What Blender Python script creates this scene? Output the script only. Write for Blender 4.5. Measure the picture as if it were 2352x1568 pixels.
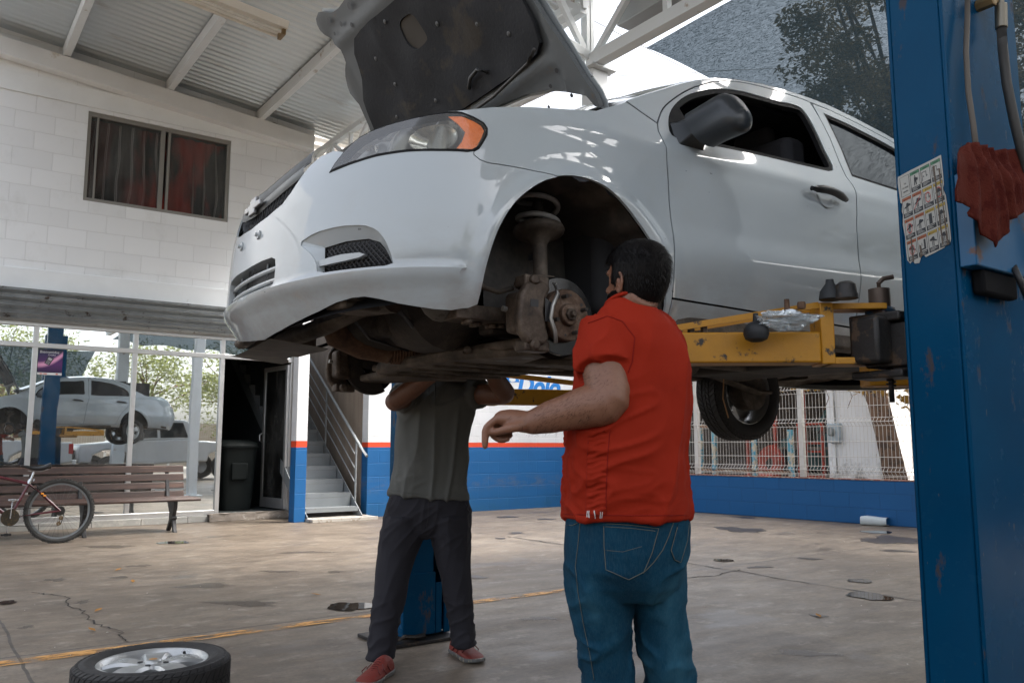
import bpy, bmesh, math, random
from mathutils import Vector, Matrix, noise
from mathutils.geometry import delaunay_2d_cdt
random.seed(7)
rad = math.radians
for o in list(bpy.data.objects): bpy.data.objects.remove(o)
SC = bpy.context.scene
COL = SC.collection

# ------------------------------------------------------------ camera
CAM_H, HEAD, PITCH, FPX = 1.05, rad(35.8), rad(7.15), 1910.0   # focal length in px of a 2352 px wide frame
cd = bpy.data.cameras.new("camera"); cam = bpy.data.objects.new("camera", cd); COL.objects.link(cam)
cam.location = (0, 0, CAM_H)
cam.rotation_euler = (rad(90) + PITCH, 0, -HEAD)
cd.sensor_width = 36; cd.lens = FPX / 2352 * 36; cd.clip_start = .05; cd.clip_end = 600
cd.dof.use_dof = False
SC.camera = cam

# ------------------------------------------------------------ sky and sun
SUN_EL, SUN_AZ = rad(52), rad(118)      # azimuth measured from +Y towards +X
w = bpy.data.worlds.new("World"); SC.world = w; w.use_nodes = True
nt = w.node_tree; nt.nodes.clear()
sky = nt.nodes.new('ShaderNodeTexSky'); sky.sky_type = 'NISHITA'; sky.sun_disc = False
sky.sun_elevation = SUN_EL; sky.sun_rotation = SUN_AZ
sky.air_density = 1.0; sky.dust_density = 6.0; sky.ozone_density = 1.0; sky.altitude = 0
hs = nt.nodes.new('ShaderNodeHueSaturation'); hs.inputs['Saturation'].default_value = .38
bg = nt.nodes.new('ShaderNodeBackground'); bg.inputs['Strength'].default_value = .15
wo = nt.nodes.new('ShaderNodeOutputWorld')
nt.links.new(sky.outputs[0], hs.inputs['Color']); nt.links.new(hs.outputs[0], bg.inputs[0]); nt.links.new(bg.outputs[0], wo.inputs[0])
sd = bpy.data.lights.new("sun", 'SUN'); sd.energy = 1.2; sd.angle = rad(14); sd.color = (1, .96, .9)
so = bpy.data.objects.new("sun", sd); COL.objects.link(so)
sdir = Vector((math.sin(SUN_AZ) * math.cos(SUN_EL), math.cos(SUN_AZ) * math.cos(SUN_EL), math.sin(SUN_EL)))
so.rotation_euler = sdir.to_track_quat('Z', 'Y').to_euler(); so.location = (30, -20, 40)
SC.view_settings.view_transform = 'Standard'; SC.view_settings.look = 'None'
SC.view_settings.gamma = 1; SC.view_settings.use_curve_mapping = False
SC.view_settings.exposure = 1.95
SC.render.engine = 'CYCLES'
SC.cycles.max_bounces = 8; SC.cycles.diffuse_bounces = 4; SC.cycles.glossy_bounces = 4; SC.cycles.transparent_max_bounces = 16
SC.cycles.sample_clamp_indirect = 6; SC.cycles.caustics_reflective = False; SC.cycles.caustics_refractive = False

# ------------------------------------------------------------ measuring: a point seen in the picture at a real depth
_f = Vector((math.sin(HEAD) * math.cos(PITCH), math.cos(HEAD) * math.cos(PITCH), math.sin(PITCH)))
_r = Vector((math.cos(HEAD), -math.sin(HEAD), 0)); _u = _r.cross(_f)
CAMP = Vector((0, 0, CAM_H))
def ray(x, y): return _f + _r * ((x - 1176) / FPX) + _u * ((784 - y) / FPX)
def at(x, y, d): return CAMP + ray(x, y) * d
def at_y(x, y, Y): r = ray(x, y); return CAMP + r * (Y / r.y)
def at_x(x, y, X): r = ray(x, y); return CAMP + r * (X / r.x)
def at_z(x, y, Z): r = ray(x, y); return CAMP + r * ((Z - CAM_H) / r.z)

# ------------------------------------------------------------ object helpers
def tag(o, label=None, cat=None, group=None, kind=None):
    if label: o['label'] = label
    if cat: o['category'] = cat
    if group: o['group'] = group
    if kind: o['kind'] = kind
    return o
def thing(name, loc, label, cat, group=None, kind=None):
    o = bpy.data.objects.new(name, None); COL.objects.link(o); o.location = Vector(loc); o.empty_display_size = .1
    return tag(o, label, cat, group, kind)
def link(me, name, mat, parent=None):
    o = bpy.data.objects.new(name, me); COL.objects.link(o)
    if mat is not None: me.materials.append(mat)
    if parent is not None:
        o.parent = parent
        o.matrix_parent_inverse = world_of(parent).inverted()
    return o
def world_of(o):
    m = Matrix.LocRotScale(o.location, o.rotation_euler, o.scale)
    if o.parent is not None: m = world_of(o.parent) @ o.matrix_parent_inverse @ m
    return m
def frame_of(d, up=(0, 0, 1)):
    d = Vector(d).normalized(); up = Vector(up)
    if abs(d.dot(up)) > .98: up = Vector((1, 0, 0)) if abs(d.x) < .9 else Vector((0, 1, 0))
    s = d.cross(up).normalized(); return s, s.cross(d).normalized(), d
class MB:
    def __init__(s): s.v = []; s.f = []
    def add(s, vs, fs):
        n = len(s.v); s.v += [Vector(p) for p in vs]; s.f += [tuple(n + i for i in f) for f in fs]; return s
    def box(s, c, size, rz=0, M=None):
        hx, hy, hz = size[0] / 2, size[1] / 2, size[2] / 2
        m = M if M is not None else Matrix.Rotation(rz, 3, 'Z')
        c = Vector(c)
        vs = [c + m @ Vector((x * hx, y * hy, z * hz)) for z in (-1, 1) for y in (-1, 1) for x in (-1, 1)]
        return s.add(vs, [(0, 2, 3, 1), (4, 5, 7, 6), (0, 1, 5, 4), (2, 6, 7, 3), (0, 4, 6, 2), (1, 3, 7, 5)])
    def bb(s, x0, x1, y0, y1, z0, z1): return s.box(((x0 + x1) / 2, (y0 + y1) / 2, (z0 + z1) / 2), (abs(x1 - x0), abs(y1 - y0), abs(z1 - z0)))
    def bar(s, a, b, w, h, up=(0, 0, 1)):
        a, b = Vector(a), Vector(b); sx, sy, d = frame_of(b - a, up)
        M = Matrix((sx, d, sy)).transposed()
        return s.box((a + b) / 2, (w, (b - a).length, h), M=M)
    def rings(s, rs, cap=True, closed=True):
        n = len(rs[0]); b = len(s.v)
        for r in rs: s.v += [Vector(p) for p in r]
        for i in range(len(rs) - 1):
            for j in range(n if closed else n - 1):
                k = (j + 1) % n
                s.f.append((b + i * n + j, b + i * n + k, b + (i + 1) * n + k, b + (i + 1) * n + j))
        if cap:
            s.f.append(tuple(b + j for j in reversed(range(n)))); s.f.append(tuple(b + (len(rs) - 1) * n + j for j in range(n)))
        return s
    def cyl(s, a, b, r0, r1=None, n=16, cap=True):
        if r1 is None: r1 = r0
        a, b = Vector(a), Vector(b); sx, sy, d = frame_of(b - a)
        cs = [(math.cos(2 * math.pi * i / n), math.sin(2 * math.pi * i / n)) for i in range(n)]
        return s.rings([[p + (sx * c + sy * q) * r for c, q in cs] for p, r in ((a, r0), (b, r1))], cap)
    def tube(s, pts, r, n=8, cap=True, closed=False, flat=1.0, up=(0, 0, 1)):
        pts = [Vector(p) for p in pts]; m = len(pts)
        rr = r if isinstance(r, (list, tuple)) else [r] * m
        rs = []; px = None
        for i, p in enumerate(pts):
            a = pts[(i - 1) % m] if (i > 0 or closed) else p; b = pts[(i + 1) % m] if (i < m - 1 or closed) else p
            d = (b - a).normalized()
            if px is None: sx, sy, _ = frame_of(d, up)
            else:
                sx = (px - d * px.dot(d)).normalized(); sy = sx.cross(d).normalized() * -1
                sy = d.cross(sx)
            px = sx
            rs.append([p + (sx * math.cos(2 * math.pi * k / n) + sy * math.sin(2 * math.pi * k / n) * flat) * rr[i] for k in range(n)])
        if closed: rs.append(rs[0]); cap = False
        return s.rings(rs, cap)
    def lathe(s, prof, c, axis=(0, 0, 1), n=32, a0=0, a1=2 * math.pi):
        c = Vector(c); sx, sy, d = frame_of(axis); full = abs(a1 - a0 - 2 * math.pi) < 1e-6
        rs = []
        m = n if full else n + 1
        for r, h in prof:
            rs.append([c + d * h + (sx * math.cos(a0 + (a1 - a0) * k / n) + sy * math.sin(a0 + (a1 - a0) * k / n)) * r for k in range(m)])
        return s.rings(rs, cap=False, closed=full)
    def disc(s, c, axis, r, n=24):
        c = Vector(c); sx, sy, d = frame_of(axis)
        return s.add([c + (sx * math.cos(2 * math.pi * k / n) + sy * math.sin(2 * math.pi * k / n)) * r for k in range(n)], [tuple(range(n))])
    def ball(s, c, r, n=12, m=8):
        c = Vector(c); r = Vector(r) if not isinstance(r, (int, float)) else Vector((r, r, r)); rs = []
        for i in range(m + 1):
            t = math.pi * i / m; q = max(math.sin(t), .02)
            rs.append([c + Vector((r.x * q * math.cos(2 * math.pi * k / n), r.y * q * math.sin(2 * math.pi * k / n), -r.z * math.cos(t))) for k in range(n)])
        return s.rings(rs, True)
    def prism(s, poly, o, ex, ey, depth):
        """2-D polygon in the plane (o, ex, ey), extruded by the vector depth"""
        o, ex, ey, dp = Vector(o), Vector(ex), Vector(ey), Vector(depth)
        a = [o + ex * x + ey * y for x, y in poly]; n = len(a); b = [p + dp for p in a]
        return s.add(a + b, [tuple(reversed(range(n))), tuple(range(n, 2 * n))] + [(i, (i + 1) % n, n + (i + 1) % n, n + i) for i in range(n)])
    def grid(s, fn, nu, nv):
        b = len(s.v)
        for j in range(nv + 1):
            for i in range(nu + 1): s.v.append(Vector(fn(i / nu, j / nv)))
        for j in range(nv):
            for i in range(nu):
                a = b + j * (nu + 1) + i; s.f.append((a, a + 1, a + nu + 2, a + nu + 1))
        return s
    def build(s, name, mat, parent=None, smooth=None, bevel=0, seg=2, fix=True):
        me = bpy.data.meshes.new(name); me.from_pydata([tuple(p) for p in s.v], [], s.f)
        if fix:
            bm = bmesh.new(); bm.from_mesh(me); bmesh.ops.recalc_face_normals(bm, faces=bm.faces); bm.to_mesh(me); bm.free()
        me.update()
        if smooth is not None:
            me.shade_smooth()
            if smooth > 0: me.set_sharp_from_angle(angle=rad(smooth))
        o = link(me, name, mat, parent)
        if bevel:
            m = o.modifiers.new('bevel', 'BEVEL'); m.width = bevel; m.segments = seg; m.limit_method = 'ANGLE'; m.angle_limit = rad(40)
            me.shade_smooth(); me.set_sharp_from_angle(angle=rad(50)); m.harden_normals = False
        return o
def copy_tree(o, parent=None, name=None):
    c = o.copy(); COL.objects.link(c)
    if parent is not None: c.parent = parent
    for ch in [k for k in bpy.data.objects if k.parent == o]: copy_tree(ch, c)
    return c
def bake(o):
    dg = bpy.context.evaluated_depsgraph_get(); me = bpy.data.meshes.new_from_object(o.evaluated_get(dg)); old = o.data
    o.modifiers.clear(); o.data = me; return o
def ss(a, b, x):
    t = min(max((x - a) / (b - a), 0), 1); return t * t * (3 - 2 * t)

# ------------------------------------------------------------ materials
class N:
    def __init__(s, name):
        s.m = bpy.data.materials.new(name); s.m.use_nodes = True; s.t = s.m.node_tree; s.t.nodes.clear()
        s.out = s.t.nodes.new('ShaderNodeOutputMaterial'); s.tc = s.t.nodes.new('ShaderNodeTexCoord').outputs['Object']
    def n(s, kind, ins=None, **kw):
        d = s.t.nodes.new('ShaderNode' + kind)
        for k, v in kw.items(): setattr(d, k, v)
        for k, v in (ins or {}).items():
            if hasattr(v, 'is_linked') or isinstance(v, bpy.types.NodeSocket): s.t.links.new(v, d.inputs[k])
            else: d.inputs[k].default_value = v
        return d
    def map(s, scale=(1, 1, 1), loc=(0, 0, 0), rot=(0, 0, 0), src=None):
        return s.n('Mapping', {'Vector': src or s.tc, 'Scale': scale, 'Location': loc, 'Rotation': rot}).outputs[0]
    def noise(s, scale=5, detail=4, rough=.55, vec=None, dist=0):
        return s.n('TexNoise', {'Vector': vec or s.tc, 'Scale': scale, 'Detail': detail, 'Roughness': rough, 'Distortion': dist}).outputs[0]
    def ramp(s, fac, stops, interp='LINEAR'):
        r = s.n('ValToRGB', {'Fac': fac}); e = r.color_ramp.elements; r.color_ramp.interpolation = interp
        while len(e) < len(stops): e.new(.5)
        for i, (p, c) in enumerate(stops):
            e[i].position = p; e[i].color = (c, c, c, 1) if isinstance(c, (int, float)) else tuple(c) + (1,)
        return r.outputs[0]
    def mix(s, f, a, b, mode='MIX'):
        d = s.n('Mix', data_type='RGBA', blend_type=mode)
        for i, v in ((0, f), (6, a), (7, b)):
            if isinstance(v, bpy.types.NodeSocket): s.t.links.new(v, d.inputs[i])
            else: d.inputs[i].default_value = v if isinstance(v, (int, float)) else (tuple(v) + (1,) if len(v) == 3 else v)
        return d.outputs[2]
    def math(s, op, a, b=0, c=0):
        d = s.n('Math', operation=op)
        for i, v in enumerate((a, b, c)):
            if isinstance(v, bpy.types.NodeSocket): s.t.links.new(v, d.inputs[i])
            else: d.inputs[i].default_value = v
        return d.outputs[0]
    def bump(s, h, strength=.3, dist=.01): return s.n('Bump', {'Height': h, 'Strength': strength, 'Distance': dist}).outputs[0]
    def pbr(s, color=(.5, .5, .5), rough=.5, metal=0, **kw):
        d = s.n('BsdfPrincipled', {'Base Color': color if isinstance(color, bpy.types.NodeSocket) else tuple(color) + (1,), 'Roughness': rough, 'Metallic': metal})
        for k, v in kw.items():
            k = k.replace('_', ' ')
            if isinstance(v, bpy.types.NodeSocket): s.t.links.new(v, d.inputs[k])
            else: d.inputs[k].default_value = v
        return d.outputs[0]
    def done(s, sh): s.t.links.new(sh, s.out.inputs[0]); return s.m
MATS = {}
def mat(name, c, rough=.5, metal=0, var=.12, vs=6, bump=0, bs=40, c2=None, cut=.55, **kw):
    """plain painted / metal / plastic surface with uneven tone and roughness; c2 = worn or dirty patches"""
    if name in MATS: return MATS[name]
    k = N(name); a = tuple(x * (1 - var) for x in c); b = tuple(min(x * (1 + var), 1) for x in c)
    col = k.mix(k.noise(vs, 5, .6), a, b)
    if c2: col = k.mix(k.ramp(k.noise(vs * 1.7, 8, .65, vec=k.map(loc=(3, 5, 7))), [(cut, 0), (cut + .07, 1)]), col, c2)
    rr = k.math('MULTIPLY_ADD', k.noise(vs * 2, 3), .25, rough - .12)
    if bump: kw['Normal'] = k.bump(k.noise(bs, 4), bump, .004)
    MATS[name] = k.done(k.pbr(col, k.math('MAXIMUM', rr, .03), metal, **kw)); return MATS[name]
# ============================================================ SETTING
def m_concrete():
    k = N('yard_concrete')
    big = k.noise(.55, 6, .6, vec=k.map((1, 1.1, 1)))
    med = k.noise(2.6, 7, .62, vec=k.map((.9, 1.1, 1), (4, 2, 0)))
    base = k.ramp(big, [(.3, (.135, .108, .083)), (.5, (.205, .168, .132)), (.7, (.29, .248, .202))])
    base = k.mix(k.ramp(med, [(.42, .6), (.56, 0)]), base, (.13, .105, .083))
    mot = k.noise(11, 8, .75, vec=k.map((.55, 1.2, 1), (1, 8, 0)))
    base = k.mix(.38, base, k.ramp(mot, [(.34, (.22, .21, .20)), (.5, (.5, .5, .5)), (.66, (.80, .78, .74))]), 'OVERLAY')
    st = k.noise(6, 9, .72, vec=k.map((.8, 1.1, 1), (11, 3, 0), (0, 0, .15)))
    base = k.mix(k.ramp(st, [(.55, 0), (.70, .75)]), base, (.40, .36, .31))
    wet = k.noise(1.15, 6, .62, vec=k.map((.8, 1.2, 1), (7.3, 1.1, 0), (0, 0, .1)))
    wm = k.ramp(wet, [(.60, 0), (.66, 1)])
    base = k.mix(k.math('MULTIPLY', wm, .5), base, (.07, .058, .05))
    fine = k.noise(42, 5, .8)
    base = k.mix(.38, base, k.ramp(fine, [(.35, (.10, .09, .08)), (.65, (.5, .46, .4))]), 'OVERLAY')
    sp = k.n('TexVoronoi', {'Vector': k.tc, 'Scale': 5.5}).outputs['Distance']
    spm = k.ramp(sp, [(.03, 1), (.075, 0)])
    base = k.mix(k.math('MULTIPLY', spm, .7), base, (.05, .045, .04))
    # expansion joints: straight saw cuts every 2.9 m across, 3.3 m along
    sep = k.n('SeparateXYZ', {'Vector': k.tc}); wob = k.math('MULTIPLY_ADD', k.noise(2.2, 3), .05, -.025)
    def joint(sock, off, per, w):
        a = k.math('ADD', k.math('ADD', sock, wob), -off); a = k.math('PINGPONG', a, per / 2)
        return k.math('LESS_THAN', a, w)
    j = k.math('MAXIMUM', joint(sep.outputs[0], 5.73, 5.2, .008), joint(sep.outputs[1], 4.99, 6.4, .009))
    base = k.mix(k.math('MULTIPLY', j, .8), base, (.035, .03, .028))
    rough = k.math('MULTIPLY_ADD', k.noise(3, 5, vec=k.map((.6, 1.5, 1))), .5, .28)
    rough = k.math('MULTIPLY', rough, k.math('MULTIPLY_ADD', wm, -.3, 1))
    h = k.math('ADD', k.math('MULTIPLY', fine, .35), k.math('MULTIPLY', st, .8))
    h = k.math('ADD', h, k.math('MULTIPLY', j, -2))
    return k.done(k.pbr(base, rough, 0, Normal=k.bump(h, .35, .006)))
M_GROUND = m_concrete()
g = MB(); g.add([(-150, -150, 0), (150, -150, 0), (150, 150, 0), (-150, 150, 0)], [(0, 1, 2, 3)])
tag(g.build('ground', M_GROUND), kind='structure')

def blob(name, c, rx, ry, z, mat_, seed, n=44, amp=.35, rot=0):
    rnd = random.Random(seed); ph = [rnd.uniform(0, 6.28) for _ in range(5)]; m = MB(); vs = []
    for i in range(n):
        t = 2 * math.pi * i / n
        q = 1 + amp * (.5 * math.sin(2 * t + ph[0]) + .35 * math.sin(3 * t + ph[1]) + .28 * math.sin(5 * t + ph[2]) + .16 * math.sin(9 * t + ph[3]) + .1 * math.sin(14 * t + ph[4]))
        x, y = rx * q * math.cos(t), ry * q * math.sin(t)
        vs.append((c[0] + x * math.cos(rot) - y * math.sin(rot), c[1] + x * math.sin(rot) + y * math.cos(rot), z))
    inner = [(c[0] + (v[0] - c[0]) * .55, c[1] + (v[1] - c[1]) * .55, z) for v in vs]
    m.add(vs + inner + [(c[0], c[1], z)], [(i, (i + 1) % n, n + (i + 1) % n, n + i) for i in range(n)] + [(n + i, n + (i + 1) % n, 2 * n) for i in range(n)])
    o = m.build(name, mat_); at_ = o.data.attributes.new('soft', 'FLOAT', 'POINT')
    for i in range(len(o.data.vertices)): at_.data[i].value = 0.0 if i < n else 1.0
    return tag(o, kind='structure')
def m_water():
    k = N('puddle_water'); return k.done(k.pbr((.022, .018, .015), .02, 0, IOR=1.33, Normal=k.bump(k.noise(9, 2), .03, .01)))
M_WATER = m_water()
def m_soft(name, c, rough, lo, hi, gain):
    k = N(name); a = k.n('Attribute', attribute_name='soft').outputs['Fac']; f = k.math('ADD', a, k.math('MULTIPLY_ADD', k.noise(14, 7, .7), 1.1, -.55)); f = k.math('MULTIPLY', k.ramp(f, [(lo, 0), (hi, 1)]), gain)
    d = k.pbr(k.mix(k.noise(25, 4), tuple(x * .7 for x in c), tuple(x * 1.3 for x in c)), rough); t = k.n('BsdfTransparent').outputs[0]; m = k.n('MixShader', {0: f}); k.t.links.new(t, m.inputs[1]); k.t.links.new(d, m.inputs[2]); return k.done(m.outputs[0])
M_OIL = m_soft('old_oil_stain', (.045, .038, .034), .35, .15, .45, .9); M_DAMP = m_soft('damp_patch', (.11, .09, .072), .4, .2, .9, .6)
def px_blob(name, x, y, wpx, hpx, z, m, seed, amp=.35):
    a = at_z(x - wpx / 2, y, 0); b = at_z(x + wpx / 2, y, 0); c = at_z(x, y + hpx / 2, 0); d = at_z(x, y - hpx / 2, 0); o = at_z(x, y, 0)
    ex = (b - a); rot = math.atan2(ex.y, ex.x)
    # the far/near extent, measured across the local axis
    nrm = Vector((-math.sin(rot), math.cos(rot), 0)); blob(name, o, ex.length / 2, abs((d - c).dot(nrm)) / 2 + .01, z, m, seed, amp=amp, rot=rot)
for i, (x, y, w_, h_) in enumerate([(400, 1246, 62, 7), (805, 1393, 96, 19), (1995, 1369, 90, 17), (1975, 1334, 60, 7), (1662, 1287, 40, 6), (2015, 1222, 60, 7), (15, 1384, 40, 8)]):
    px_blob('puddle', x, y, w_, h_, .006, M_WATER, i + 3, .25)
for i, (x, y, w_, h_) in enumerate([(1700, 1216, 92, 16), (1712, 1188, 56, 4), (2050, 1240, 150, 20), (2060, 1265, 70, 6), (1165, 1187, 45, 4), (1185, 1224, 40, 4), (1095, 1325, 40, 9), (1862, 1283, 60, 4), (1745, 1302, 60, 4), (1880, 1414, 40, 5), (1255, 1192, 40, 4), (1015, 1216, 30, 3), (1150, 1236, 30, 3)]):
    px_blob('oil_stain', x, y, w_, h_, .0035, M_OIL, i + 41, .45)
for i, (x, y, w_, h_) in enumerate([(128, 1331, 50, 9), (320, 1299, 60, 6), (275, 1325, 40, 7), (470, 1345, 170, 12), (190, 1382, 30, 10), (640, 1312, 90, 6), (60, 1440, 40, 6), (770, 1313, 50, 5), (700, 1268, 120, 6), (1520, 1500, 120, 20), (1850, 1500, 160, 16), (1240, 1420, 90, 10), (560, 1385, 200, 14), (250, 1255, 160, 6)]):
    px_blob('damp_patch', x, y, w_, h_, .002, M_DAMP, i + 71, .5)

# yellow line, worn through in places, and the cracked joint behind it
def m_yellow_line():
    k = N('worn_yellow_paint')
    wear = k.ramp(k.noise(7, 8, .7, vec=k.map((.6, 1.6, 1))), [(.43, 0), (.56, 1)])
    a = k.pbr(k.mix(k.noise(11, 4), (.58, .27, .06), (.66, .36, .12)), .6)
    t = k.n('BsdfTransparent').outputs[0]; m = k.n('MixShader', {0: wear}); k.t.links.new(t, m.inputs[1]); k.t.links.new(a, m.inputs[2])
    return k.done(m.outputs[0])
g = MB(); xs = [-6 + i * .4 for i in range(29)]
rnd = random.Random(3)
top = [(x, 4.905 + rnd.uniform(-.008, .008)) for x in xs]; bot = [(x, 4.80 + rnd.uniform(-.012, .012)) for x in xs]
n = len(xs); g.add([(x, y, .0045) for x, y in top] + [(x, y, .0045) for x, y in bot], [(i, i + 1, n + i + 1, n + i) for i in range(n - 1)])
tag(g.build('yellow_line', m_yellow_line()), kind='structure')
def crack(pts, w, seed):
    rnd = random.Random(seed); fine = []
    for a, b in zip(pts[:-1], pts[1:]):
        for i in range(5):
            t = i / 5; p = a.lerp(b, t); fine.append(p + Vector((rnd.uniform(-1, 1), rnd.uniform(-1, 1), 0)) * .018)
    fine.append(pts[-1]); m = MB(); vs = []
    for i, p in enumerate(fine):
        d = (fine[min(i + 1, len(fine) - 1)] - fine[max(i - 1, 0)]).normalized(); q = Vector((-d.y, d.x, 0)) * w * rnd.uniform(.3, 1)
        vs += [(p.x + q.x, p.y + q.y, .003), (p.x - q.x, p.y - q.y, .003)]
    m.add(vs, [(2 * i, 2 * i + 1, 2 * i + 3, 2 * i + 2) for i in range(len(fine) - 1)])
    tag(m.build('ground_crack', M_CRACK), kind='structure')
M_CRACK = mat('crack_dirt', (.03, .027, .024), .9)
Z7 = lambda l: [at_z(.3385 * x, 1102.5 + .3385 * y, 0) for x, y in l]
crack(Z7([(230, 762), (330, 775), (455, 790), (470, 850), (560, 890), (600, 945), (700, 992), (830, 1025), (800, 1058), (880, 1100)]), .007, 1)
crack([at_z(x, y, 0) for x, y in [(1165, 1232), (1210, 1238), (1255, 1245), (1295, 1250)]], .014, 2)
crack([at_z(x, y, 0) for x, y in [(1555, 1328), (1640, 1322), (1700, 1308)]], .010, 4)
crack([at_z(x, y, 0) for x, y in [(1450, 1250), (1560, 1290), (1700, 1312), (1840, 1337), (2000, 1362), (2118, 1381)]], .010, 5)

# ---- painted masonry: real-size block courses by a brick texture laid on the wall's own metres
def block_mat(name, c, axis, bw=.40, bh=.20, mort=.93, dirt=(.70, .69, .66), dz=(0, 0), extra=None, zbands=None, off=(0, 0)):
    k = N(name); s = k.n('SeparateXYZ', {'Vector': k.tc})
    u = k.math('ADD', s.outputs[{'x': 0, 'y': 1}[axis]], off[0]); z = k.math('ADD', s.outputs[2], off[1])
    v = k.n('CombineXYZ', {'X': u, 'Y': z}).outputs[0]
    wb = k.n('VectorMath', {0: v, 1: k.n('VectorMath', {0: k.n('TexNoise', {'Vector': k.tc, 'Scale': 5.0, 'Detail': 3.0}).outputs[1], 1: (.012, .012, 0)}, operation='MULTIPLY').outputs[0]}, operation='ADD').outputs[0]
    br = k.n('TexBrick', {'Vector': wb, 'Scale': 1.0, 'Mortar Size': .006, 'Mortar Smooth': .5, 'Brick Width': bw, 'Row Height': bh, 'Color1': (1, 1, 1, 1), 'Color2': (.93, .93, .93, 1), 'Mortar': (mort, mort, mort, 1)}, offset=.5)
    base = tuple(c)
    if zbands:     # painted bands by height: [(z_top, colour), ...] from the floor up
        col = k.mix(0, zbands[-1][1], zbands[-1][1])
        for zt, cc in reversed(zbands[:-1]): col = k.mix(k.math('LESS_THAN', k.math('ADD', s.outputs[2], k.math('MULTIPLY_ADD', k.noise(9, 3), .006, -.003)), zt), col, cc)
    else: col = k.mix(k.noise(1.2, 4), tuple(x * .93 for x in base), base)
    col = k.mix(1.0, col, br.outputs[0], 'MULTIPLY')
    d = k.ramp(k.noise(1.6, 8, .7, vec=k.map((1, 1, .7))), [(.54, 0), (.78, .5)])
    col = k.mix(d, col, dirt, 'MULTIPLY')
    if extra: col = extra(k, col, s)
    h = k.math('ADD', k.math('MULTIPLY', br.outputs[1], -1.0), k.math('MULTIPLY', k.noise(30, 4), .25))
    return k.done(k.pbr(col, .62, 0, Normal=k.bump(h, .55, .008)))
M_WHITE_BLOCK = block_mat('white_painted_block', (.88, .91, .93), 'x', bw=.46, bh=.245, mort=.86, off=(.1, .02))
M_WHITE = mat('white_wall_paint', (.82, .855, .87), .6, vs=2, bump=.15, c2=(.52, .49, .44), cut=.66)
M_WHITE_TRIM = mat('white_enamel_steel', (.66, .64, .60), .42, vs=3, c2=(.42, .37, .32), cut=.66)
M_ALU = mat('satin_aluminium', (.60, .60, .60), .35, .7, vs=6)
M_TILE = mat('grey_marble_tile', (.42, .42, .40), .25, vs=2.5, var=.25, c2=(.5, .49, .46))
M_ROUGH = mat('raw_render', (.27, .235, .20), .85, vs=9, var=.35, bump=.8, bs=25, c2=(.42, .39, .35), cut=.56)
M_DARK = mat('dark_interior_paint', (.035, .042, .045), .6)
M_BLACK = mat('black_plastic', (.018, .018, .02), .45)
M_RUBBER = mat('black_rubber', (.022, .021, .021), .72, vs=20, var=.3, bump=.3, bs=60)
FY = 12.1            # shop front plane
# ============================================================ SHOP BUILDING
shop = thing('shop_building', (2.4, FY + .4, 0), 'white painted block building with a glazed shop front and curtained upper window', 'building')
# block wall with the upstairs window opening
wx0, wx1, wz0, wz1 = 1.66, 3.58, 4.305, 5.55
b = MB()
b.bb(-9, wx0, FY, FY + .18, 3.02, 8); b.bb(wx1, 4.87, FY, FY + .18, 3.02, 8)
b.bb(wx0, wx1, FY, FY + .18, 3.02, wz0); b.bb(wx0, wx1, FY, FY + .18, wz1, 8)
b.build('wall', M_WHITE_BLOCK, shop)
b = MB(); b.bb(-9, 4.87, FY - .03, FY - .004, 3.022, 3.30); b.build('lintel_band', M_WHITE, shop, bevel=.006)
b = MB(); b.bb(-9, 4.7, FY - .02, FY - .004, 5.60, 5.86); b.build('ring_beam', M_WHITE, shop, bevel=.006)
# upper window
win = MB()
for x0, x1, z0, z1 in ((wx0, wx1, wz0, wz0 + .05), (wx0, wx1, wz1 - .06, wz1)): win.bb(x0, x1, FY + .02, FY + .09, z0, z1)
for x0, x1 in ((wx0, wx0 + .045), (wx1 - .05, wx1), (2.60, 2.66), (2.70, 2.735), (1.775, 1.80)): win.bb(x0, x1, FY + .022, FY + .088, wz0 + .05, wz1 - .06)
wf = win.build('window', mat('weathered_window_frame', (.27, .26, .24), .45, .3), shop, bevel=.003)
def m_curtain():
    k = N('striped_curtain'); s = k.n('SeparateXYZ', {'Vector': k.tc}); x = k.math('ADD', s.outputs[0], k.math('MULTIPLY', k.noise(1.1, 2, vec=k.map((1, 1, .8))), .18))
    c = k.ramp(k.math('FRACT', k.math('MULTIPLY', x, 6.1)), [(0, (.02, .017, .016)), (.30, (.02, .017, .016)), (.33, (.55, .53, .52)), (.38, (.07, .05, .05)), (.44, (.55, .53, .52)), (.49, (.022, .018, .018)), (1, (.03, .02, .02))])
    red = k.ramp(k.noise(1.4, 4, .5, vec=k.map((1.6, 1, .55), (2.1, 0, .3))), [(.46, 0), (.56, 1)])
    xr = k.ramp(k.math('MULTIPLY_ADD', s.outputs[0], 1, -1.9), [(.2, 0), (.75, 1)])
    c = k.mix(k.math('MULTIPLY', k.math('MAXIMUM', red, 0), k.math('MULTIPLY_ADD', xr, .75, .2)), c, (.55, .05, .03))
    return k.done(k.pbr(c, .9))
g = MB(); g.grid(lambda u, v: (wx0 + .05 + (wx1 - wx0 - .1) * u, FY + .14 + .02 * math.sin(u * 75) + .01 * math.sin(u * 31 + 2 * v), wz0 + .03 + (wz1 - wz0 - .1) * v), 220, 4)
g.build('curtain', m_curtain(), wf, smooth=0)
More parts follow.
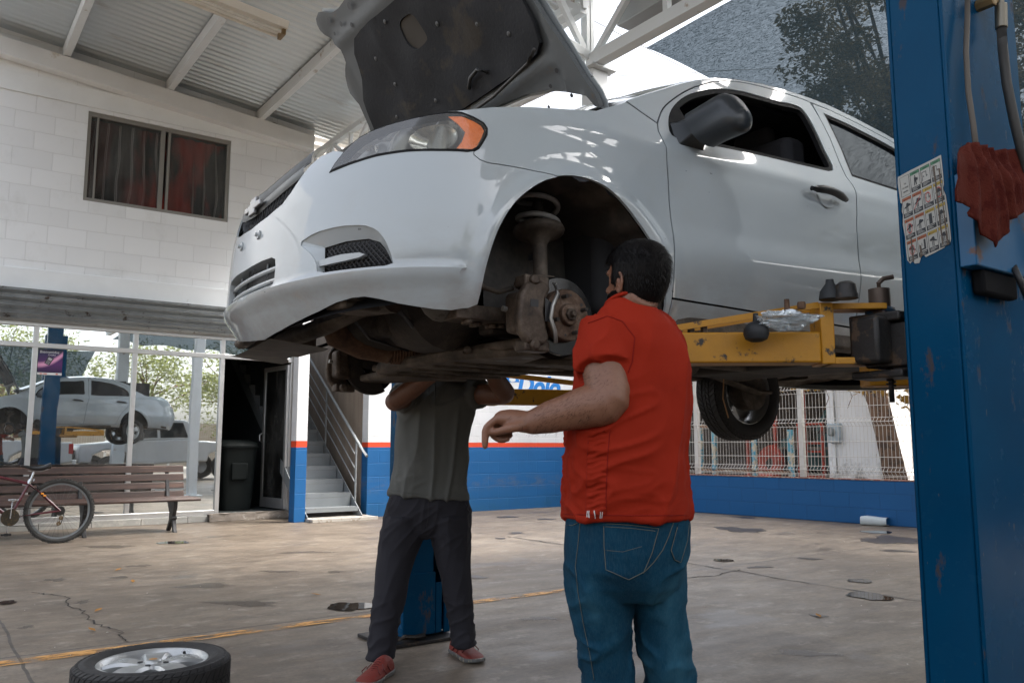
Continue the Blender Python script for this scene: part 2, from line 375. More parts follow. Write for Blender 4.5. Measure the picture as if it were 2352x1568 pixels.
def m_glass(name, refl, tint, see, rough=.012):
    """shop glass seen from the bright side: mirror part plus what shows through"""
    k = N(name); gl = k.n('BsdfGlossy', {'Color': tuple(refl) + (1,), 'Roughness': rough}).outputs[0]
    wv = k.bump(k.noise(.9, 2), .035, .05)
    k.t.links.new(wv, gl.node.inputs['Normal'])
    tr = k.n('BsdfTransparent', {'Color': tuple(see) + (1,)}).outputs[0]
    m = k.n('MixShader', {0: tint}); k.t.links.new(tr, m.inputs[1]); k.t.links.new(gl, m.inputs[2])
    dd = k.n('BsdfDiffuse', {'Color': (.45, .45, .43, 1)}).outputs[0]
    m2 = k.n('MixShader', {0: k.ramp(k.noise(3, 8, .7, vec=k.map((1, 1, .45))), [(.42, .02), (.75, .17)])}); k.t.links.new(m.outputs[0], m2.inputs[1]); k.t.links.new(dd, m2.inputs[2])
    return k.done(m2.outputs[0])
M_PANE = m_glass('curtain_window_glass', (.6, .65, .65), .05, (.75, .75, .75))
M_SHOPGLASS = m_glass('reflective_shop_glass', (.90, .97, 1.0), .90, (.25, .32, .34))
g = MB(); g.bb(wx0 + .045, 2.60, FY + .05, FY + .055, wz0 + .05, wz1 - .06); g.bb(2.735, wx1 - .05, FY + .05, FY + .055, wz0 + .05, wz1 - .06)
g.build('pane', M_PANE, wf)
g = MB(); g.grid(lambda u, v: (4.88 + 1.1 * u, FY + .55 + .02 * math.sin(v * 90), 4.3 + 1.9 * v), 2, 120); g.build('gable_cladding', mat('cream_cladding', (.60, .56, .50), .6), shop, smooth=0)
# roller shutter coil and its ribbed curtain end, rolled up above the glazing
sh = MB(); prof = []
for i in range(26):
    t = i / 25; z = 3.02 - .40 * t; y = FY - .16 + .16 * (t ** 1.5) * .6 + .022 * math.sin(i * 2.1) + .012 * math.sin(i * 5.3)
    prof.append((y, z))
prof = [(FY + .02, 3.02)] + prof + [(FY + .02, 2.62)]
sh.rings([[(x, y, z) for y, z in prof] for x in (-9, 4.72)], cap=True, closed=False)
sh.build('roller_shutter', mat('galvanised_shutter', (.42, .44, .45), .38, .6, vs=5, var=.3, c2=(.11, .08, .06), cut=.6), shop, smooth=25)
# mullions and transoms
fr = MB()
for x in (-7.1, -5.9, -4.7, -3.5, -2.3, -1.1, .05, 1.235, 2.425, 3.60): fr.bb(x - .03, x + .03, FY + .02, FY + .09, .10, 2.62)
fr.bb(-9, 3.57, FY + .016, FY + .094, .085, .155); fr.bb(-9, 4.72, FY + .015, FY + .095, 2.30, 2.36); fr.bb(-9, 4.72, FY + .014, FY + .096, 2.57, 2.64)
fr.bb(4.62, 4.68, FY + .02, FY + .09, .10, 2.57)
fr.build('glazing_frame', M_ALU, shop, bevel=.004)
gx = [-7.1, -5.9, -4.7, -3.5, -2.3, -1.1, .05, 1.235, 2.425, 3.60]
rr_ = random.Random(5)
for i in range(len(gx) - 1):
    for z0, z1 in ((.155, 2.30), (2.36, 2.57)):
        t = rr_.uniform(-.0035, .0035); g = MB(); x0, x1 = gx[i] + .03, gx[i + 1] - .03
        g.add([(x0, FY + .055 + t, z0), (x1, FY + .055 - t, z0), (x1, FY + .055 - t, z1), (x0, FY + .055 + t, z1)], [(0, 1, 2, 3)])
        g.build('window_pane', M_SHOPGLASS, shop)
g = MB(); g.bb(3.63, 4.62, FY + .05, FY + .056, 2.36, 2.57); g.build('window_pane', M_SHOPGLASS, shop)
# plinth: marble tiles left of the door, broken render under the door
g = MB(); x = -8.8
while x < 3.3: g.bb(x + .003, min(x + .597, 3.47), FY - .035, FY + .1, 0, .085); x += .6
g.build('tiled_plinth', M_TILE, shop, bevel=.003)
g = MB(); g.grid(lambda u, v: (3.475 + 1.33 * u, FY - .10 + .10 * ss(.75, 1, v) - .012 * noise.noise((u * 9, v * 3, 0)), .005 + .105 * min(v / .6, 1) + .006 * noise.noise((u * 14, v * 6, 4))), 50, 8)
g.bb(3.475, 4.80, FY - .02, FY + 1.0, 0, .095)
g.build('door_step', M_ROUGH, shop, smooth=35)
# dark room behind
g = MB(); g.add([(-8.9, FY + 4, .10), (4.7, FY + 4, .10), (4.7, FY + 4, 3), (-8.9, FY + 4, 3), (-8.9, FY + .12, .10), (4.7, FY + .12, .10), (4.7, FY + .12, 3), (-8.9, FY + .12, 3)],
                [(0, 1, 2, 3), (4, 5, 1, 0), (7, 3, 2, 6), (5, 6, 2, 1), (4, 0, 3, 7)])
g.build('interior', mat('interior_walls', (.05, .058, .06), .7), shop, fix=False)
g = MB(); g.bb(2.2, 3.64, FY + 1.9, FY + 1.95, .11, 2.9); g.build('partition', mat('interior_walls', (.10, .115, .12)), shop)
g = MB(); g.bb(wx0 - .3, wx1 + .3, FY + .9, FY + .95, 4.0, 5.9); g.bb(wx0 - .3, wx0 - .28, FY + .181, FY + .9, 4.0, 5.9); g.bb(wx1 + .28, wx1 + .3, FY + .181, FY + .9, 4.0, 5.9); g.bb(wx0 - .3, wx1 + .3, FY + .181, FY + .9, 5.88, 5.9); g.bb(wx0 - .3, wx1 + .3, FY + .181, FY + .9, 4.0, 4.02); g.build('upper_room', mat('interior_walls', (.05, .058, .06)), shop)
# open glazed door leaf with frame, pushed inwards
lf = MB(); hx, hy = 4.60, FY + .05; ang = rad(112); ex = Vector((-.10, .995, 0))
def leaf(u0, u1, z0, z1, th=.04):
    c = Vector((hx, hy, 0)) + ex * ((u0 + u1) / 2); lf.box((c.x, c.y, (z0 + z1) / 2), (abs(u1 - u0), th, z1 - z0), rz=math.atan2(ex.y, ex.x))
leaf(0, .065, .12, 2.27); leaf(.74, .805, .12, 2.12 + .15); leaf(.065, .74, .12, .27, .038); leaf(.065, .74, 2.20, 2.27, .038)
dl = lf.build('door', M_ALU, shop, bevel=.004)
g = MB(); c = Vector((hx, hy, 0)) + ex * .40; g.box((c.x, c.y, 1.235), (.67, .008, 1.93), rz=math.atan2(ex.y, ex.x)); g.build('door_glass', m_glass('dark_door_glass', (.5, .55, .55), .10, (.10, .12, .13)), dl)
g = MB(); c = Vector((hx, hy, 0)) + ex * .77; nn = Vector((ex.y, -ex.x, 0)); nn = nn if nn.y < 0 else -nn
for sgn in (1, -1):
    p = c + nn * .03 * sgn; g.tube([p + Vector((0, 0, 1.10)), p + nn * .04 * sgn + Vector((0, 0, 1.13)), p + nn * .045 * sgn + Vector((0, 0, 1.22)), p + Vector((0, 0, 1.25))], .009, 8)
g.build('handle', M_ALU, dl, smooth=40)
# striped end pilaster (white, red line, blue)
def bands(name, axis, zs, extra=None): return block_mat(name, (1, 1, 1), axis, mort=.995, zbands=zs, extra=extra)
BLUE, RED, WH = (.001, .105, .31), (.75, .07, .02), (.74, .76, .78)
M_PIL = bands('striped_pilaster_paint', 'x', [(1.03, BLUE), (1.12, RED), (9, WH)])
g = MB(); g.bb(4.395, 4.56, 11.25, 11.44, 0.0, 3.0); g.build('pilaster', M_PIL, shop, bevel=.004)
g = MB(); g.bb(4.655, 4.72, FY - .03, FY + .03, .10, 2.60); g.build('shutter_guide', mat('brown_steel_guide', (.14, .11, .085), .5, .3), shop)

# ============================================================ REAR WALL (white / red / blue) with painted lettering
def wall_stain(k, col, s):
    n_ = k.ramp(k.noise(7, 7, .75, vec=k.map((.8, 1, 1.6))), [(.44, 0), (.62, 1)])
    z = s.outputs[2]; band = k.math('MULTIPLY', k.ramp(z, [(.30, 0), (.42, 1), (.50, 1), (.58, 0)]), n_)
    col = k.mix(k.math('MULTIPLY', band, .5), col, (.10, .13, .19))
    low = k.math('MULTIPLY', k.ramp(z, [(.02, 1), (.42, 0)]), k.ramp(k.noise(3, 6, .7), [(.35, .1), (.7, .75)]))
    return k.mix(low, col, (.015, .10, .20))
M_BACKWALL = block_mat('white_red_blue_wall', (1, 1, 1), 'x', mort=.998, zbands=[(1.03, BLUE), (1.105, RED), (9, WH)], extra=wall_stain)
rear = thing('rear_wall', (7.6, 11.5, 0), 'rear wall painted white over a red line and a blue lower half, with blue lettering', 'wall')
g = MB(); g.bb(5.60, 10.02, 11.46, 11.66, 0, 4.2); g.build('wall', M_BACKWALL, rear)
def text_obj(body, size, loc, ax, up, m, parent, name='lettering', ext=.001, shear=0, bold=0, sx=1, align='LEFT'):
    cu = bpy.data.curves.new(name, 'FONT'); cu.body = body; cu.size = size; cu.extrude = ext; cu.shear = shear; cu.offset = bold; cu.align_x = align
    cu.resolution_u = 4
    o = bpy.data.objects.new(name, cu); COL.objects.link(o)
    me = bpy.data.meshes.new_from_object(o.evaluated_get(bpy.context.evaluated_depsgraph_get())); bpy.data.objects.remove(o); bpy.data.curves.remove(cu)
    ax, up = Vector(ax).normalized(), Vector(up).normalized(); nn = ax.cross(up)
    for v in me.vertices:
        c = v.co.copy(); v.co = Vector(loc) + ax * c.x * sx + up * c.y + nn * c.z
    return link(me, name, m, parent)
M_BLUELET = mat('blue_sign_paint', (.01, .20, .60), .5, var=.05)
M_GREYLET = mat('grey_sign_paint', (.10, .11, .12), .5)
text_obj('Dolo', .46, (8.36, 11.457, 1.93), (1, 0, 0), (0, 0, 1), M_BLUELET, rear, shear=.25, bold=.018, sx=.98)
text_obj('Auto', .17, (8.12, 11.457, 1.53), (1, 0, 0), (0, 0, 1), M_GREYLET, rear, bold=.006, sx=1.15)
g = MB(); g.prism([(7.98, 2.12), (8.42, 2.13), (8.40, 2.21), (8.17, 2.20), (8.02, 2.23)], (0, 11.4585, 0), (1, 0, 0), (0, 0, 1), (0, -.002, 0)); g.build('swoosh', M_BLUELET, rear)
g = MB(); g.prism([(8.27 + .07 * math.cos(t), 2.165 + .035 * math.sin(t)) for t in [i * .5236 for i in range(12)]], (0, 11.456, 0), (1, 0, 0), (0, 0, 1), (0, -.002, 0)); g.build('star', mat('white_sign_paint', (.7, .72, .74), .5), rear)
g = MB(); g.prism([(6.03 + .09 * math.cos(t) * (1 if math.cos(t) > 0 else .9), 1.645 + .045 * math.sin(t) + .02 * math.cos(t)) for t in [i * .5236 for i in range(12)]], (0, 11.4585, 0), (1, 0, 0), (0, 0, 1), (0, -.002, 0)); g.build('painted_emblem', mat('peach_sign_paint', (.60, .28, .16), .5), rear)

# stairwell side wall, raw brown render
def m_render():
    k = N('brown_cement_render'); c = k.ramp(k.noise(1.3, 7, .6, vec=k.map((1, 3.5, .35))), [(.3, (.17, .135, .10)), (.6, (.26, .21, .165)), (.8, (.31, .26, .21))])
    return k.done(k.pbr(c, .85, 0, Normal=k.bump(k.noise(22, 5), .5, .01)))
g = MB(); g.bb(5.585, 5.80, 11.665, 17, 0, 5.2); g.bb(5.602, 5.80, 11.47, 11.66, 4.21, 5.2)
tag(g.build('stairwell_wall', m_render()), 'tall brown cement rendered wall beside the steel staircase', 'wall')

# ============================================================ STAIRCASE
M_STAIR = mat('grey_painted_steel', (.23, .25, .26), .5, .1, vs=8, c2=(.16, .12, .09), cut=.64)
st = thing('staircase', (5.0, 11.5, 0), 'grey steel staircase with railing climbing beside the brown wall', 'staircase')
y0, z0, run, rise = 11.33, .175, .262, .190
for i in range(15):
    y, z = y0 + run * i, z0 + rise * i
    t = MB(); t.bb(4.60, 5.40, y, y + run + .02, z - .012, z); t.bb(4.60, 5.40, y, y + .005, z - .062, z - .0125)
    tr = t.build('tread', M_STAIR, st)
    r_ = MB(); r_.bb(4.61, 5.39, y + run - .012, y + run - .006, z + .001, z + rise - .063); r_.build('riser', M_STAIR, st)
s_ = MB()
for xx in (4.585, 5.415):
    a = Vector((xx, y0 - .06, z0 - .18)); bq = a + Vector((0, run * 15, rise * 15)); s_.bar(a, bq, .012, .17, up=(0, 0, 1))
s_.build('stringer', M_STAIR, st)
rl = MB()
def on_st(y, h): return Vector((5.42, y, z0 + (y - y0) / run * rise + h))
rl.tube([on_st(11.12, .88), on_st(11.35, .86), on_st(15.2, .86)], .022, 10)
for h in (.62, .42, .22): rl.tube([on_st(11.5, h), on_st(15.2, h)], .010, 8)
st_r = rl.build('railing', M_STAIR, st, smooth=40)
for y in (11.48, 12.62, 13.76, 14.9):
    p = MB(); p.cyl(on_st(y, -.08), on_st(y, .86), .016, n=8); p.build('railing_post', M_STAIR, st, smooth=40)
g = MB(); g.bb(4.57, 5.56, 11.02, 11.45, 0, .045); g.bb(4.57, 5.56, 11.00, 11.016, 0, .05); tag(g.build('stair_pad', mat('white_tiled_step', (.52, .49, .44), .4, c2=(.33, .28, .22), vs=7), bevel=.004), 'low white tiled step at the foot of the staircase', 'step')

# ============================================================ ROOF
def roof_z(x): return 6.165 - .0975 * (x - 1.346)
def m_corr():
    k = N('galvanised_sheet'); c = k.mix(k.noise(.9, 6, .6, vec=k.map((.4, 2, 1))), (.50, .555, .58), (.61, .655, .675))
    c = k.mix(k.ramp(k.noise(3, 8, .7, vec=k.map((.35, 2, 1), (2, 9, 1))), [(.58, 0), (.75, .6)]), c, (.26, .20, .14))
    return k.done(k.pbr(c, .38, .55))
g = MB(); nv = int(17.75 / .13 * 8)
def corr(u, v):
    y = -5.5 + 17.75 * v; x = .15 + 5.45 * u; ph = (y / .13) % 1
    s1 = .5 - .5 * math.cos(2 * math.pi * ph); h = .030 * (s1 ** .7)
    return (x, y, roof_z(x) + .165 + h)
g.grid(corr, 10, nv)
roof = thing('canopy_roof', (0, 4, 6.2), 'corrugated galvanised sheet canopy roof on white steel purlins', 'roof')
g.build('roof_sheet', m_corr(), roof, smooth=0)
M_PURL = mat('white_painted_purlin', (.68, .72, .74), .5, vs=2.5, c2=(.36, .31, .25), cut=.62)
for i in range(-1, 2):
    x = 2.652 + 1.312 * i; z = roof_z(x)
    g = MB(); g.bb(x - .045, x + .045, -5.4, 12.08, z + .005, z + .16); g.build('purlin', M_PURL, roof, bevel=.004)
g = MB(); A, B = Vector((.12, FY - .10, roof_z(.12) - .13)), Vector((4.80, FY - .10, roof_z(4.8) - .105))
g.bar(A, B, .17, .235); g.build('wall_beam', mat('cream_painted_beam', (.78, .80, .81), .5, vs=1.5, c2=(.58, .55, .50), cut=.66), roof, bevel=.006)
g = MB(); g.bb(5.20, 5.42, -5.4, 5.5, 5.02, 5.22); g.build('gutter', mat('grey_steel_gutter', (.28, .29, .29), .5, .3), roof, bevel=.006)
# rough mortar infill between beam and sheet
g = MB(); g.grid(lambda u, v: (-8 + 12.8 * u, FY + .05 + .018 * noise.noise((u * 60, v * 4, 1)), roof_z(-8 + 12.8 * u) - .02 + .21 * v + .018 * noise.noise((u * 40, v * 2, 7))), 260, 6)
g.build('mortar_infill', M_ROUGH, roof, smooth=0)
g = MB()
for x, y in ((3.35, 0), (4.2, .1), (4.45, 0)):
    g.tube([(x - .35, FY - .02, roof_z(x) + .03), (x, FY - .03, roof_z(x) + .055 + y * .2), (x + .3, FY - .02, roof_z(x) + .02)], .012, 6)
g.build('loose_cable', M_BLACK, roof, smooth=0)
# edge trusses: long one along the open side (x = 4.9) and the one rising inwards from the column
def truss(name, a0, b0, a1, b1, n, label, w=.10, t=.07, parent=None, group=None, zig=True, posts=True):
    """lattice girder: lower chord a0-b0, upper chord a1-b1"""
    a0, b0, a1, b1 = map(Vector, (a0, b0, a1, b1))
    T = thing(name, a0, label, 'roof truss', group)
    m = MB(); m.bar(a0, b0, w, w); m.build('bottom_chord', M_PURL, T, bevel=.004)
    m = MB(); m.bar(a1, b1, w, w); m.build('top_chord', M_PURL, T, bevel=.004)
    m = MB()
    for i in range(n + 1):
        f = i / n; p, q = a0.lerp(b0, f), a1.lerp(b1, f)
        if posts: m.bar(p, q, t * .8, t * .8, up=(b0 - a0))
        if i < n and zig:
            q2 = a1.lerp(b1, (i + 1) / n); p2 = a0.lerp(b0, (i + 1) / n)
            if i % 2: m.bar(q, p2, t * .9, t * .7, up=(b0 - a0).cross(Vector((0, 0, 1))))
            else: m.bar(p, q2, t * .9, t * .7, up=(b0 - a0).cross(Vector((0, 0, 1))))
    m.build('lattice', M_PURL, T, bevel=.003)
    return T
truss('eaves_truss', (5.02, 5.68, 4.67), (5.02, -5.3, 4.67), (5.02, 5.68, 5.50), (5.02, -5.3, 5.50), 11, 'white lattice girder running from the white column to the right over the car', w=.12)
truss('eaves_truss', (4.87, 12.02, 5.13), (4.87, 5.6, 5.13), (4.87, 12.02, 5.58), (4.87, 5.6, 5.58), 10, 'shallow white lattice girder between the block wall and the raised bonnet', w=.085, t=.06)
truss('rafter_truss', (4.98, 5.68, 4.72), (1.0, 5.68, 5.55), (4.98, 5.68, 5.46), (1.0, 5.68, 5.98), 7, 'white lattice rafter rising inwards from the white column top', w=.09)
truss('side_truss', (5.06, 5.8, 4.66), (5.06, 11.4, 4.95), (5.06, 5.8, 5.40), (5.06, 11.4, 5.42), 8, 'white lattice girder running back from the white column behind the bonnet', w=.08)
# column
c_ = thing('steel_column', (5.07, 5.68, 0), 'square white steel column with a flat cap plate behind the raised bonnet', 'column')
g = MB(); g.bb(4.97, 5.17, 5.60, 5.76, .02, 4.585); g.build('shaft', mat('white_column_paint', (.62, .64, .65), .45, vs=2, c2=(.42, .40, .37), cut=.66), c_, bevel=.01)
g = MB(); g.bb(4.92, 5.23, 5.54, 5.82, 4.587, 4.605); g.build('cap_plate', M_PURL, c_)
g = MB(); g.bb(4.88, 5.26, 5.51, 5.85, 0, .018); g.build('base_plate', M_PURL, c_)
# the white column of the front row, seen only in the shop window
for x, y in ((4.95, -2.2),):
    c2_ = thing('steel_column', (x, y, 0), 'square white steel column beside the parked pickups', 'column')
    g = MB(); g.bb(x - .15, x + .15, y - .15, y + .15, 0, 4.40); g.build('shaft', M_PURL, c2_, bevel=.01)
# fluorescent batten under the purlins
lb = thing('ceiling_light', (2.4, 8, 5.5), 'long white fluorescent batten hung below the purlins', 'ceiling light')
a, b = Vector((.35, 8.0, 5.60)), Vector((2.86, 8.0, 5.37)); g = MB()
g.prism([(-.13, 0), (.13, 0), (.10, -.07), (-.10, -.07)], a, (0, 1, 0), (0, 0, 1), b - a); g.build('housing', mat('yellowed_lamp_housing', (.80, .77, .70), .5), lb)
g = MB()
for dy in (-.06, .06): g.cyl(a + Vector((.05, dy, -.105)), b + Vector((-.06, dy, -.105)), .017, n=10)
g.build('tube', mat('unlit_tube_glass', (.68, .66, .60), .25), lb, smooth=40)
for p in (a + Vector((.03, 0, -.10)), b + Vector((-.03, 0, -.10))):
    g = MB(); g.box(p, (.035, .15, .06)); g.build('lamp_holder', mat('brown_lamp_holder', (.22, .15, .07), .5, .2), lb)
# ============================================================ SHADE NET
def m_net():
    k = N('black_shade_net'); v = k.map((1, 1, 1), rot=(0, 0, .5))
    a = k.noise(34, 6, .85, vec=k.map((1.6, .6, 1), rot=(0, 0, .45))); b = k.noise(120, 3, .8, vec=k.map((1.5, .5, 1), rot=(0, 0, .45)))
    h = k.math('ADD', k.math('MULTIPLY', a, .55), k.math('MULTIPLY', b, .45))
    fac = k.ramp(h, [(.43, .975), (.62, .80)])
    d = k.n('BsdfDiffuse', {'Color': (.010, .015, .018, 1)}).outputs[0]; tl = k.n('BsdfTranslucent', {'Color': (.010, .016, .020, 1)}).outputs[0]
    ad = k.n('MixShader', {0: .5}); k.t.links.new(d, ad.inputs[1]); k.t.links.new(tl, ad.inputs[2])
    t = k.n('BsdfTransparent', {'Color': (.78, .88, .95, 1)}).outputs[0]
    m = k.n('MixShader', {0: fac}); k.t.links.new(t, m.inputs[1]); k.t.links.new(ad.outputs[0], m.inputs[2]); return k.done(m.outputs[0])
M_NET = m_net()
def net(p00, p10, p11, p01, sag, edge=.0):
    p = [Vector(q) for q in (p00, p10, p11, p01)]; m = MB()
    def f(u, v):
        q = (p[0] * (1 - u) + p[1] * u) * (1 - v) + (p[3] * (1 - u) + p[2] * u) * v
        q.z -= sag * 4 * u * (1 - u) * (.3 + .7 * 4 * v * (1 - v)) + .04 * math.sin(u * 23 + v * 3) * v + .05 * noise.noise((u * 5, v * 5, 2))
        c = edge * 4 * u * (1 - u) * (1 - v) ** 3
        q.y -= c; return q
    m.grid(f, 60, 40); return m
nt_ = net((5.10, 5.02, 4.58), (10.4, 5.75, 4.15), (10.4, -5, 4.2), (5.10, -5.2, 4.5), .12, .28).build('shade_net', M_NET, None, smooth=0)
tag(nt_, 'dark blue grey shade net stretched from the eaves girder over the car roof', 'shade net')
g = MB(); g.tube([(5.05, 3.9, 4.40), (5.2, 3.7, 4.30), (5.5, 3.2, 4.33), (5.07, 2.9, 4.42)], .012, 6)
# net on the street side, reflected in the shop glass
nt2 = net((1.5, -5.4, 4.3), (4.7, -5.4, 4.1), (4.7, -9, 3.0), (1.5, -9, 3.3), .25, .1).build('shade_net', M_NET, None, smooth=0)
tag(nt2, 'dark shade net sloping down over the parked pickups', 'shade net')
# overhead wire
for i, (a, b, lab) in enumerate((((1400, 175), (1660, 163), 'thin cable crossing the white sky just above the car roof'), ((1455, 95), (1625, 182), 'thin sagging cable running down the white sky beside the shade net'))):
    p, q = at(*a, 22), at(*b, 26); dd = q - p; g = MB(); g.tube([p - dd * 2, p - dd, p, p.lerp(q, .5) - Vector((0, 0, .03)), q, q + dd * 2, q + dd * 4], .012, 5)
    tag(g.build('overhead_cable', M_BLACK, None, smooth=0), lab, 'cable')
# ============================================================ LOW BLUE WALL AND MESH FENCE
def fx(y): return 10.26 + (9.35 - y) * .115
M_BLUEWALL = block_mat('blue_painted_block', BLUE, 'y', bw=.42, bh=.205, mort=.80, dirt=(.5, .62, .7), off=(0, -.01))
lw = MB()
y0_, y1_ = -11, 11.45
lw.add([(fx(y0_), y0_, 0), (fx(y1_), y1_, 0), (fx(y1_) + .16, y1_, 0), (fx(y0_) + .16, y0_, 0), (fx(y0_), y0_, .585), (fx(y1_), y1_, .585), (fx(y1_) + .16, y1_, .585), (fx(y0_) + .16, y0_, .585)],
       [(0, 3, 2, 1), (4, 5, 6, 7), (0, 1, 5, 4), (2, 3, 7, 6), (1, 2, 6, 5), (0, 4, 7, 3)])
lwt = thing('low_wall', (fx(3), 3, 0), 'low blue painted block wall carrying the white mesh fence', 'wall')
lw.build('wall', M_BLUEWALL, lwt, bevel=.008)
g = MB(); g.add([(fx(y0_) - .006, y0_, .588), (fx(y1_) - .006, y1_, .588), (fx(y1_) + .166, y1_, .588), (fx(y0_) + .166, y0_, .588), (fx(y0_) - .006, y0_, .602), (fx(y1_) - .006, y1_, .602), (fx(y1_) + .166, y1_, .602), (fx(y0_) + .166, y0_, .602)],
       [(0, 3, 2, 1), (4, 5, 6, 7), (0, 1, 5, 4), (2, 3, 7, 6), (1, 2, 6, 5), (0, 4, 7, 3)])
g.build('coping', mat('rusty_red_coping', (.30, .13, .09), .8, c2=(.42, .36, .30), cut=.5, vs=12), lwt)
M_FENCE = mat('white_fence_wire', (.66, .63, .58), .5, vs=5, c2=(.34, .22, .13), cut=.62)
def zig(z):      # the V-shaped stiffening folds of the mesh panels
    o = 0
    for zc in (.71, 1.38, 1.86): 
        d = abs(z - zc)
        if d < .055: o = max(o, .05 * (1 - d / .055))
    return o
M_FPOST = mat('white_fence_post', (.68, .66, .62), .5, vs=3, c2=(.36, .27, .2), cut=.64)
posts_y = [9.23 + 1.8, 9.23, 7.42, 5.6, 3.8, 2.0, .2, -1.6, -3.4, -5.2, -7.0, -8.8, -10.6]
fence = thing('mesh_fence', (fx(6), 6, .6), 'white welded wire mesh fence with V folds standing on the blue wall', 'fence')
wire = MB(); y = -10.6; k = 0
while y < 11.4:
    pts = []; near = y > 4
    zs = [.61, .655, .71, .765, 1.0, 1.325, 1.38, 1.435, 1.62, 1.805, 1.86, 1.915, 2.05] if near else [.61, 1.38, 2.05]
    wire.tube([(fx(y) + .05 - zig(z), y, z) for z in zs], .0038 if near else .006, 4, cap=False); y += .052 if near else .10
wire.build('vertical_wires', M_FENCE, fence)
wire = MB()
for z in (.635, .655, .71, .765, .90, 1.11, 1.325, 1.38, 1.435, 1.60, 1.805, 1.86, 1.915, 2.03):
    wire.tube([(fx(yy) + .044 - zig(z), yy, z) for yy in (-10.6, 0, 11.4)], .0040, 4, cap=False)
wire.build('horizontal_wires', M_FENCE, fence)
for y in posts_y:
    g = MB(); x = fx(y) + .075; g.box((x, y, 1.34), (.06, .075, 1.47)); g.box((x, y, 2.083), (.066, .081, .012)); g.build('post', M_FPOST, fence)
# blue-and-cream old posts behind the fence
M_OLDP = mat('chipped_cream_blue_post', (.62, .55, .40), .7, vs=6, c2=(.12, .40, .52), cut=.47)
og = thing('old_steel_gate', (11.2, 9.2, 0), 'rusty cream and blue framed chain link gate behind the mesh fence', 'gate')
for y in (9.85, 9.55, 8.72, 8.38 - .35):
    g = MB(); g.bb(11.1, 11.16, y - .035, y + .035, 0, 1.42 if y > 8.5 else 1.3); g.build('post', M_OLDP, og)
for b_ in ((11.1, 11.15, 8.72, 9.85, 1.36, 1.41), (11.1, 11.15, 8.03, 9.85, .62, .66)):
    g = MB(); g.bb(*b_); g.build('rail', mat('rusty_rail', (.35, .22, .14), .8, c2=(.55, .5, .4)), og)
g = MB()
for i in range(44):
    y = 8.05 + i * .042
    for s in (1, -1): g.tube([(11.12, y, .62), (11.12, y + s * .7, 1.32)] if True else [], .0035, 3, cap=False)
g.build('chain_link', mat('dull_wire', (.25, .23, .2), .6, .4), og)
# ============================================================ NEIGHBOUR
nb = thing('neighbour_workshop', (13.5, 9.5, 0), 'open neighbouring workshop bay in deep shade behind the fence', 'building')
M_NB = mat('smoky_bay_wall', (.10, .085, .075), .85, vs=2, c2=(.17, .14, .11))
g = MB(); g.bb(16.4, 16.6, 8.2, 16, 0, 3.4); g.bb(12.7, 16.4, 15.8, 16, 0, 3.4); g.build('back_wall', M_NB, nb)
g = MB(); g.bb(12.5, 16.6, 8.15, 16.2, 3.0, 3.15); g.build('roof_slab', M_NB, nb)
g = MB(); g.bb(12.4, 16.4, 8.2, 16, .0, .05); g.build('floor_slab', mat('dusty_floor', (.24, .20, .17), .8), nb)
def m_dirtywhite():
    k = N('white_wall_mildew'); s = k.n('SeparateXYZ', {'Vector': k.tc}); c = k.mix(k.noise(2, 4), (.84, .84, .83), (.90, .90, .89))
    mo = k.math('MULTIPLY', k.ramp(s.outputs[2], [(.40, 1), (1.15, 0)]), k.ramp(k.noise(5, 8, .75), [(.50, 0), (.62, 1)]))
    c = k.mix(mo, c, (.10, .095, .08)); c = k.mix(k.ramp(k.noise(3, 6, .7, vec=k.map((2, 2, .5), (3, 1, 1))), [(.66, 0), (.74, .8)]), c, (.33, .28, .22)); return k.done(k.pbr(c, .8))
M_DW = m_dirtywhite()
g = MB(); g.prism([(8.27, 0), (8.30, 3.0), (7.9, 3.0), (7.62, 2.0), (7.45, 1.35), (7.33, .5), (7.30, 0)], (12.5, 0, 0), (0, 1, 0), (0, 0, 1), (.22, 0, 0))
ww = g.build('flared_wall', M_DW); tag(ww, 'white painted wall end with a flared edge and mildewed foot behind the fence', 'wall')
g = MB(); g.bb(12.72, 16.6, 8.0, 8.15, 0, 3.2); g.build('side_wall', M_DW, nb)
g = MB(); g.bb(12.6, 12.9, 2.0, 6.78, 0, 3.1); g.bb(12.58, 12.92, 6.6, 6.8, 0, 1.2); tag(g.build('garden_wall', M_DW), 'plain white wall right of the tree trunk behind the fence', 'wall')
mt = thing('electric_meter', (12.46, 8.12, 1.2), 'grey electric meter box on the flared white wall', 'meter')
g = MB(); g.bb(12.40, 12.497, 8.00, 8.24, 1.10, 1.42); g.build('box', mat('grey_meter_box', (.45, .52, .55), .5), mt, bevel=.02)
g = MB(); g.lathe([(.001, .07), (.05, .07), (.07, .03), (.07, 0)], (12.398, 8.14, 1.28), (-1, 0, 0), 20); g.build('dial', mat('meter_dial', (.25, .28, .28), .2), mt, smooth=40)
g = MB(); g.tube([(12.46, 8.10, 1.42), (12.45, 8.12, 2.2), (12.45, 8.1, 3.0)], .016, 8); g.tube([(12.46, 8.12, 1.1), (12.45, 8.10, .6)], .012, 8); g.build('conduit', mat('grey_conduit', (.45, .44, .42), .6), mt, smooth=0)
bx = thing('blue_box', (12.55, 7.0, 1.38), 'small sky blue grilled box beside the tree trunk', 'box')
g = MB(); g.bb(13.1, 13.3, 6.86, 7.10, 1.15, 1.66); g.build('case', mat('sky_blue_paint', (.07, .32, .52), .5), bx)
g = MB()
for i in range(5): g.bb(13.085, 13.099, 6.87, 7.09, 1.2 + i * .085, 1.225 + i * .085)
g.build('grille', mat('pale_blue_grille', (.25, .48, .58), .5), bx)
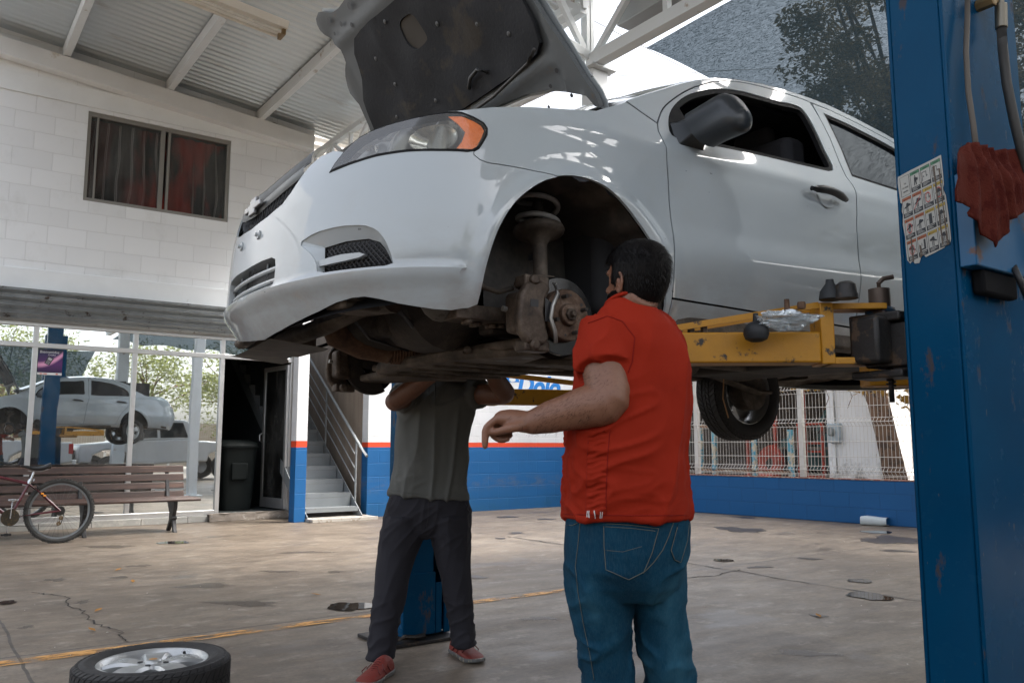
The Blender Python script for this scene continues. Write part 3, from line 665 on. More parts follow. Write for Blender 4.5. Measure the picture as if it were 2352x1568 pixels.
g = MB(); g.bb(13.31, 13.34, 6.2, 7.16, 0, 2.6); tag(g.build('boundary_wall', M_DW), 'white boundary wall carrying the sky blue box', 'wall')
# clutter in the bay
M_REDST = mat('red_oxide_steel', (.42, .055, .03), .6, vs=7, c2=(.2, .06, .04))
def frame_rack(name, x, ys, zs, label, cat):
    t = thing(name, (x, sum(ys) / len(ys), 0), label, cat); p = MB()
    for y in ys: p.bb(x, x + .05, y - .025, y + .025, .051, max(zs) + .03)
    p.build('upright', M_REDST, t)
    for z in zs: p = MB(); p.bb(x + .002, x + .048, ys[0] if ys[0] < ys[-1] else ys[-1], max(ys), z - .02, z + .02); p.build('rail', M_REDST, t)
    return t
frame_rack('storage_rack', 13.4, (9.0, 9.5), (.5, .95, 1.1, 1.45), 'red steel stool-like frame with square openings, left one in the bay', 'frame')
frame_rack('storage_rack', 14.0, (8.62, 8.95), (.5, .95, 1.1, 1.45), 'red steel frame with square openings, right one in the bay', 'frame')
for y, lb_ in ((10.35, 'left of the three tall red posts of the bay'), (9.72, 'middle of the three tall red posts, beside the red stool frame'), (9.1, 'right of the three tall red posts, between the two stool frames')):
    g = MB(); g.bb(13.0, 13.06, y - .03, y + .03, .051, 2.999); tag(g.build('steel_post', M_REDST), lb_, 'post')
sh_ = thing('work_bench', (14.6, 9.0, 0), 'long dark work bench with plank top in the shaded bay', 'bench')
g = MB(); g.bb(14.3, 14.9, 8.3, 10.6, .98, 1.03); g.build('top', mat('grey_plank', (.2, .17, .14), .8), sh_)
for y in (8.4, 9.4, 10.5):
    g = MB(); g.bb(14.35, 14.42, y, y + .07, .051, .979); g.bb(14.8, 14.87, y, y + .07, .051, .979); g.build('leg', mat('dark_bay_steel', (.05, .055, .06), .6), sh_)
dr = thing('old_truck_cab', (15.4, 9.2, 0), 'dark teal vehicle cab parked deep in the bay', 'vehicle')
g = MB(); g.prism([(-1.6, .55), (-1.6, 1.15), (-1.2, 1.25), (-.9, 1.75), (.2, 1.8), (.5, 1.3), (1.3, 1.2), (1.35, .55)], (15.15, 9.9, 0), (0, 1, 0), (0, 0, 1), (1.1, 0, 0)); g.build('body', mat('dull_teal_paint', (.05, .13, .13), .4), dr, bevel=.06, seg=3)
for y in (9.0, 10.8):
    g = MB(); g.cyl((15.14, y, .42), (15.35, y, .42), .37, n=24); g.build('wheel', M_RUBBER, dr, smooth=40)
g = MB(); g.prism([(-1.1, 1.28), (-.85, 1.68), (.12, 1.72), (.36, 1.3)], (15.14, 9.9, 0), (0, 1, 0), (0, 0, 1), (-.01, 0, 0)); g.build('window', M_BLACK, dr)
for i, (x, y, z, s, c) in enumerate(((14.6, 8.9, 1.03, (.3, .5, .22), (.12, .2, .16)), (14.55, 10.2, 1.03, (.35, .4, .3), (.16, .13, .1)), (13.6, 8.75, .05, (.4, .5, .45), (.05, .055, .06)), (13.5, 10.8, .05, (.4, .6, .7), (.10, .09, .09)))):
    g = MB(); g.box((x, y, z + s[2] / 2 + .001), s, rz=.2 * i); g.box((x, y, z + s[2] + .012), (s[0] + .02, s[1] + .02, .02), rz=.2 * i)
    tag(g.build('crate', mat('crate_%d' % i, c, .7), None, bevel=.01), ['dusty green crate on the bay work bench', 'brown crate on the far end of the bay work bench', 'dark crate on the bay floor below the right red frame', 'tall grey crate on the floor at the left of the bay'][i], 'crate')
g = MB(); g.lathe([(.28, 0), (.34, .1), (.30, .18), (.1, .12)], (12.75, 9.55, .72), (-1, .3, .15), 24); tag(g.build('red_fan_guard', M_REDST, None, smooth=30), 'round red metal disc leaning low behind the fence', 'disc')
# street slab and pavement outside
g = MB(); g.add([(10.9, -60, .004), (12.4, -60, .004), (12.4, 60, .004), (10.9, 60, .004)], [(0, 1, 2, 3)]); tag(g.build('pavement', mat('pale_pavement', (.42, .38, .33), .85, vs=2)), kind='structure')
# ============================================================ TREES
def m_leaf(name, a, b):
    k = N(name); c = k.mix(k.noise(1.5, 3), a, b); d = k.pbr(k.mix(k.n('ObjectInfo').outputs['Random'], c, c), .55)
    tl = k.n('BsdfTranslucent', {'Color': tuple(min(x * 2.2, 1) for x in b) + (1,)}).outputs[0]; m = k.n('MixShader', {0: .35}); k.t.links.new(d, m.inputs[1]); k.t.links.new(tl, m.inputs[2]); return k.done(m.outputs[0])
M_LEAF = m_leaf('green_foliage', (.05, .065, .022), (.14, .15, .05)); M_LEAFY = m_leaf('yellowing_leaves', (.10, .075, .015), (.30, .17, .03)); M_LEAFB = m_leaf('brown_green_foliage', (.09, .065, .03), (.20, .14, .06))
M_BARK = mat('rough_bark', (.20, .12, .075), .9, vs=5, var=.4, bump=1, bs=18, c2=(.09, .06, .045), cut=.5)
def leaves(m, c, r, n, size, rnd, fill=.5):
    for i in range(n):
        while True:
            p = Vector((rnd.uniform(-1, 1), rnd.uniform(-1, 1), rnd.uniform(-1, 1)))
            if p.length < 1 and p.length > fill * rnd.random(): break
        q = Vector(c) + Vector((p.x * r[0], p.y * r[1], p.z * r[2]))
        a = Vector((rnd.gauss(0, 1), rnd.gauss(0, 1), rnd.gauss(0, .6))).normalized(); b = a.cross(Vector((rnd.gauss(0, 1), rnd.gauss(0, 1), rnd.gauss(0, 1)))).normalized(); s = size * rnd.uniform(.6, 1.3)
        m.add([q - a * s, q - b * s * .38 + a * s * .1, q + a * s, q + b * s * .38 + a * s * .1], [(0, 1, 2, 3)])
def tree(loc, h, r, label, seed, leafm, nclump=26, per=110, size=.09, trunk_r=.16, cat='tree', group=None, zmin=.45, spread=(.20, .36)):
    rnd = random.Random(seed); T = thing('leafy_tree', loc, label, cat, group); L = Vector(loc)
    tr = MB(); top = L + Vector((rnd.uniform(-.3, .3), rnd.uniform(-.3, .3), h * .62)); tr.tube([L, L.lerp(top, .35) + Vector((.08, .05, 0)), L.lerp(top, .7), top], [trunk_r * 1.25, trunk_r, trunk_r * .8, trunk_r * .5], 9)
    cr = MB()
    for i in range(nclump):
        a = rnd.uniform(0, 6.283); q = math.sqrt(rnd.random()); z = h * rnd.uniform(zmin, .97); w_ = r * q * (1 - .55 * abs(z / h - .68) / .4)
        c = L + Vector((w_ * math.cos(a), w_ * math.sin(a), z)); s = r * rnd.uniform(*spread)
        leaves(cr, c, (s * 1.2, s * 1.2, s * .75), per, size, rnd)
        if i % 2 == 0: st_ = L.lerp(top, rnd.uniform(.55, 1)); tr.tube([st_, st_.lerp(c, .5) + Vector((0, 0, .15)), c], [trunk_r * .38, trunk_r * .22, .015], 5)
    tr.build('trunk', M_BARK, T, smooth=0); cr.build('crown', leafm, T, fix=False); return T
# tree behind the fence: leaning trunk with a few hanging, yellowing leaves
TT = thing('leaning_tree', (12.3, 7.05, 0), 'thick leaning brown tree trunk with yellowing leaves behind the fence', 'tree')
g = MB(); g.tube([(12.3, 6.93, 0), (12.3, 7.00, .45), (12.3, 7.13, 1.2), (12.3, 7.24, 1.75), (12.35, 7.42, 2.2), (12.3, 7.6, 2.9), (12.2, 7.7, 3.8)], [.24, .17, .155, .16, .17, .14, .10], 14)
g.tube([(12.35, 7.38, 2.1), (12.3, 7.95, 2.25), (12.1, 8.5, 2.5)], [.07, .05, .03], 8); g.tube([(12.35, 7.2, 1.95), (12.2, 6.7, 2.5), (12.1, 6.2, 3.1)], [.09, .06, .04], 8); g.build('trunk', M_BARK, TT, smooth=0)
rnd = random.Random(11); g = MB()
for c, r, n_, s in (((11.7, 7.0, 1.98), (.35, .5, .22), 60, .075), ((11.8, 6.35, 1.9), (.3, .42, .36), 80, .09), ((11.9, 6.25, 2.4), (.5, .8, .5), 200, .09), ((11.8, 8.0, 2.15), (.4, .7, .2), 90, .07), ((12, 7.2, 3.2), (1.3, 1.6, .7), 200, .09), ((12.3, 8.8, 3.5), (1.2, 1.5, .6), 150, .09), ((12.0, 5.5, 3.3), (1.2, 1.4, .7), 200, .09), ((11.3, 7.9, 1.97), (.2, .5, .10), 26, .05)):
    leaves(g, c, r, n_, s, rnd, .2)
g.build('crown', M_LEAFY, TT, fix=False)
g = MB()
for y in (7.75, 7.35, 6.4, 6.8): g.tube([(11.9, y, 2.5), (11.75, y + .1, 2.1), (11.7, y - .05, 1.8), (11.7, y + .04, 1.62)], .006, 5)
g.build('twig', M_BARK, TT, smooth=0)
# trees seen through the net, and those across the street that the shop glass mirrors
tree((14.2, 7.3, 0), 11.5, 3.2, 'brown leaved tree showing through the shade net', 21, M_LEAFB, 110, 420, .058, zmin=.42, spread=(.09, .19))
tree((12.9, 3.6, 0), 9.5, 2.8, 'broad tree behind the shade net at the right edge', 26, M_LEAFB, 40, 380, .06, zmin=.55, spread=(.10, .22))
tree((15, .5, 0), 7, 3.4, 'green tree beyond the fence at the far right', 22, M_LEAF, 34, 110, .13)
tree((16, -5.5, 0), 7, 3.6, 'green tree by the street corner', 23, M_LEAF, 34, 110, .13)
for i, (x, y, h, r) in enumerate(((-2.5, -17, 6.0, 3.2), (3.5, -19, 6.6, 3.6), (9, -16, 5.6, 3.0), (14, -18, 6.5, 3.6), (-9, -17, 6, 3.4), (20, -14, 6, 3.2))):
    tree((x, y, 0), h, r, ['bushy street tree left of the parked pickups', 'large yellow green street tree behind the pickups', 'yellowing street tree beyond the right pickup', 'tall street tree at the corner', 'street tree at the far left across the road', 'street tree at the far right across the road'][i], 31 + i, M_LEAF, 34, 170, .10, zmin=.28)
g = MB(); g.bb(-14, 24, -22, -21.7, 0, 2.2); tag(g.build('street_wall', mat('far_street_wall', (.42, .36, .3), .8, vs=.6)), 'long plain wall across the street', 'wall')
sb = thing('offscreen_dark_block', (14, -7, 0), 'unseen brown building added to darken reflections at the right of the yard', 'building')  # added out of view to darken reflections on the blue post and car door
g = MB(); g.bb(12.6, 18, -15, -.3, 0, 4.3); g.build('wall', mat('brown_blocker_wall', (.16, .13, .10), .85, vs=.8, c2=(.09, .075, .06)), sb)
g = MB(); g.bb(12.4, 18.2, -15.2, -.1, 4.301, 4.5); g.build('roof', mat('grey_blocker_roof', (.2, .2, .19), .8), sb)
for y in (-13, -10, -7, -4):
    g = MB(); g.bb(12.56, 12.599, y, y + 1.6, 1.0, 2.3); g.build('window', M_BLACK, sb)
# street-side mesh fence, mirrored in the glass
f2 = thing('mesh_fence', (5, -11, 0), 'white wire mesh fence along the street behind the pickups', 'fence')
g = MB(); x = 1.0
while x < 11.4: g.tube([(x, -11, .5), (x, -11, 2.1)], .006, 3, cap=False); x += .085
g.build('vertical_wires', M_FENCE, f2); g = MB()
for z in (.5, .8, 1.1, 1.4, 1.7, 2.08): g.tube([(1, -11, z), (11.4, -11, z)], .006, 3, cap=False)
g.build('horizontal_wires', M_FENCE, f2)
for x in (1.0, 3.6, 6.2, 8.8, 11.4):
    g = MB(); g.bb(x - .04, x + .04, -11.04, -10.96, 0, 2.15); g.build('post', M_FPOST, f2)
# ============================================================ PICKUPS behind the photographer
M_TRUCK = mat('white_truck_paint', (.62, .63, .64), .22, vs=2, var=.03, Coat_Weight=.6)
M_DGLASS = mat('dark_vehicle_glass', (.012, .016, .018), .05)
def pickup(loc, rz, label, copy_of=None):
    T = thing('pickup_truck', (0, 0, 0), label, 'pickup truck', 'pickups parked behind the photographer')
    # side profile along x (front = -x), 1.9 m wide
    body = [(-2.75, .55), (-2.8, .95), (-2.72, 1.12), (-1.55, 1.2), (-1.5, 1.22), (.75, 1.22), (.8, 1.18), (2.70, 1.18), (2.72, .62), (2.3, .55), (2.24, .78), (1.95, .92), (1.55, .92), (1.27, .78), (1.2, .55), (-1.3, .5), (-1.36, .78), (-1.65, .93), (-2.05, .93), (-2.35, .78), (-2.4, .55)]
    m = MB(); m.prism(body, (0, -.95, 0), (1, 0, 0), (0, 0, 1), (0, 1.9, 0)); m.build('body', M_TRUCK, T, bevel=.05, seg=3)
    cab = [(-1.45, 1.221), (-.75, 1.80), (-.55, 1.86), (.45, 1.86), (.62, 1.80), (.78, 1.221)]
    m = MB(); m.rings([[(x, -s * (.93 - .12 * (z - 1.22) / .64), z) for x, z in cab] for s in (1, .5, 0, -.5, -1)]); m.build('cab', M_TRUCK, T, bevel=.03)
    for s in (1, -1):
        for w_ in ([(-1.2, 1.28), (-.72, 1.72), (-.38, 1.77), (-.38, 1.28)], [(-.30, 1.28), (-.30, 1.77), (.42, 1.77), (.60, 1.28)]):
            m = MB(); m.add([(x, s * (.942 - .12 * (z - 1.22) / .64), z) for x, z in w_], [(0, 1, 2, 3)]); m.build('side_window', M_DGLASS, T)
        m = MB(); m.bb(2.60, 2.735, s * .80 - .10, s * .80 + .155 * s if s > 0 else s * .80 + .10, .84, 1.14); m.build('tail_light', mat('red_lamp_plastic', (.45, .01, .01), .15), T, bevel=.02)
        m = MB(); m.bb(-1.0, -.82, s * .95 - .02, s * 1.15 + .02 * s, 1.22, 1.42); m.build('mirror', M_BLACK, T, bevel=.03)
        for x in (-1.86, 1.74):
            m = MB(); m.lathe([(.20, -.1), (.34, -.1), (.38, -.06), (.38, .06), (.34, .1), (.22, .1)], (x, s * .86, .38), (0, s, 0), 28)
            wt = m.build('wheel', M_RUBBER, T, smooth=40); m = MB(); m.lathe([(.225, .09), (.2, .03), (.06, .06), (.001, .07)], (x, s * .86, .38), (0, s, 0), 14); m.build('rim', M_ALU, wt, smooth=40)
    m = MB(); m.bb(2.725, 2.85, -.9, .9, .5, .68); m.build('rear_bumper', M_ALU, T, bevel=.03)
    m = MB(); m.bb(2.722, 2.728, -.06, .06, .98, 1.10); m.build('emblem', mat('red_lamp_plastic', (.45, .01, .01)), T)
    m = MB(); m.bb(-2.83, -2.78, -.75, .75, .66, .95); m.build('grille', M_BLACK, T)
    text_obj('MC', .22, (-2.0 + .9, -.9525, .86), (1, 0, 0), (0, 0, 1), mat('red_lamp_plastic', (.45, .01, .01)), T, bold=.01)
    T.location = loc; T.rotation_euler = (0, 0, rz); return T
pickup((.9, -1.9, 0), rad(180 + 178) if False else rad(0), 'white pickup parked nearest to the open bay')
pickup((6.6, -3.6, 0), rad(-6), 'white pickup parked further right beside the column')
# ============================================================ THE SALOON ON THE LIFT
CX0, CY0, YAW = 1.70, 2.80, rad(2.1)
CC, CS = math.cos(YAW), math.sin(YAW)
HW, XC, XR = .88, -.33, 2.75
def hermite(z, t):
    z = min(max(z, t[0][0]), t[-1][0]); n = len(t)
    i = next((k for k in range(n - 1) if z <= t[k + 1][0]), n - 2)
    h = t[i + 1][0] - t[i][0]; u = (z - t[i][0]) / h
    def sl(k):
        if k in (0, n - 1): k = max(k, 1); return (t[k][1] - t[k - 1][1]) / (t[k][0] - t[k - 1][0])
        a = (t[k][1] - t[k - 1][1]) / (t[k][0] - t[k - 1][0]); b = (t[k + 1][1] - t[k][1]) / (t[k + 1][0] - t[k][0])
        return 0 if a * b <= 0 else 2 * a * b / (a + b)
    m0, m1 = sl(i) * h, sl(i + 1) * h
    return (2 * u**3 - 3 * u * u + 1) * t[i][1] + (u**3 - 2 * u * u + u) * m0 + (-2 * u**3 + 3 * u * u) * t[i + 1][1] + (u**3 - u * u) * m1
INS = [(1.30, .12), (1.38, .095), (1.45, .055), (1.53, .020), (1.62, .004), (1.74, 0), (1.9, .008), (2.02, .02), (2.12, .05), (2.20, .085), (2.45, .19), (2.70, .31)]
NOSE = [(1.30, .33), (1.38, .368), (1.44, .408), (1.52, .456), (1.56, .468), (1.68, .462), (1.80, .452), (1.9, .43), (2.0, .385), (2.1, .31), (2.2, .20), (2.3, .10), (2.7, .05)]
TAIL = [(1.30, .72), (1.5, .84), (1.7, .88), (1.95, .82), (2.1, .74), (2.2, .62), (2.7, .5)]
def tab(f, x0, x1, y0, y1, n, flip):
    ph = [math.pi / 2 * i / 400 for i in range(401)]; P_ = [f(p) for p in ph]; s = [0]
    for a, b in zip(P_[:-1], P_[1:]): s.append(s[-1] + math.dist(a, b))
    return ph, s
PHF, SF = tab(lambda p: (XC - .48 * math.cos(p) ** (2 / 2.1), .88 * math.sin(p) ** (2 / 2.1)), 0, 0, 0, 0, 0, 0)
PHR, SRR = tab(lambda p: (XR + .88 * math.sin(p) ** (2 / 3), .88 * max(math.cos(p), 0) ** (2 / 3)), 0, 0, 0, 0, 0, 0)
S_C = SF[-1]; S_R = S_C + XR - XC; S_E = S_R + SRR[-1]
def look(s, xs, ys):
    if s <= xs[0]: return ys[0]
    if s >= xs[-1]: return ys[-1]
    lo, hi = 0, len(xs) - 1
    while hi - lo > 1:
        m = (lo + hi) // 2
        if xs[m] <= s: lo = m
        else: hi = m
    return ys[lo] + (ys[hi] - ys[lo]) * (s - xs[lo]) / (xs[hi] - xs[lo])
def sidew(z): return HW - hermite(z, INS)
SFW, SRW, ZWH = S_C - XC - .01, S_C - XC + 2.52, 1.51        # wheel-arch centres in s
def relief(s, z):
    """real pressed shapes of the panels: arch flares, shoulder and waist creases"""
    d = 0
    for c in (SFW, SRW):
        r = math.hypot(s - c, (z - ZWH))
        if z > 1.38: d += .020 * math.exp(-((r - .372) / .030) ** 2) + .006 * math.exp(-((r - .44) / .05) ** 2)
    if s > S_C - .1:
        k = ss(S_C + .2, S_C + .9, s)
        d += k * .010 * (1 - ss(0, .11, abs(z - 1.70 - .02 * (s - 1.8)))) - k * .006 * ss(.0, .1, 1.66 - z)
        zc = 2.065 + .02 * (s - 1.1); d += .008 * (1 - ss(0, .06, abs(z - zc))) * ss(S_C - .1, S_C + .3, s)
    else:
        d += .014 * (1 - min(abs(z - 1.550) / (.014 if z > 1.55 else .05), 1)) * ss(0, .3, s + .3)
    return d
def body_pt(s, z, off=0, side=1):
    def base(s, z):
        w_ = sidew(z)
        if s < S_C:
            ph = look(max(s, 0), SF, PHF); x = XC - hermite(z, NOSE) * max(math.cos(ph), 0) ** (2 / 2.1); q = w_ * math.sin(ph) ** (2 / 2.1)
        elif s <= S_R: x = XC + s - S_C; q = w_
        else:
            ph = look(s - S_R, SRR, PHR); x = XR + hermite(z, TAIL) * math.sin(ph) ** (2 / 3); q = w_ * max(math.cos(ph), 0) ** (2 / 3)
        return Vector((x, -q, z))
    p = base(s, z); e = .004
    if s < .012: du = Vector((0, -1, 0))
    else: du = base(s + e, z) - base(s - e, z)
    dv = base(s, z + e) - base(s, z - e); n_ = du.cross(dv)
    if n_.length < 1e-12: n_ = Vector((0, -1, 0))
    n_.normalize()
    c = Vector((1.0, 0, 0))
    if n_.dot(Vector((p.x - c.x, p.y, 0))) < 0: n_ = -n_
    p = p + n_ * (off + relief(s, z))
    if s < .012: p.y = 0
    if side < 0: p.y = -p.y
    return p
def L2W(p): return Vector((CX0 + p.x * CC + p.y * CS, CY0 - p.x * CS + p.y * CC, p.z))
def inside(p, poly):
    c = False; x, y = p; n = len(poly); j = n - 1
    for i in range(n):
        if (poly[i][1] > y) != (poly[j][1] > y) and x < (poly[j][0] - poly[i][0]) * (y - poly[i][1]) / (poly[j][1] - poly[i][1]) + poly[i][0]: c = not c
        j = i
    return c
def area(p): return sum(p[i][0] * p[(i + 1) % len(p)][1] - p[(i + 1) % len(p)][0] * p[i][1] for i in range(len(p))) / 2
def inset(poly, d):
    n = len(poly); sg = 1 if area(poly) > 0 else -1; out = []
    for i in range(n):
        a, b, c = Vector(poly[i - 1]), Vector(poly[i]), Vector(poly[(i + 1) % n]); e1 = (b - a); e2 = (c - b)
        if e1.length < 1e-6 or e2.length < 1e-6: out.append(tuple(b)); continue
        e1.normalize(); e2.normalize(); n1 = Vector((-e1.y, e1.x)) * sg; n2 = Vector((-e2.y, e2.x)) * sg; m = n1 + n2
        m = m / max(m.length_squared / 2, .5) if m.length > 1e-6 else n1
        out.append((b.x + m.x * d, b.y + m.y * d))
    return out
def dense(poly, st):
    out = []
    for i in range(len(poly)):
        a, b = Vector(poly[i]), Vector(poly[(i + 1) % len(poly)]); k = max(1, int((b - a).length / st))
        out += [tuple(a.lerp(b, j / k)) for j in range(k)]
    return out
def round_poly(poly, it=2):
    for _ in range(it):
        out = []
        for i in range(len(poly)):
            a, b = Vector(poly[i]), Vector(poly[(i + 1) % len(poly)]); out += [tuple(a.lerp(b, .2)), tuple(a.lerp(b, .8))]
        poly = out
    return poly
def cdt(poly, holes, st):
    loops = [dense(poly, st)] + [dense(h, st) for h in holes]; vs = []; es = []
    for L in loops:
        b = len(vs); vs += [Vector(p) for p in L]; es += [(b + i, b + (i + 1) % len(L)) for i in range(len(L))]
    x0, x1 = min(p[0] for p in poly), max(p[0] for p in poly); y0, y1 = min(p[1] for p in poly), max(p[1] for p in poly)
    edge = [v.copy() for v in vs]; cell = {}
    for v in edge: cell.setdefault((int(v.x // st), int(v.y // st)), []).append(v)
    y = y0 + st / 2; r = 0
    while y < y1:
        x = x0 + st / 2 + (st / 2 if r % 2 else 0)
        while x < x1:
            if inside((x, y), poly) and not any(inside((x, y), h) for h in holes):
                cx, cy = int(x // st), int(y // st)
                if all((v - Vector((x, y))).length > st * .45 for i in (-1, 0, 1) for j in (-1, 0, 1) for v in cell.get((cx + i, cy + j), ())): vs.append(Vector((x, y)))
            x += st
        y += st * .87; r += 1
    V, E, F, *_ = delaunay_2d_cdt(vs, es, [], 0, 1e-6)
    fs = []
    for f in F:
        c = sum((V[i] for i in f), Vector((0, 0))) / len(f)
        if inside(c, poly) and not any(inside(c, h) for h in holes): fs.append(tuple(f))
    return V, fs
def panel(name, m, parent, poly, holes=(), side=1, off=0, thick=.010, st=.030, gap=.0022, fn=None, smooth=38, ret=0):
    poly = inset(dense(poly, st), gap) if gap else poly; holes = [list(h) for h in holes]
    V, fs = cdt(poly, holes, st); fn = fn or body_pt
    top = [L2W(fn(v.x, v.y, off, side)) for v in V]; bot = [L2W(fn(v.x, v.y, off - thick, side)) for v in V]; n = len(V); F = list(fs); cnt = {}
    for f in fs:
        for i in range(len(f)): a, b = f[i], f[(i + 1) % len(f)]; cnt[(a, b)] = 1
    M_ = MB(); fl = [tuple(f) for f in fs]
    if thick: fl += [tuple(n + i for i in reversed(f)) for f in fs] + [(b, a, n + a, n + b) for a, b in cnt if (b, a) not in cnt]
    M_.add(top + (bot if thick else []), fl)
    return M_.build(name, m, parent, smooth=smooth)

def m_paint():
    k = N('white_car_paint'); s = k.n('SeparateXYZ', {'Vector': k.tc})
    c = k.mix(k.noise(1.5, 4), (.345, .385, .405), (.395, .43, .445))
    dirt = k.math('MULTIPLY', k.ramp(s.outputs[2], [(.0, 0), (1, 1)]), 1)
    low = k.math('MULTIPLY', k.math('MULTIPLY_ADD', s.outputs[2], -2.6, 4.45), k.ramp(k.noise(4, 8, .72, vec=k.map((.7, .7, 1.6))), [(.38, 0), (.72, 1)]))
    c = k.mix(k.math('MINIMUM', k.math('MAXIMUM', low, 0), .75), c, (.22, .165, .12))
    sc = k.ramp(k.noise(34, 3, .6, vec=k.map((.5, .5, 1.3), (3, 3, 3))), [(.735, 0), (.75, .7)]); c = k.mix(sc, c, (.05, .045, .04))
    smear = k.ramp(k.noise(2.3, 7, .7, vec=k.map(loc=(5, 1, 2))), [(.55, 0), (.8, .28)]); c = k.mix(smear, c, (.36, .33, .28))
    return k.done(k.pbr(c, .5, 0, Specular_IOR_Level=.25, Coat_Weight=1.0, Coat_IOR=1.6, Coat_Roughness=k.math('MULTIPLY_ADD', k.ramp(k.noise(3.2, 6, .7), [(.5, 0), (.8, 1)]), .16, .032), Normal=k.bump(k.noise(1.6, 2), .008, .02)))
M_PAINT = m_paint()
M_PRIMER = mat('grey_bonnet_underside', (.10, .108, .11), .5, .1, vs=3, c2=(.13, .095, .065), cut=.6)
def m_dirtymetal(name, a, b, c, rough=.75, metal=.1, sc=7):
    k = N(name); col = k.ramp(k.noise(sc, 8, .7), [(.32, a), (.5, b), (.68, c)]); return k.done(k.pbr(col, rough, metal, Normal=k.bump(k.noise(sc * 5, 5, .7), .5, .004)))
M_UNDER = m_dirtymetal('road_dirt_underbody', (.018, .015, .013), (.028, .022, .018), (.075, .06, .046))
M_UNDER2 = m_dirtymetal('dusty_steel_parts', (.034, .027, .021), (.082, .064, .049), (.17, .138, .108), .7, .25, 9)
M_RUST = m_dirtymetal('rusty_exhaust', (.04, .020, .012), (.12, .065, .038), (.20, .13, .085), .8, .2, 11)
M_LINER = m_dirtymetal('wheel_arch_liner', (.026, .024, .022), (.052, .047, .042), (.12, .10, .082), .8, 0, 4)
M_CASTAL = m_dirtymetal('dirty_cast_aluminium', (.032, .024, .019), (.085, .062, .046), (.17, .135, .105), .55, .4, 16)
M_DISC = mat('worn_brake_disc', (.05, .05, .052), .20, .95, vs=9, var=.3)
M_HUBF = m_dirtymetal('rusty_hub_face', (.05, .026, .016), (.12, .075, .05), (.24, .18, .14), .55, .5, 22)
M_SEAL = mat('black_window_seal', (.008, .008, .009), .75, Specular_IOR_Level=.2)
M_CARGLASS = mat('dark_side_glass', (.006, .009, .011), .03, vs=1, var=.1, IOR=1.5)
M_CARGLASS2 = mat('tinted_rear_glass', (.012, .014, .018), .03, vs=1, var=.1, IOR=1.45)
car = thing('white_saloon', (CX0 + 1.3, CY0 - .05, 1.44), 'white four-door saloon raised on the lift with its bonnet open and front wheel off', 'car')
def ls(l, d=0): return [(a + d, b) for a, b in l]
ARCH = [(1.055, 1.462), (1.062, 1.54), (1.074, 1.602), (1.093, 1.66), (1.122, 1.715), (1.158, 1.762), (1.204, 1.803), (1.257, 1.839), (1.312, 1.862), (1.372, 1.875), (1.444, 1.876), (1.512, 1.861), (1.583, 1.822), (1.650, 1.765), (1.705, 1.70), (1.745, 1.63), (1.772, 1.55), (1.782, 1.455)]
def catm(l, k=3, closed=False):
    out = []; n = len(l)
    for i in range(n if closed else n - 1):
        g_ = lambda j: Vector(l[j % n]) if closed else Vector(l[min(max(j, 0), n - 1)])
        a, b, c, d = g_(i - 1), g_(i), g_(i + 1), g_(i + 2)
        for q in range(k):
            t = q / k; out.append(tuple(.5 * ((2 * b) + (-a + c) * t + (2 * a - 5 * b + 4 * c - d) * t * t + (-a + 3 * b - 3 * c + d) * t ** 3)))
    if not closed: out.append(tuple(l[-1]))
    return out
ARCH = catm(ARCH)
BOT = [(0, 1.415), (.19, 1.428), (.343, 1.443), (.472, 1.458), (.569, 1.475), (.638, 1.482), (.688, 1.482), (.741, 1.472), (.804, 1.457), (.864, 1.447), (.922, 1.440), (.979, 1.439), (1.03, 1.449), (1.055, 1.462)]
LAMP = [(.514, 1.878), (.530, 1.905), (.557, 1.939), (.582, 1.962), (.608, 1.979), (.655, 1.992), (.712, 2.000), (.825, 2.010), (.925, 2.018), (.977, 2.017), (1.024, 2.004), (1.059, 1.991), (1.073, 1.976), (1.071, 1.955), (1.055, 1.930), (1.040, 1.908), (1.023, 1.898), (1.003, 1.893), (.917, 1.893), (.806, 1.897), (.705, 1.896), (.608, 1.888), (.545, 1.881)]
SEAM = [(1.312, 1.862), (1.26, 1.867), (1.207, 1.870), (1.129, 1.868), (1.075, 1.866), (1.045, 1.872), (1.023, 1.886)]
bumper_poly = BOT + ARCH[3:25] + SEAM[1:] + [LAMP[16], LAMP[17], LAMP[18], LAMP[19], LAMP[20], LAMP[21], LAMP[22], LAMP[0], LAMP[1], LAMP[2], (.50, 1.957), (.43, 1.955), (.385, 1.935), (.348, 1.900), (.310, 1.858), (.265, 1.828), (.16, 1.808), (.0, 1.798)]
NICHE = round_poly([(.40, 1.672), (.483, 1.693), (.595, 1.696), (.686, 1.687), (.731, 1.669), (.762, 1.637), (.785, 1.593), (.797, 1.560), (.674, 1.560), (.512, 1.562), (.500, 1.60), (.47, 1.63)], 1)
LOWG = [(0, 1.655), (.16, 1.657), (.235, 1.655), (.262, 1.645), (.270, 1.62), (.270, 1.575), (.262, 1.562), (.15, 1.558), (0, 1.557)]
# the lower grille reaches the middle line, so it is cut as a notch joined to the centre edge
def with_notch(poly, notch):
    return poly + [notch[0]] + notch[1:]
bp = bumper_poly + LOWG
def add_mirror(fn):
    for side in (1, -1): fn(side)
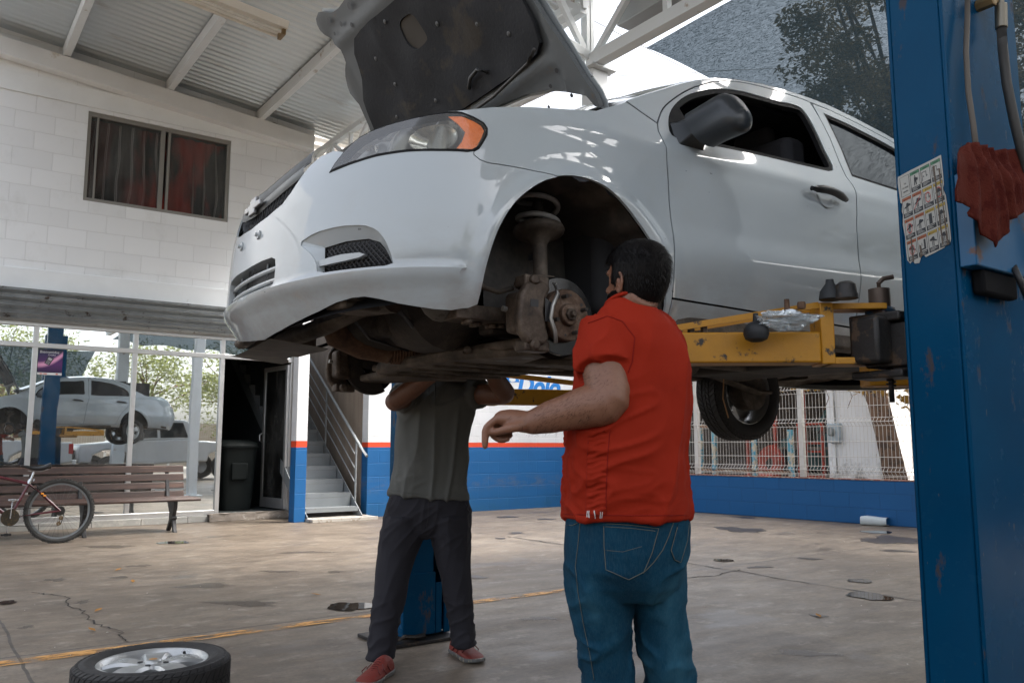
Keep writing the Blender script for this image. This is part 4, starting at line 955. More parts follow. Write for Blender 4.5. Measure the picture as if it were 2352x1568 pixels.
# ---- front bumper: both halves as one part each would split it, so build one mesh
def both(name, m, parent, poly, holes=(), **kw):
    a = panel(name, m, parent, poly, holes, side=1, **kw); b = panel(name, m, parent, poly, holes, side=-1, **kw)
    bm = bmesh.new(); bm.from_mesh(a.data); bm.from_mesh(b.data); bmesh.ops.remove_doubles(bm, verts=bm.verts, dist=.0012)
    bmesh.ops.recalc_face_normals(bm, faces=bm.faces); bm.to_mesh(a.data); bm.free(); bpy.data.objects.remove(b)
    a.data.shade_smooth(); a.data.set_sharp_from_angle(angle=rad(38)); return a
bumper = both('front_bumper', M_PAINT, car, bp, [NICHE], gap=0, thick=.006, st=.015)
# rolled lower lip of the bumper
def lip(side):
    g = MB(); pts = dense(BOT, .03)[:-1]; pts = [p for p in pts if p[0] < 1.05]
    g.grid(lambda u, v: L2W(body_pt(pts[int(u * (len(pts) - 1) + .5)][0], pts[int(u * (len(pts) - 1) + .5)][1] + .004 + (.012 * v if v > 0 else 0), -.004 - .055 * v, side)), len(pts) - 1, 2)
    return g
for sd in (1, -1): lip(sd).build('bumper_lip', M_SEAL, bumper, smooth=0)
for sd in (1, -1):
    # fog-lamp niche: painted recess walls, black mesh, painted blade
    mesh_p = [(.505, 1.648), (.598, 1.655), (.687, 1.652), (.730, 1.638), (.757, 1.610), (.774, 1.580), (.782, 1.566), (.675, 1.565), (.515, 1.567)]
    md_ = dense(mesh_p, .008)
    def rec(u, v, sd=sd):
        L = dense(NICHE, .02); i = int(round(u * len(L))) % len(L); s_, z_ = L[i]; q_ = min(md_, key=lambda m_: (m_[0] - s_) ** 2 + (m_[1] - z_) ** 2)
        return L2W(body_pt(s_ + (q_[0] - s_) * v, z_ + (q_[1] - z_) * v, -.004 - .022 * v, sd))
    g = MB(); g.grid(rec, len(dense(NICHE, .02)), 2); g.build('fog_recess', M_PAINT, bumper, smooth=30)
    panel('fog_backing', M_BLACK, bumper, mesh_p, side=sd, off=-.034, thick=.004, gap=0)
    g = MB()
    def seg(p, q):
        a, b = Vector(p), Vector(q); pts = [a.lerp(b, i / 12) for i in range(13)]; run_ = []
        for t in pts:
            if inside(t, mesh_p): run_.append(L2W(body_pt(t.x, t.y, -.027, sd)))
            elif len(run_) > 1: g.tube(run_, .0026, 4, cap=False); run_ = []
            else: run_ = []
        if len(run_) > 1: g.tube(run_, .0026, 4, cap=False)
    for i in range(26):
        x = .44 + i * .018; seg((x, 1.56), (x + .11, 1.665)); seg((x, 1.665), (x + .11, 1.56))
    g.build('fog_mesh', M_BLACK, bumper, smooth=0)
    bl = [(.452, 1.592), (.455, 1.600), (.52, 1.606), (.60, 1.611), (.67, 1.609), (.692, 1.601), (.67, 1.594), (.62, 1.590), (.54, 1.587), (.47, 1.586)]
    panel('fog_blade', M_PAINT, bumper, bl, side=sd, off=-.008, thick=.03, gap=0, st=.012)
    # plugs over the tow and plate holes
    for s_, z_ in ((.10, 1.757),):
        c = L2W(body_pt(s_, z_, .001, sd)); nrm = (L2W(body_pt(s_, z_, .05, sd)) - c); g = MB(); g.lathe([(.001, .014), (.006, .014), (.007, .006), (.015, .005), (.016, .0)], c, nrm, 20); g.build('plate_bolt', M_PAINT, bumper, smooth=30)
    # headlamp
    hl = panel('headlight', M_SEAL, car, LAMP, [inset(dense(LAMP, .03), .0065)], side=sd, off=.002, thick=.03, gap=0, st=.03)
    lamp_in = inset(dense(LAMP, .03), .006)
    M_LENS = MATS.get('lens')
    if not M_LENS:
        k = N('clear_hazy_lens'); gl = k.n('BsdfGlossy', {'Color': (1, 1, 1, 1), 'Roughness': .10}).outputs[0]; tr = k.n('BsdfTransparent', {'Color': (.90, .90, .86, 1)}).outputs[0]
        fr_ = k.n('Fresnel', {'IOR': 1.45}).outputs[0]; m_ = k.n('MixShader', {0: k.math('MULTIPLY_ADD', fr_, .10, .03)}); k.t.links.new(tr, m_.inputs[1]); k.t.links.new(gl, m_.inputs[2])
        df = k.n('BsdfDiffuse', {'Color': (.55, .52, .44, 1)}).outputs[0]; m2 = k.n('MixShader', {0: k.ramp(k.noise(4, 6, .7), [(.35, .02), (.75, .13)])}); k.t.links.new(m_.outputs[0], m2.inputs[1]); k.t.links.new(df, m2.inputs[2])
        M_LENS = MATS['lens'] = k.done(m2.outputs[0])
    panel('lens', M_LENS, hl, lamp_in, side=sd, off=.004, thick=0, gap=0, st=.03)
    M_REFL = mat('lamp_reflector', (.62, .62, .60), .22, .85, vs=8, var=.2); M_AMB = mat('amber_reflector', (.90, .17, .004), .28, vs=30, var=.2, bump=.4, bs=120)
    panel('bucket', mat('lamp_bucket_grey', (.16, .16, .15), .3, .6), hl, lamp_in, side=sd, off=-.045, thick=0, gap=0, st=.02, fn=lambda s, z, o, sd_: body_pt(s, z, o - .02 * math.sin(s * 40) * ss(.65, .7, s), sd_))
    amb = [(.93, 2.006), (.977, 2.007), (1.020, 1.995), (1.050, 1.983), (1.062, 1.968), (1.052, 1.945), (1.035, 1.915), (1.018, 1.905), (.968, 1.904), (.984, 1.925), (.994, 1.957), (.967, 1.982)]
    panel('amber_lens', M_AMB, hl, amb, side=sd, off=-.004, thick=.004, gap=0, st=.015)
    for cs, cz, r_, nm in ((.610, 1.930, .046, 'beam_reflector'), (.885, 1.948, .050, 'turn_reflector')):
        pl = [(cs + r_ * 1.7 * math.cos(t), cz + r_ * (.95 if nm[0] == 't' else .85) * math.sin(t)) for t in [i * 2 * math.pi / 24 for i in range(24)]]
        pl = [p for p in pl if inside(p, lamp_in)]
        panel(nm, M_REFL, hl, pl, side=sd, off=-.018, thick=0, gap=0, st=.014, fn=lambda s, z, o, sd_, cs=cs, cz=cz, r_=r_: body_pt(s, z, o - .05 * max(0, 1 - ((s - cs) / (r_ * 1.7)) ** 2 - ((z - cz) / r_) ** 2) + .0025 * math.sin(s * 260), sd_))
    # fender
    fend = ARCH[24:] + [(1.795, 1.452), (1.800, 1.543), (1.800, 1.70), (1.800, 1.86), (1.806, 1.99), (1.812, 2.07), (1.808, 2.10), (1.808, 2.141), (1.820, 2.175), (1.70, 2.236), (1.571, 2.175), (1.533, 2.155), (1.364, 2.117), (1.215, 2.082), (1.07, 2.045), (.996, 2.030), (.925, 2.0215)] + [LAMP[9], LAMP[10], LAMP[11], LAMP[12], LAMP[13], LAMP[14], LAMP[15], LAMP[16]] + [SEAM[6], SEAM[5], SEAM[4], SEAM[3], SEAM[2], SEAM[1]]
    panel('fender', M_PAINT, car, fend, side=sd, st=.018, gap=.003)
    # doors and glass
    DF_TOP = [(1.808, 2.141), (1.820, 2.175), (1.833, 2.196), (1.883, 2.258), (1.962, 2.322), (2.075, 2.398), (2.214, 2.471), (2.351, 2.525), (2.513, 2.561), (2.678, 2.578), (2.804, 2.584), (2.905, 2.585), (2.935, 2.578)]
    DF_TOP = DF_TOP[:2] + catm(DF_TOP[2:])
    DF_REAR = [(2.940, 2.48), (2.938, 2.386), (2.920, 2.264), (2.915, 2.185), (2.928, 2.155), (2.922, 2.126), (2.871, 1.955), (2.853, 1.793), (2.846, 1.669), (2.842, 1.522)]
    door = [(1.800, 1.543), (1.800, 1.70), (1.800, 1.86), (1.806, 1.99), (1.812, 2.07), (1.808, 2.10)] + DF_TOP + DF_REAR
    WF = [(1.872, 2.139), (1.885, 2.203), (1.930, 2.268), (2.006, 2.334), (2.102, 2.392), (2.249, 2.455), (2.388, 2.490), (2.521, 2.503), (2.669, 2.513), (2.800, 2.528), (2.845, 2.50), (2.853, 2.406), (2.849, 2.307), (2.838, 2.200), (2.668, 2.180), (2.375, 2.165), (2.114, 2.147), (1.948, 2.132)]
    WF = catm(WF, 3, True)
    dF = panel('front_door', M_PAINT, car, door, [WF], side=sd, st=.020, gap=.0032)
    WFi = inset(dense(WF, .03), .020)
    panel('window_seal', M_SEAL, dF, inset(dense(WF, .03), .001), [WFi], side=sd, off=-.004, thick=.02, gap=0)
    if sd < 0: panel('window', M_CARGLASS, dF, WFi, side=sd, off=-.020, thick=.003, gap=0, st=.05)
    DR = DF_REAR[::-1]
    rdoor = [(2.842, 1.522), (3.50, 1.512), (3.53, 1.60), (3.565, 1.70), (3.61, 1.79), (3.68, 1.88), (3.745, 1.955), (3.80, 2.05), (3.835, 2.16), (3.845, 2.26), (3.80, 2.36), (3.70, 2.44), (3.478, 2.512), (3.25, 2.554), (3.082, 2.576)] + DF_REAR[:-1]
    rdoor = [(2.842, 1.522)] + rdoor[1:15] + [(2.945, 2.580)] + DF_REAR[:-1]
    WR = [(2.999, 2.540), (2.992, 2.459), (2.985, 2.339), (2.965, 2.197), (3.266, 2.190), (3.55, 2.192), (3.78, 2.20), (3.795, 2.25), (3.765, 2.32), (3.68, 2.39), (3.467, 2.468), (3.352, 2.492), (3.159, 2.525)]
    dR = panel('rear_door', M_PAINT, car, rdoor, [WR], side=sd, st=.024, gap=.0032)
    WRi = inset(dense(WR, .03), .018)
    panel('window_seal', M_SEAL, dR, inset(dense(WR, .03), .001), [WRi], side=sd, off=-.004, thick=.02, gap=0)
    panel('window', M_CARGLASS2, dR, WRi, side=sd, off=-.014, thick=.003, gap=0, st=.05)
    panel('mirror_sail', M_SEAL, dF, [(1.874, 2.141), (1.886, 2.203), (1.930, 2.266), (1.985, 2.312), (2.01, 2.20), (2.02, 2.142)], side=sd, off=-.008, thick=.004, gap=0)
    # body side: sill, pillars, roof rail, rear quarter
    RA = [(a + 2.53, b) for a, b in ARCH]
    TOPR = [(1.70, 2.240), (1.706, 2.246), (1.80, 2.296), (1.918, 2.355), (2.04, 2.418), (2.157, 2.472), (2.282, 2.521), (2.46, 2.565), (2.62, 2.592), (2.771, 2.608), (2.93, 2.614), (3.082, 2.612), (3.28, 2.585), (3.478, 2.548), (3.65, 2.50), (3.80, 2.445), (3.95, 2.38), (4.12, 2.30), (4.26, 2.24), (4.38, 2.222), (4.70, 2.215), (5.0, 2.20), (5.20, 2.19), (S_E, 2.18)]
    REARD = rdoor[1:16]
    quarter = [(1.795, 1.452), (2.6, 1.448), (3.45, 1.446), (RA[0][0] - .01, 1.446)] + RA + [(4.45, 1.44), (4.9, 1.42), (5.3, 1.41), (S_E, 1.41)] + TOPR[::-1] + [(1.820, 2.178)] + DF_TOP[2:] + [(2.945, 2.583)] + REARD[13::-1] + [(2.842, 1.520), (2.3, 1.532), (1.803, 1.541)]
    TL = [(5.02, 1.98), (5.02, 2.12), (5.10, 2.165), (5.30, 2.165), (5.36, 2.10), (5.30, 1.97), (5.15, 1.95)]
    panel('body_side', M_PAINT, car, quarter, [TL], side=sd, st=.030)
    panel('tail_light', mat('tail_lamp_red', (.35, .012, .01), .12), car, inset(TL, .004), side=sd, off=-.002, thick=.02, gap=0)
    g = panel('fuel_flap', M_PAINT, car, round_poly([(4.12, 2.0), (4.12, 2.13), (4.27, 2.13), (4.27, 2.0)], 2), side=sd, off=.0025, thick=.004, gap=0) if sd < 0 else None
    # dark inner skin closes every gap
    under = [(.02, 1.46), (.5, 1.50), (1.0, 1.47)] + [(a - .0, b + .008) for a, b in ARCH[0:49]] + [(1.80, 1.46), (RA[0][0] - .02, 1.46)] + [(a, b + .008) for a, b in RA[0:49]] + [(4.40, 1.46), (S_E, 1.43), (S_E, 2.15), (4.4, 2.19), (4.1, 2.27), (3.8, 2.41), (3.08, 2.58), (2.77, 2.575), (2.30, 2.50), (1.92, 2.33), (1.6, 2.16), (1.3, 2.07), (.93, 1.98), (.5, 1.93), (.02, 1.78)]
    panel('inner_skin', M_SEAL, car, under, [inset(dense(WF, .04), .008), inset(dense(WR, .04), .008), inset(dense(LAMP, .04), .004), inset(dense(NICHE, .04), .002), [(.03, 1.66), (.26, 1.655), (.268, 1.565), (.03, 1.56)]], side=sd, off=-.020, thick=0, gap=0, st=.06)
    # door handles
    for hs, par in ((2.685, dF), (3.60, dR)):
        hz = 2.045
        g = MB(); c = [L2W(body_pt(hs + .11 * (t / 8 - .5) * 2, hz + .004 - .010 * (t / 8) + .004 * math.sin(math.pi * t / 8), .010 + .028 * math.sin(math.pi * min(max(t / 8, .06), .94)) ** .5, sd)) for t in range(9)]
        g.tube(c, [.010, .014, .016, .016, .016, .016, .016, .014, .010], 10, up=(0, 0, 1)); g.build('handle', M_BLACK, par, smooth=0)
        g = MB(); q = L2W(body_pt(hs, hz, .0005, sd)); nr = L2W(body_pt(hs, hz, .05, sd)) - q; g.lathe([(.001, -.0), (.03, .0006), (.048, .0022), (.052, .0005)], q, nr, 24); g.build('handle_cup', M_PAINT, par, smooth=0)
# ---- upper grille, badge bar, lower slats
gr = thing_like = both('upper_grille', M_BLACK, car, [(0, 1.80), (.16, 1.812), (.26, 1.83), (.305, 1.86), (.345, 1.902), (.385, 1.938), (.43, 1.957), (.40, 1.972), (.20, 1.962), (0, 1.955)], gap=0, off=-.035, thick=.01)
g = MB()
for i in range(-15, 16):
    s_ = abs(i) * .024; sd = 1 if i >= 0 else -1; top_ = 1.86 + .12 * s_
    z1 = 1.80 + .10 * (s_ / .34) ** 2 + .006
    if z1 < top_: g.tube([L2W(body_pt(s_, z1, -.014, sd)), L2W(body_pt(s_, top_, -.014, sd))], .0028, 4)
g.build('grille_ribs', M_BLACK, gr)
def bar_fn(z0, z1, o): 
    def f(u, v):
        s_ = (u - .5) * 2 * .35; a = abs(s_); zz = z0 + (z1 - z0) * v + .075 * (a / .4) ** 1.6; return L2W(body_pt(a, zz, o + .010 * math.sin(math.pi * v), 1 if s_ >= 0 else -1))
    return f
g = MB(); g.grid(bar_fn(1.853, 1.900, -.008), 40, 5); g.build('grille_bar', mat('tarnished_grille_bar', (.12, .125, .125), .35, .5), gr, smooth=0)
g = MB(); g.grid(bar_fn(1.902, 1.965, -.012), 40, 5); g.build('grille_top', mat('matt_grille_top', (.05, .053, .055), .5), gr, smooth=0)
# badge: flat cross-shaped emblem, slanted ends
c = L2W(body_pt(0, 1.878, .006)); ax = (L2W(Vector((0, 1, 0))) - L2W(Vector((0, 0, 0)))).normalized(); upv = Vector((.10, 0, 1)).normalized(); g = MB()
bt = [(-.085, .008), (-.030, .012), (-.034, .030), (.030, .030), (.028, .012), (.090, .012), (.085, -.012), (.030, -.012), (.034, -.030), (-.030, -.030), (-.028, -.012), (-.090, -.012)]
g.prism([(x, y) for x, y in bt], c, ax, upv, ax.cross(upv) * -.012 if (ax.cross(upv)).x > 0 else ax.cross(upv) * .012); g.build('badge', mat('dull_chrome_badge', (.35, .35, .35), .3, .8), gr, bevel=.003)
lg = both('lower_grille', M_BLACK, car, [(0, 1.655), (.262, 1.65), (.268, 1.565), (0, 1.56)], gap=0, off=-.060, thick=.01)
for sd in (1, -1):
    for z_, dz in ((1.622, .011), (1.582, .010)):
        g = MB(); g.grid(lambda u, v, sd=sd, z_=z_, dz=dz: L2W(body_pt(.268 * u, z_ + dz * (v - .5) * 2, -.022 - .03 * abs(v - .5) * 2 * 0 , sd)), 10, 1)
        P_ = [L2W(body_pt(abs(.266 * i / 10), z_, -.018, 1 if i >= 0 else -1)) for i in range(-10, 11)]; g = MB(); g.tube(P_, .0085, 8, up=(0, 0, 1)); sd > 0 and g.build('slat', M_PAINT, lg, smooth=0)
    g = MB(); g.tube([L2W(body_pt(.15, 1.56, -.026, sd)), L2W(body_pt(.15, 1.652, -.026, sd))], .006, 6); g.build('slat_post', M_PAINT, lg, smooth=0)
    LG2 = [(0.0, 1.655), (.16, 1.657), (.235, 1.655), (.262, 1.645), (.270, 1.62), (.270, 1.575), (.262, 1.562), (.15, 1.558), (0, 1.557)]
    g = MB(); LL = [p for a_, b_ in zip(LG2[:-1], LG2[1:]) for p in (tuple(Vector(a_).lerp(Vector(b_), j_ / 6)) for j_ in range(6))] + [LG2[-1]]; n_ = len(LL) - 1
    g.grid(lambda u, v, sd=sd: L2W(body_pt(LL[int(round(u * n_))][0], LL[int(round(u * n_))][1], -.003 - .055 * v, sd)), n_, 3); g.build('grille_surround', M_PAINT, lg, smooth=30)
# ---- roof skin, windscreen, rear screen, boot lid, all lofted between the two roof rails
def rail(s): 
    z = look(s, [a for a, b in TOPR], [b for a, b in TOPR]); return body_pt(s, z, 0)
def cross(s0, s1, rise, back, ns, name, m, nu=16, par=None):
    g = MB()
    def f(u, v):
        s = s0 + (s1 - s0) * v; p = rail(s); t = (u - .5) * 2; k_ = 1 - t * t
        x = p.x + back(v) * k_; return L2W(Vector((x, p.y * -t * (1 if True else 1), p.z + rise(v) * (1 - abs(t) ** 2.6))))
    g.grid(f, nu, ns); return g.build(name, m, par or car, smooth=0)
cross(2.30, 3.55, lambda v: .055, lambda v: 0, 24, 'roof_skin', M_PAINT)
M_SCREEN = mat('greenish_windscreen', (.05, .10, .10), .04, vs=1, var=.1, IOR=1.7)
cross(1.705, 2.30, lambda v: .035 + .02 * v, lambda v: -.16 + .10 * v, 16, 'windscreen', M_SCREEN)
cross(3.55, 4.22, lambda v: .055 - .03 * v, lambda v: .03 + .10 * v, 12, 'rear_screen', M_CARGLASS2)
cross(4.22, 5.05, lambda v: .03, lambda v: .13 - .05 * v, 12, 'boot_lid', M_PAINT)
# ---- bonnet, raised on its hinges
AL = rad(61); HB = Vector((.16, 0, 2.17)); HU = Vector((-math.cos(AL), 0, math.sin(AL))); HN = Vector((-math.sin(AL), 0, -math.cos(AL)))  # HN looks down/forward: the underside
def hood_pt(u, q, off=0):
    bow = .030 * (1 - (q / .8) ** 2) + .02 * math.sin(math.pi * min(max(u, 0), 1))      # gentle crown away from the underside
    p = HB + HU * u - HN * bow + HN * off; return Vector((p.x, -q, p.z))
half = [(.205, 0), (.20, .20), (.19, .30), (.178, .42), (.146, .57), (.107, .665), (.067, .738), (.023, .762), (.0, .80), (.03, .808), (.07, .804), (.14, .775), (.24, .745), (.34, .715), (.44, .692), (.55, .690), (.62, .735), (.66, .725), (.70, .69), (.75, .655), (.80, .64), (.86, .665), (.93, .715), (.965, .715), (1.01, .66), (1.00, .63), (.962, .56), (.955, .50), (.965, .40), (.995, .25), (1.01, .10), (1.012, 0)]
poly = half + [(u, -q) for u, q in reversed(half[1:-1])]
hfn = lambda s, z, o, sd_: hood_pt(s, z, o)
hood = panel('bonnet', M_PAINT, car, poly, fn=hfn, off=-.012, thick=.004, gap=0, st=.04)
rim = inset(dense(poly, .03), .012)
padh = [(.27, 0), (.27, .25), (.272, .48), (.285, .60), (.31, .638), (.38, .648), (.47, .630), (.55, .612), (.63, .560), (.74, .525), (.79, .47), (.80, .40), (.80, .32), (.79, .15), (.785, 0)]
PAD = padh + [(u, -q) for u, q in reversed(padh[1:-1])]
HOLE = round_poly([(.716, -.135), (.708, -.005), (.590, .022), (.575, -.0), (.572, -.085), (.62, -.135)], 2)
def inner(s, z, o, sd_):        # pressed inner frame: raised ribs round the pad and edge
    pad_d = 0
    e = min(abs(s - .24), abs(s - .83)) if abs(z) < .66 else abs(abs(z) - .68)
    return hood_pt(s, z, o + .012 * math.exp(-(e / .03) ** 2))
panel('bonnet_frame', M_PRIMER, hood, rim, fn=inner, off=.016, thick=.02, gap=0, st=.028)
def padfn(s, z, o, sd_): return hood_pt(s, z, o + .006 * math.sin(s * 19 + 1) * math.sin(z * 13) + .007 * math.exp(-((abs(z) - .3) / .03) ** 2))
M_PAD = mat('black_felt_pad', (.014, .0145, .016), .85, vs=3, var=.3, bump=.5, bs=70, c2=(.035, .028, .02), cut=.55)
pad = panel('insulation_pad', M_PAD, hood, PAD, [HOLE], fn=padfn, off=.036, thick=.016, gap=0, st=.03)
panel('pad_recess', mat('dusty_pad_recess', (.060, .052, .042), .9, vs=12, var=.3), pad, inset(HOLE, -.01), fn=hfn, off=.024, thick=.002, gap=0, st=.02)
g = MB()
for u, q in ((.75, -.20), (.66, -.38), (.52, -.33), (.60, -.02 + .14), (.72, .22), (.40, -.42), (.36, -.1), (.50, .35), (.40, .5)):
    c = L2W(hood_pt(u, q, .040)); n_ = L2W(hood_pt(u, q, .1)) - c; g.lathe([(.001, .003), (.007, .003), (.010, .0005)], c, n_, 14)
g.build('pad_clips', mat('grey_clip', (.06, .06, .058), .5), pad, smooth=0)
g = MB()
for u, q, r_ in ((.155, .30, .017), (.13, .44, .008), (.105, .55, .007), (.165, .60, .008), (.20, .66, .009), (.10, .69, .008), (.93, -.60, .014), (.88, -.52, .012), (.845, -.45, .011), (.87, -.60, .009), (.91, -.40, .016), (.90, -.25, .013)):
    c = L2W(hood_pt(u, q, .0285)); n_ = L2W(hood_pt(u, q, .1)) - c; g.disc(c, n_, r_, 16)
g.build('frame_holes', M_BLACK, hood, fix=False)
P = lambda u, q, o: L2W(hood_pt(u, q, o))
g = MB(); g.tube([P(.30, .62, .055), P(.27, .56, .058), P(.24, .30, .06), P(.235, .10, .06), P(.23, -.05, .065)], .0065, 8); g.build('prop_rod', mat('dusty_black_rod', (.07, .065, .06), .5), hood, smooth=0)
g = MB(); g.tube([P(.33, .31, .05), P(.36, .26, .055), P(.35, .20, .055), P(.32, .16, .05)], .008, 8); g.build('hose_clip', mat('grey_clip', (.16, .16, .155), .5), hood, smooth=0)
g = MB(); g.tube([P(.98, -.30, .03), P(.95, -.28, .07), P(.93, -.22, .075), P(.96, -.20, .04)], .007, 8); g.build('latch', M_BLACK, hood, smooth=0)
g = MB()
for q in (.70, -.70):
    a_ = hood_pt(.03, q, .03); b_ = Vector((.10, -q * 1.02, 2.06)); g.bar(L2W(a_), L2W(b_), .012, .035)
g.build('bonnet_hinge', M_UNDER, hood)
# ---- engine-bay parts that rise above the wing line
g = MB(); g.prism([(-.62, 2.00), (-.55, 2.06), (-.42, 2.10), (-.38, 2.155), (-.33, 2.165), (-.30, 2.135), (-.06, 2.115), (-.04, 2.0)], L2W(Vector((0, -.34, 0))) , L2W(Vector((1, 0, 0))) - L2W(Vector((0, 0, 0))), (0, 0, 1), (L2W(Vector((0, .55, 0))) - L2W(Vector((0, 0, 0)))))
air = g.build('air_duct', mat('dusty_black_plastic', (.055, .054, .05), .55, vs=6, var=.3, c2=(.11, .095, .08)), car, bevel=.018, seg=3)
g = MB(); g.bb(0, 1, 0, 1, 0, 1); g.v = []; g.f = []
def lbox(m, x0, x1, y0, y1, z0, z1):
    vs = [L2W(Vector((x, y, z))) for z in (z0, z1) for y in (y0, y1) for x in (x0, x1)]; m.add(vs, [(0, 2, 3, 1), (4, 5, 7, 6), (0, 1, 5, 4), (2, 6, 7, 3), (0, 4, 6, 2), (1, 3, 7, 5)]); return m
lbox(g, -.60, -.50, -.42, .42, 1.86, 1.965); lbox(g, -.58, -.54, -.44, .44, 1.50, 1.86)
g.build('radiator_support', M_UNDER, car, bevel=.01)
g = MB(); lbox(g, -.46, .04, -.34, .40, 1.60, 2.04); lbox(g, -.40, -.10, .05, .44, 1.50, 1.98); g.build('engine_block', M_UNDER, car, bevel=.04, seg=3)
g = MB(); lbox(g, .16, .22, -.43, .43, 1.50, 2.0); g.build('bulkhead', M_UNDER, car)
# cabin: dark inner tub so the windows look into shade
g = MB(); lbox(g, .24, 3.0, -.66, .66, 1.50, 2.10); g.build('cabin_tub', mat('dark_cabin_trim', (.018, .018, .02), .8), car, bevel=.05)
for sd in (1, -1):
    if sd > 0: g = MB(); lbox(g, .75, 2.95, .60, .63, 2.10, 2.50); g.build('far_window_blocker', MATS['dark_cabin_trim'], car)  # dark board added across the far windows to keep outside light out
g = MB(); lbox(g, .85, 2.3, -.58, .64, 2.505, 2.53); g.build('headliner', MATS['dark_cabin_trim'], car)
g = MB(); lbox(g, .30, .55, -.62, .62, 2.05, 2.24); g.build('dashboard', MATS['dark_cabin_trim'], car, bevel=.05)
for x in (.95, 1.85):
    for y in (-.36, .36):
        g = MB(); lbox(g, x + .42, x + .56, y - .24, y + .24, 2.08, 2.42); lbox(g, x + .45, x + .53, y - .11, y + .11, 2.42, 2.52); g.build('seat', mat('grey_seat_cloth', (.035, .035, .04), .9), car, bevel=.05, seg=3)
# ---- door mirror (both)
for sd in (1, -1):
    def mp(s, z, o): return L2W(body_pt(s, z, o, sd))
    g = MB(); rs = []
    for i in range(14):
        t = 1 - (1 - i / 13) ** 1.6; o = .055 + .175 * t; sz = (1.14 - .12 * t) * (1 if t < .75 else math.sqrt(max(1 - ((t - .75) / .25) ** 2 * .97, .01)) * .6 + (.4 if t < .75 else .4 * (1 - ((t - .75) / .25) ** 3 * .9)))
        cz = 2.140 - .034 * t; cs_ = 1.965 + .02 * t; rs.append([mp(cs_ + .058 * sz * math.copysign(abs(math.cos(a)) ** .75, math.cos(a)), cz + .060 * sz * math.copysign(abs(math.sin(a)) ** .75, math.sin(a)), o) for a in [k * 2 * math.pi / 20 for k in range(20)]])
    g.rings(rs); mm = g.build('door_mirror', mat('satin_black_mirror', (.022, .026, .03), .32, vs=4, var=.2), car, smooth=40)
    g = MB(); g.rings([[mp(1.950 + dx * w_, 2.135 + dz * w_, o) for dx, dz in ((-.055, -.03), (.055, -.03), (.07, .03), (.03, .07), (-.045, .06))] for o, w_ in ((-.012, 1.25), (.01, 1.0), (.045, .8), (.09, .7))]); g.build('mirror_arm', MATS['satin_black_mirror'], mm, smooth=40, bevel=.006)
# ---- underneath: floor, sills, subframe, exhaust, brakes
def LW(x, y, z): return L2W(Vector((x, y, z)))
g = MB()
def floor(u, v):
    x = .22 + 3.1 * u; y = -.80 + 1.6 * v; z = 1.50 + .10 * math.exp(-(y / .13) ** 2) - .012 * abs(math.sin(y * 16)) - .05 * ss(.70, .78, abs(y)) * (1 - ss(.78, .80, abs(y))) + .006 * math.sin(x * 24)
    return LW(x, y, z)
g.grid(floor, 70, 60); g.build('floor_pan', M_UNDER2, car, smooth=0)
for sd in (1, -1):
    g = MB(); lbox(g, .42, 1.98, sd * .84 if sd < 0 else .74, sd * .74 if sd < 0 else .84, 1.435, 1.50); g.build('sill', M_UNDER2, car, bevel=.012)
    g = MB(); lbox(g, -.10, 2.0, sd * .44 - .045, sd * .44 + .045, 1.43, 1.52); g.build('chassis_rail', M_UNDER, car, bevel=.015)
    # side apron of the engine bay, inside the wheel arch, and the arch liner
    yy = -sd
    g = MB(); g.prism([(-.60, 1.60), (-.60, 1.98), (.20, 1.98), (.36, 1.75), (.40, 1.48), (.20, 1.50), (.16, 1.66), (-.08, 1.70), (-.20, 1.60)], LW(0, yy * .44, 0), LW(1, 0, 0) - LW(0, 0, 0), (0, 0, 1), (LW(0, yy * .012, 0) - LW(0, 0, 0))); g.build('inner_apron', M_UNDER2 if sd > 0 else M_LINER, car)
    g = MB()
    def liner(u, v, yy=yy):
        a = rad(-8 + 128 * u); r = .385 + .012 * math.sin(u * 40) * (1 if v > .3 else 0); x = SFW - S_C + XC + r * math.cos(a); z = ZWH + r * math.sin(a); return LW(x, yy * (.445 + .405 * v), z)
    g.grid(liner, 40, 10); g.build('arch_liner', M_LINER, car, smooth=0)
    g = MB(); g.grid(lambda u, v, yy=yy: LW(SFW - S_C + XC + .37 * math.cos(rad(120 + 64 * u)), yy * (.60 + .24 * v), ZWH + .385 * math.sin(rad(120 + 64 * u))), 20, 6); g.build('arch_liner', M_LINER, car, smooth=0)
    g = MB(); g.grid(lambda u, v, yy=yy: LW(2.52 + .40 * math.cos(rad(-5 + 190 * u)), yy * (.5 + .36 * v), ZWH + .40 * math.sin(rad(-5 + 190 * u))), 30, 4); g.build('rear_arch_liner', M_LINER, car, smooth=0)
# wall of the wheel house behind the strut
for sd in (-1, 1):
    g = MB(); g.grid(lambda u, v, sd=sd: LW(-.13 + .58 * u, sd * (.462 + .02 * math.sin(u * 7) + .03 * (1 - v)), 1.47 + .46 * v), 16, 12); g.build('wheel_house_panel', M_LINER, car, smooth=0)
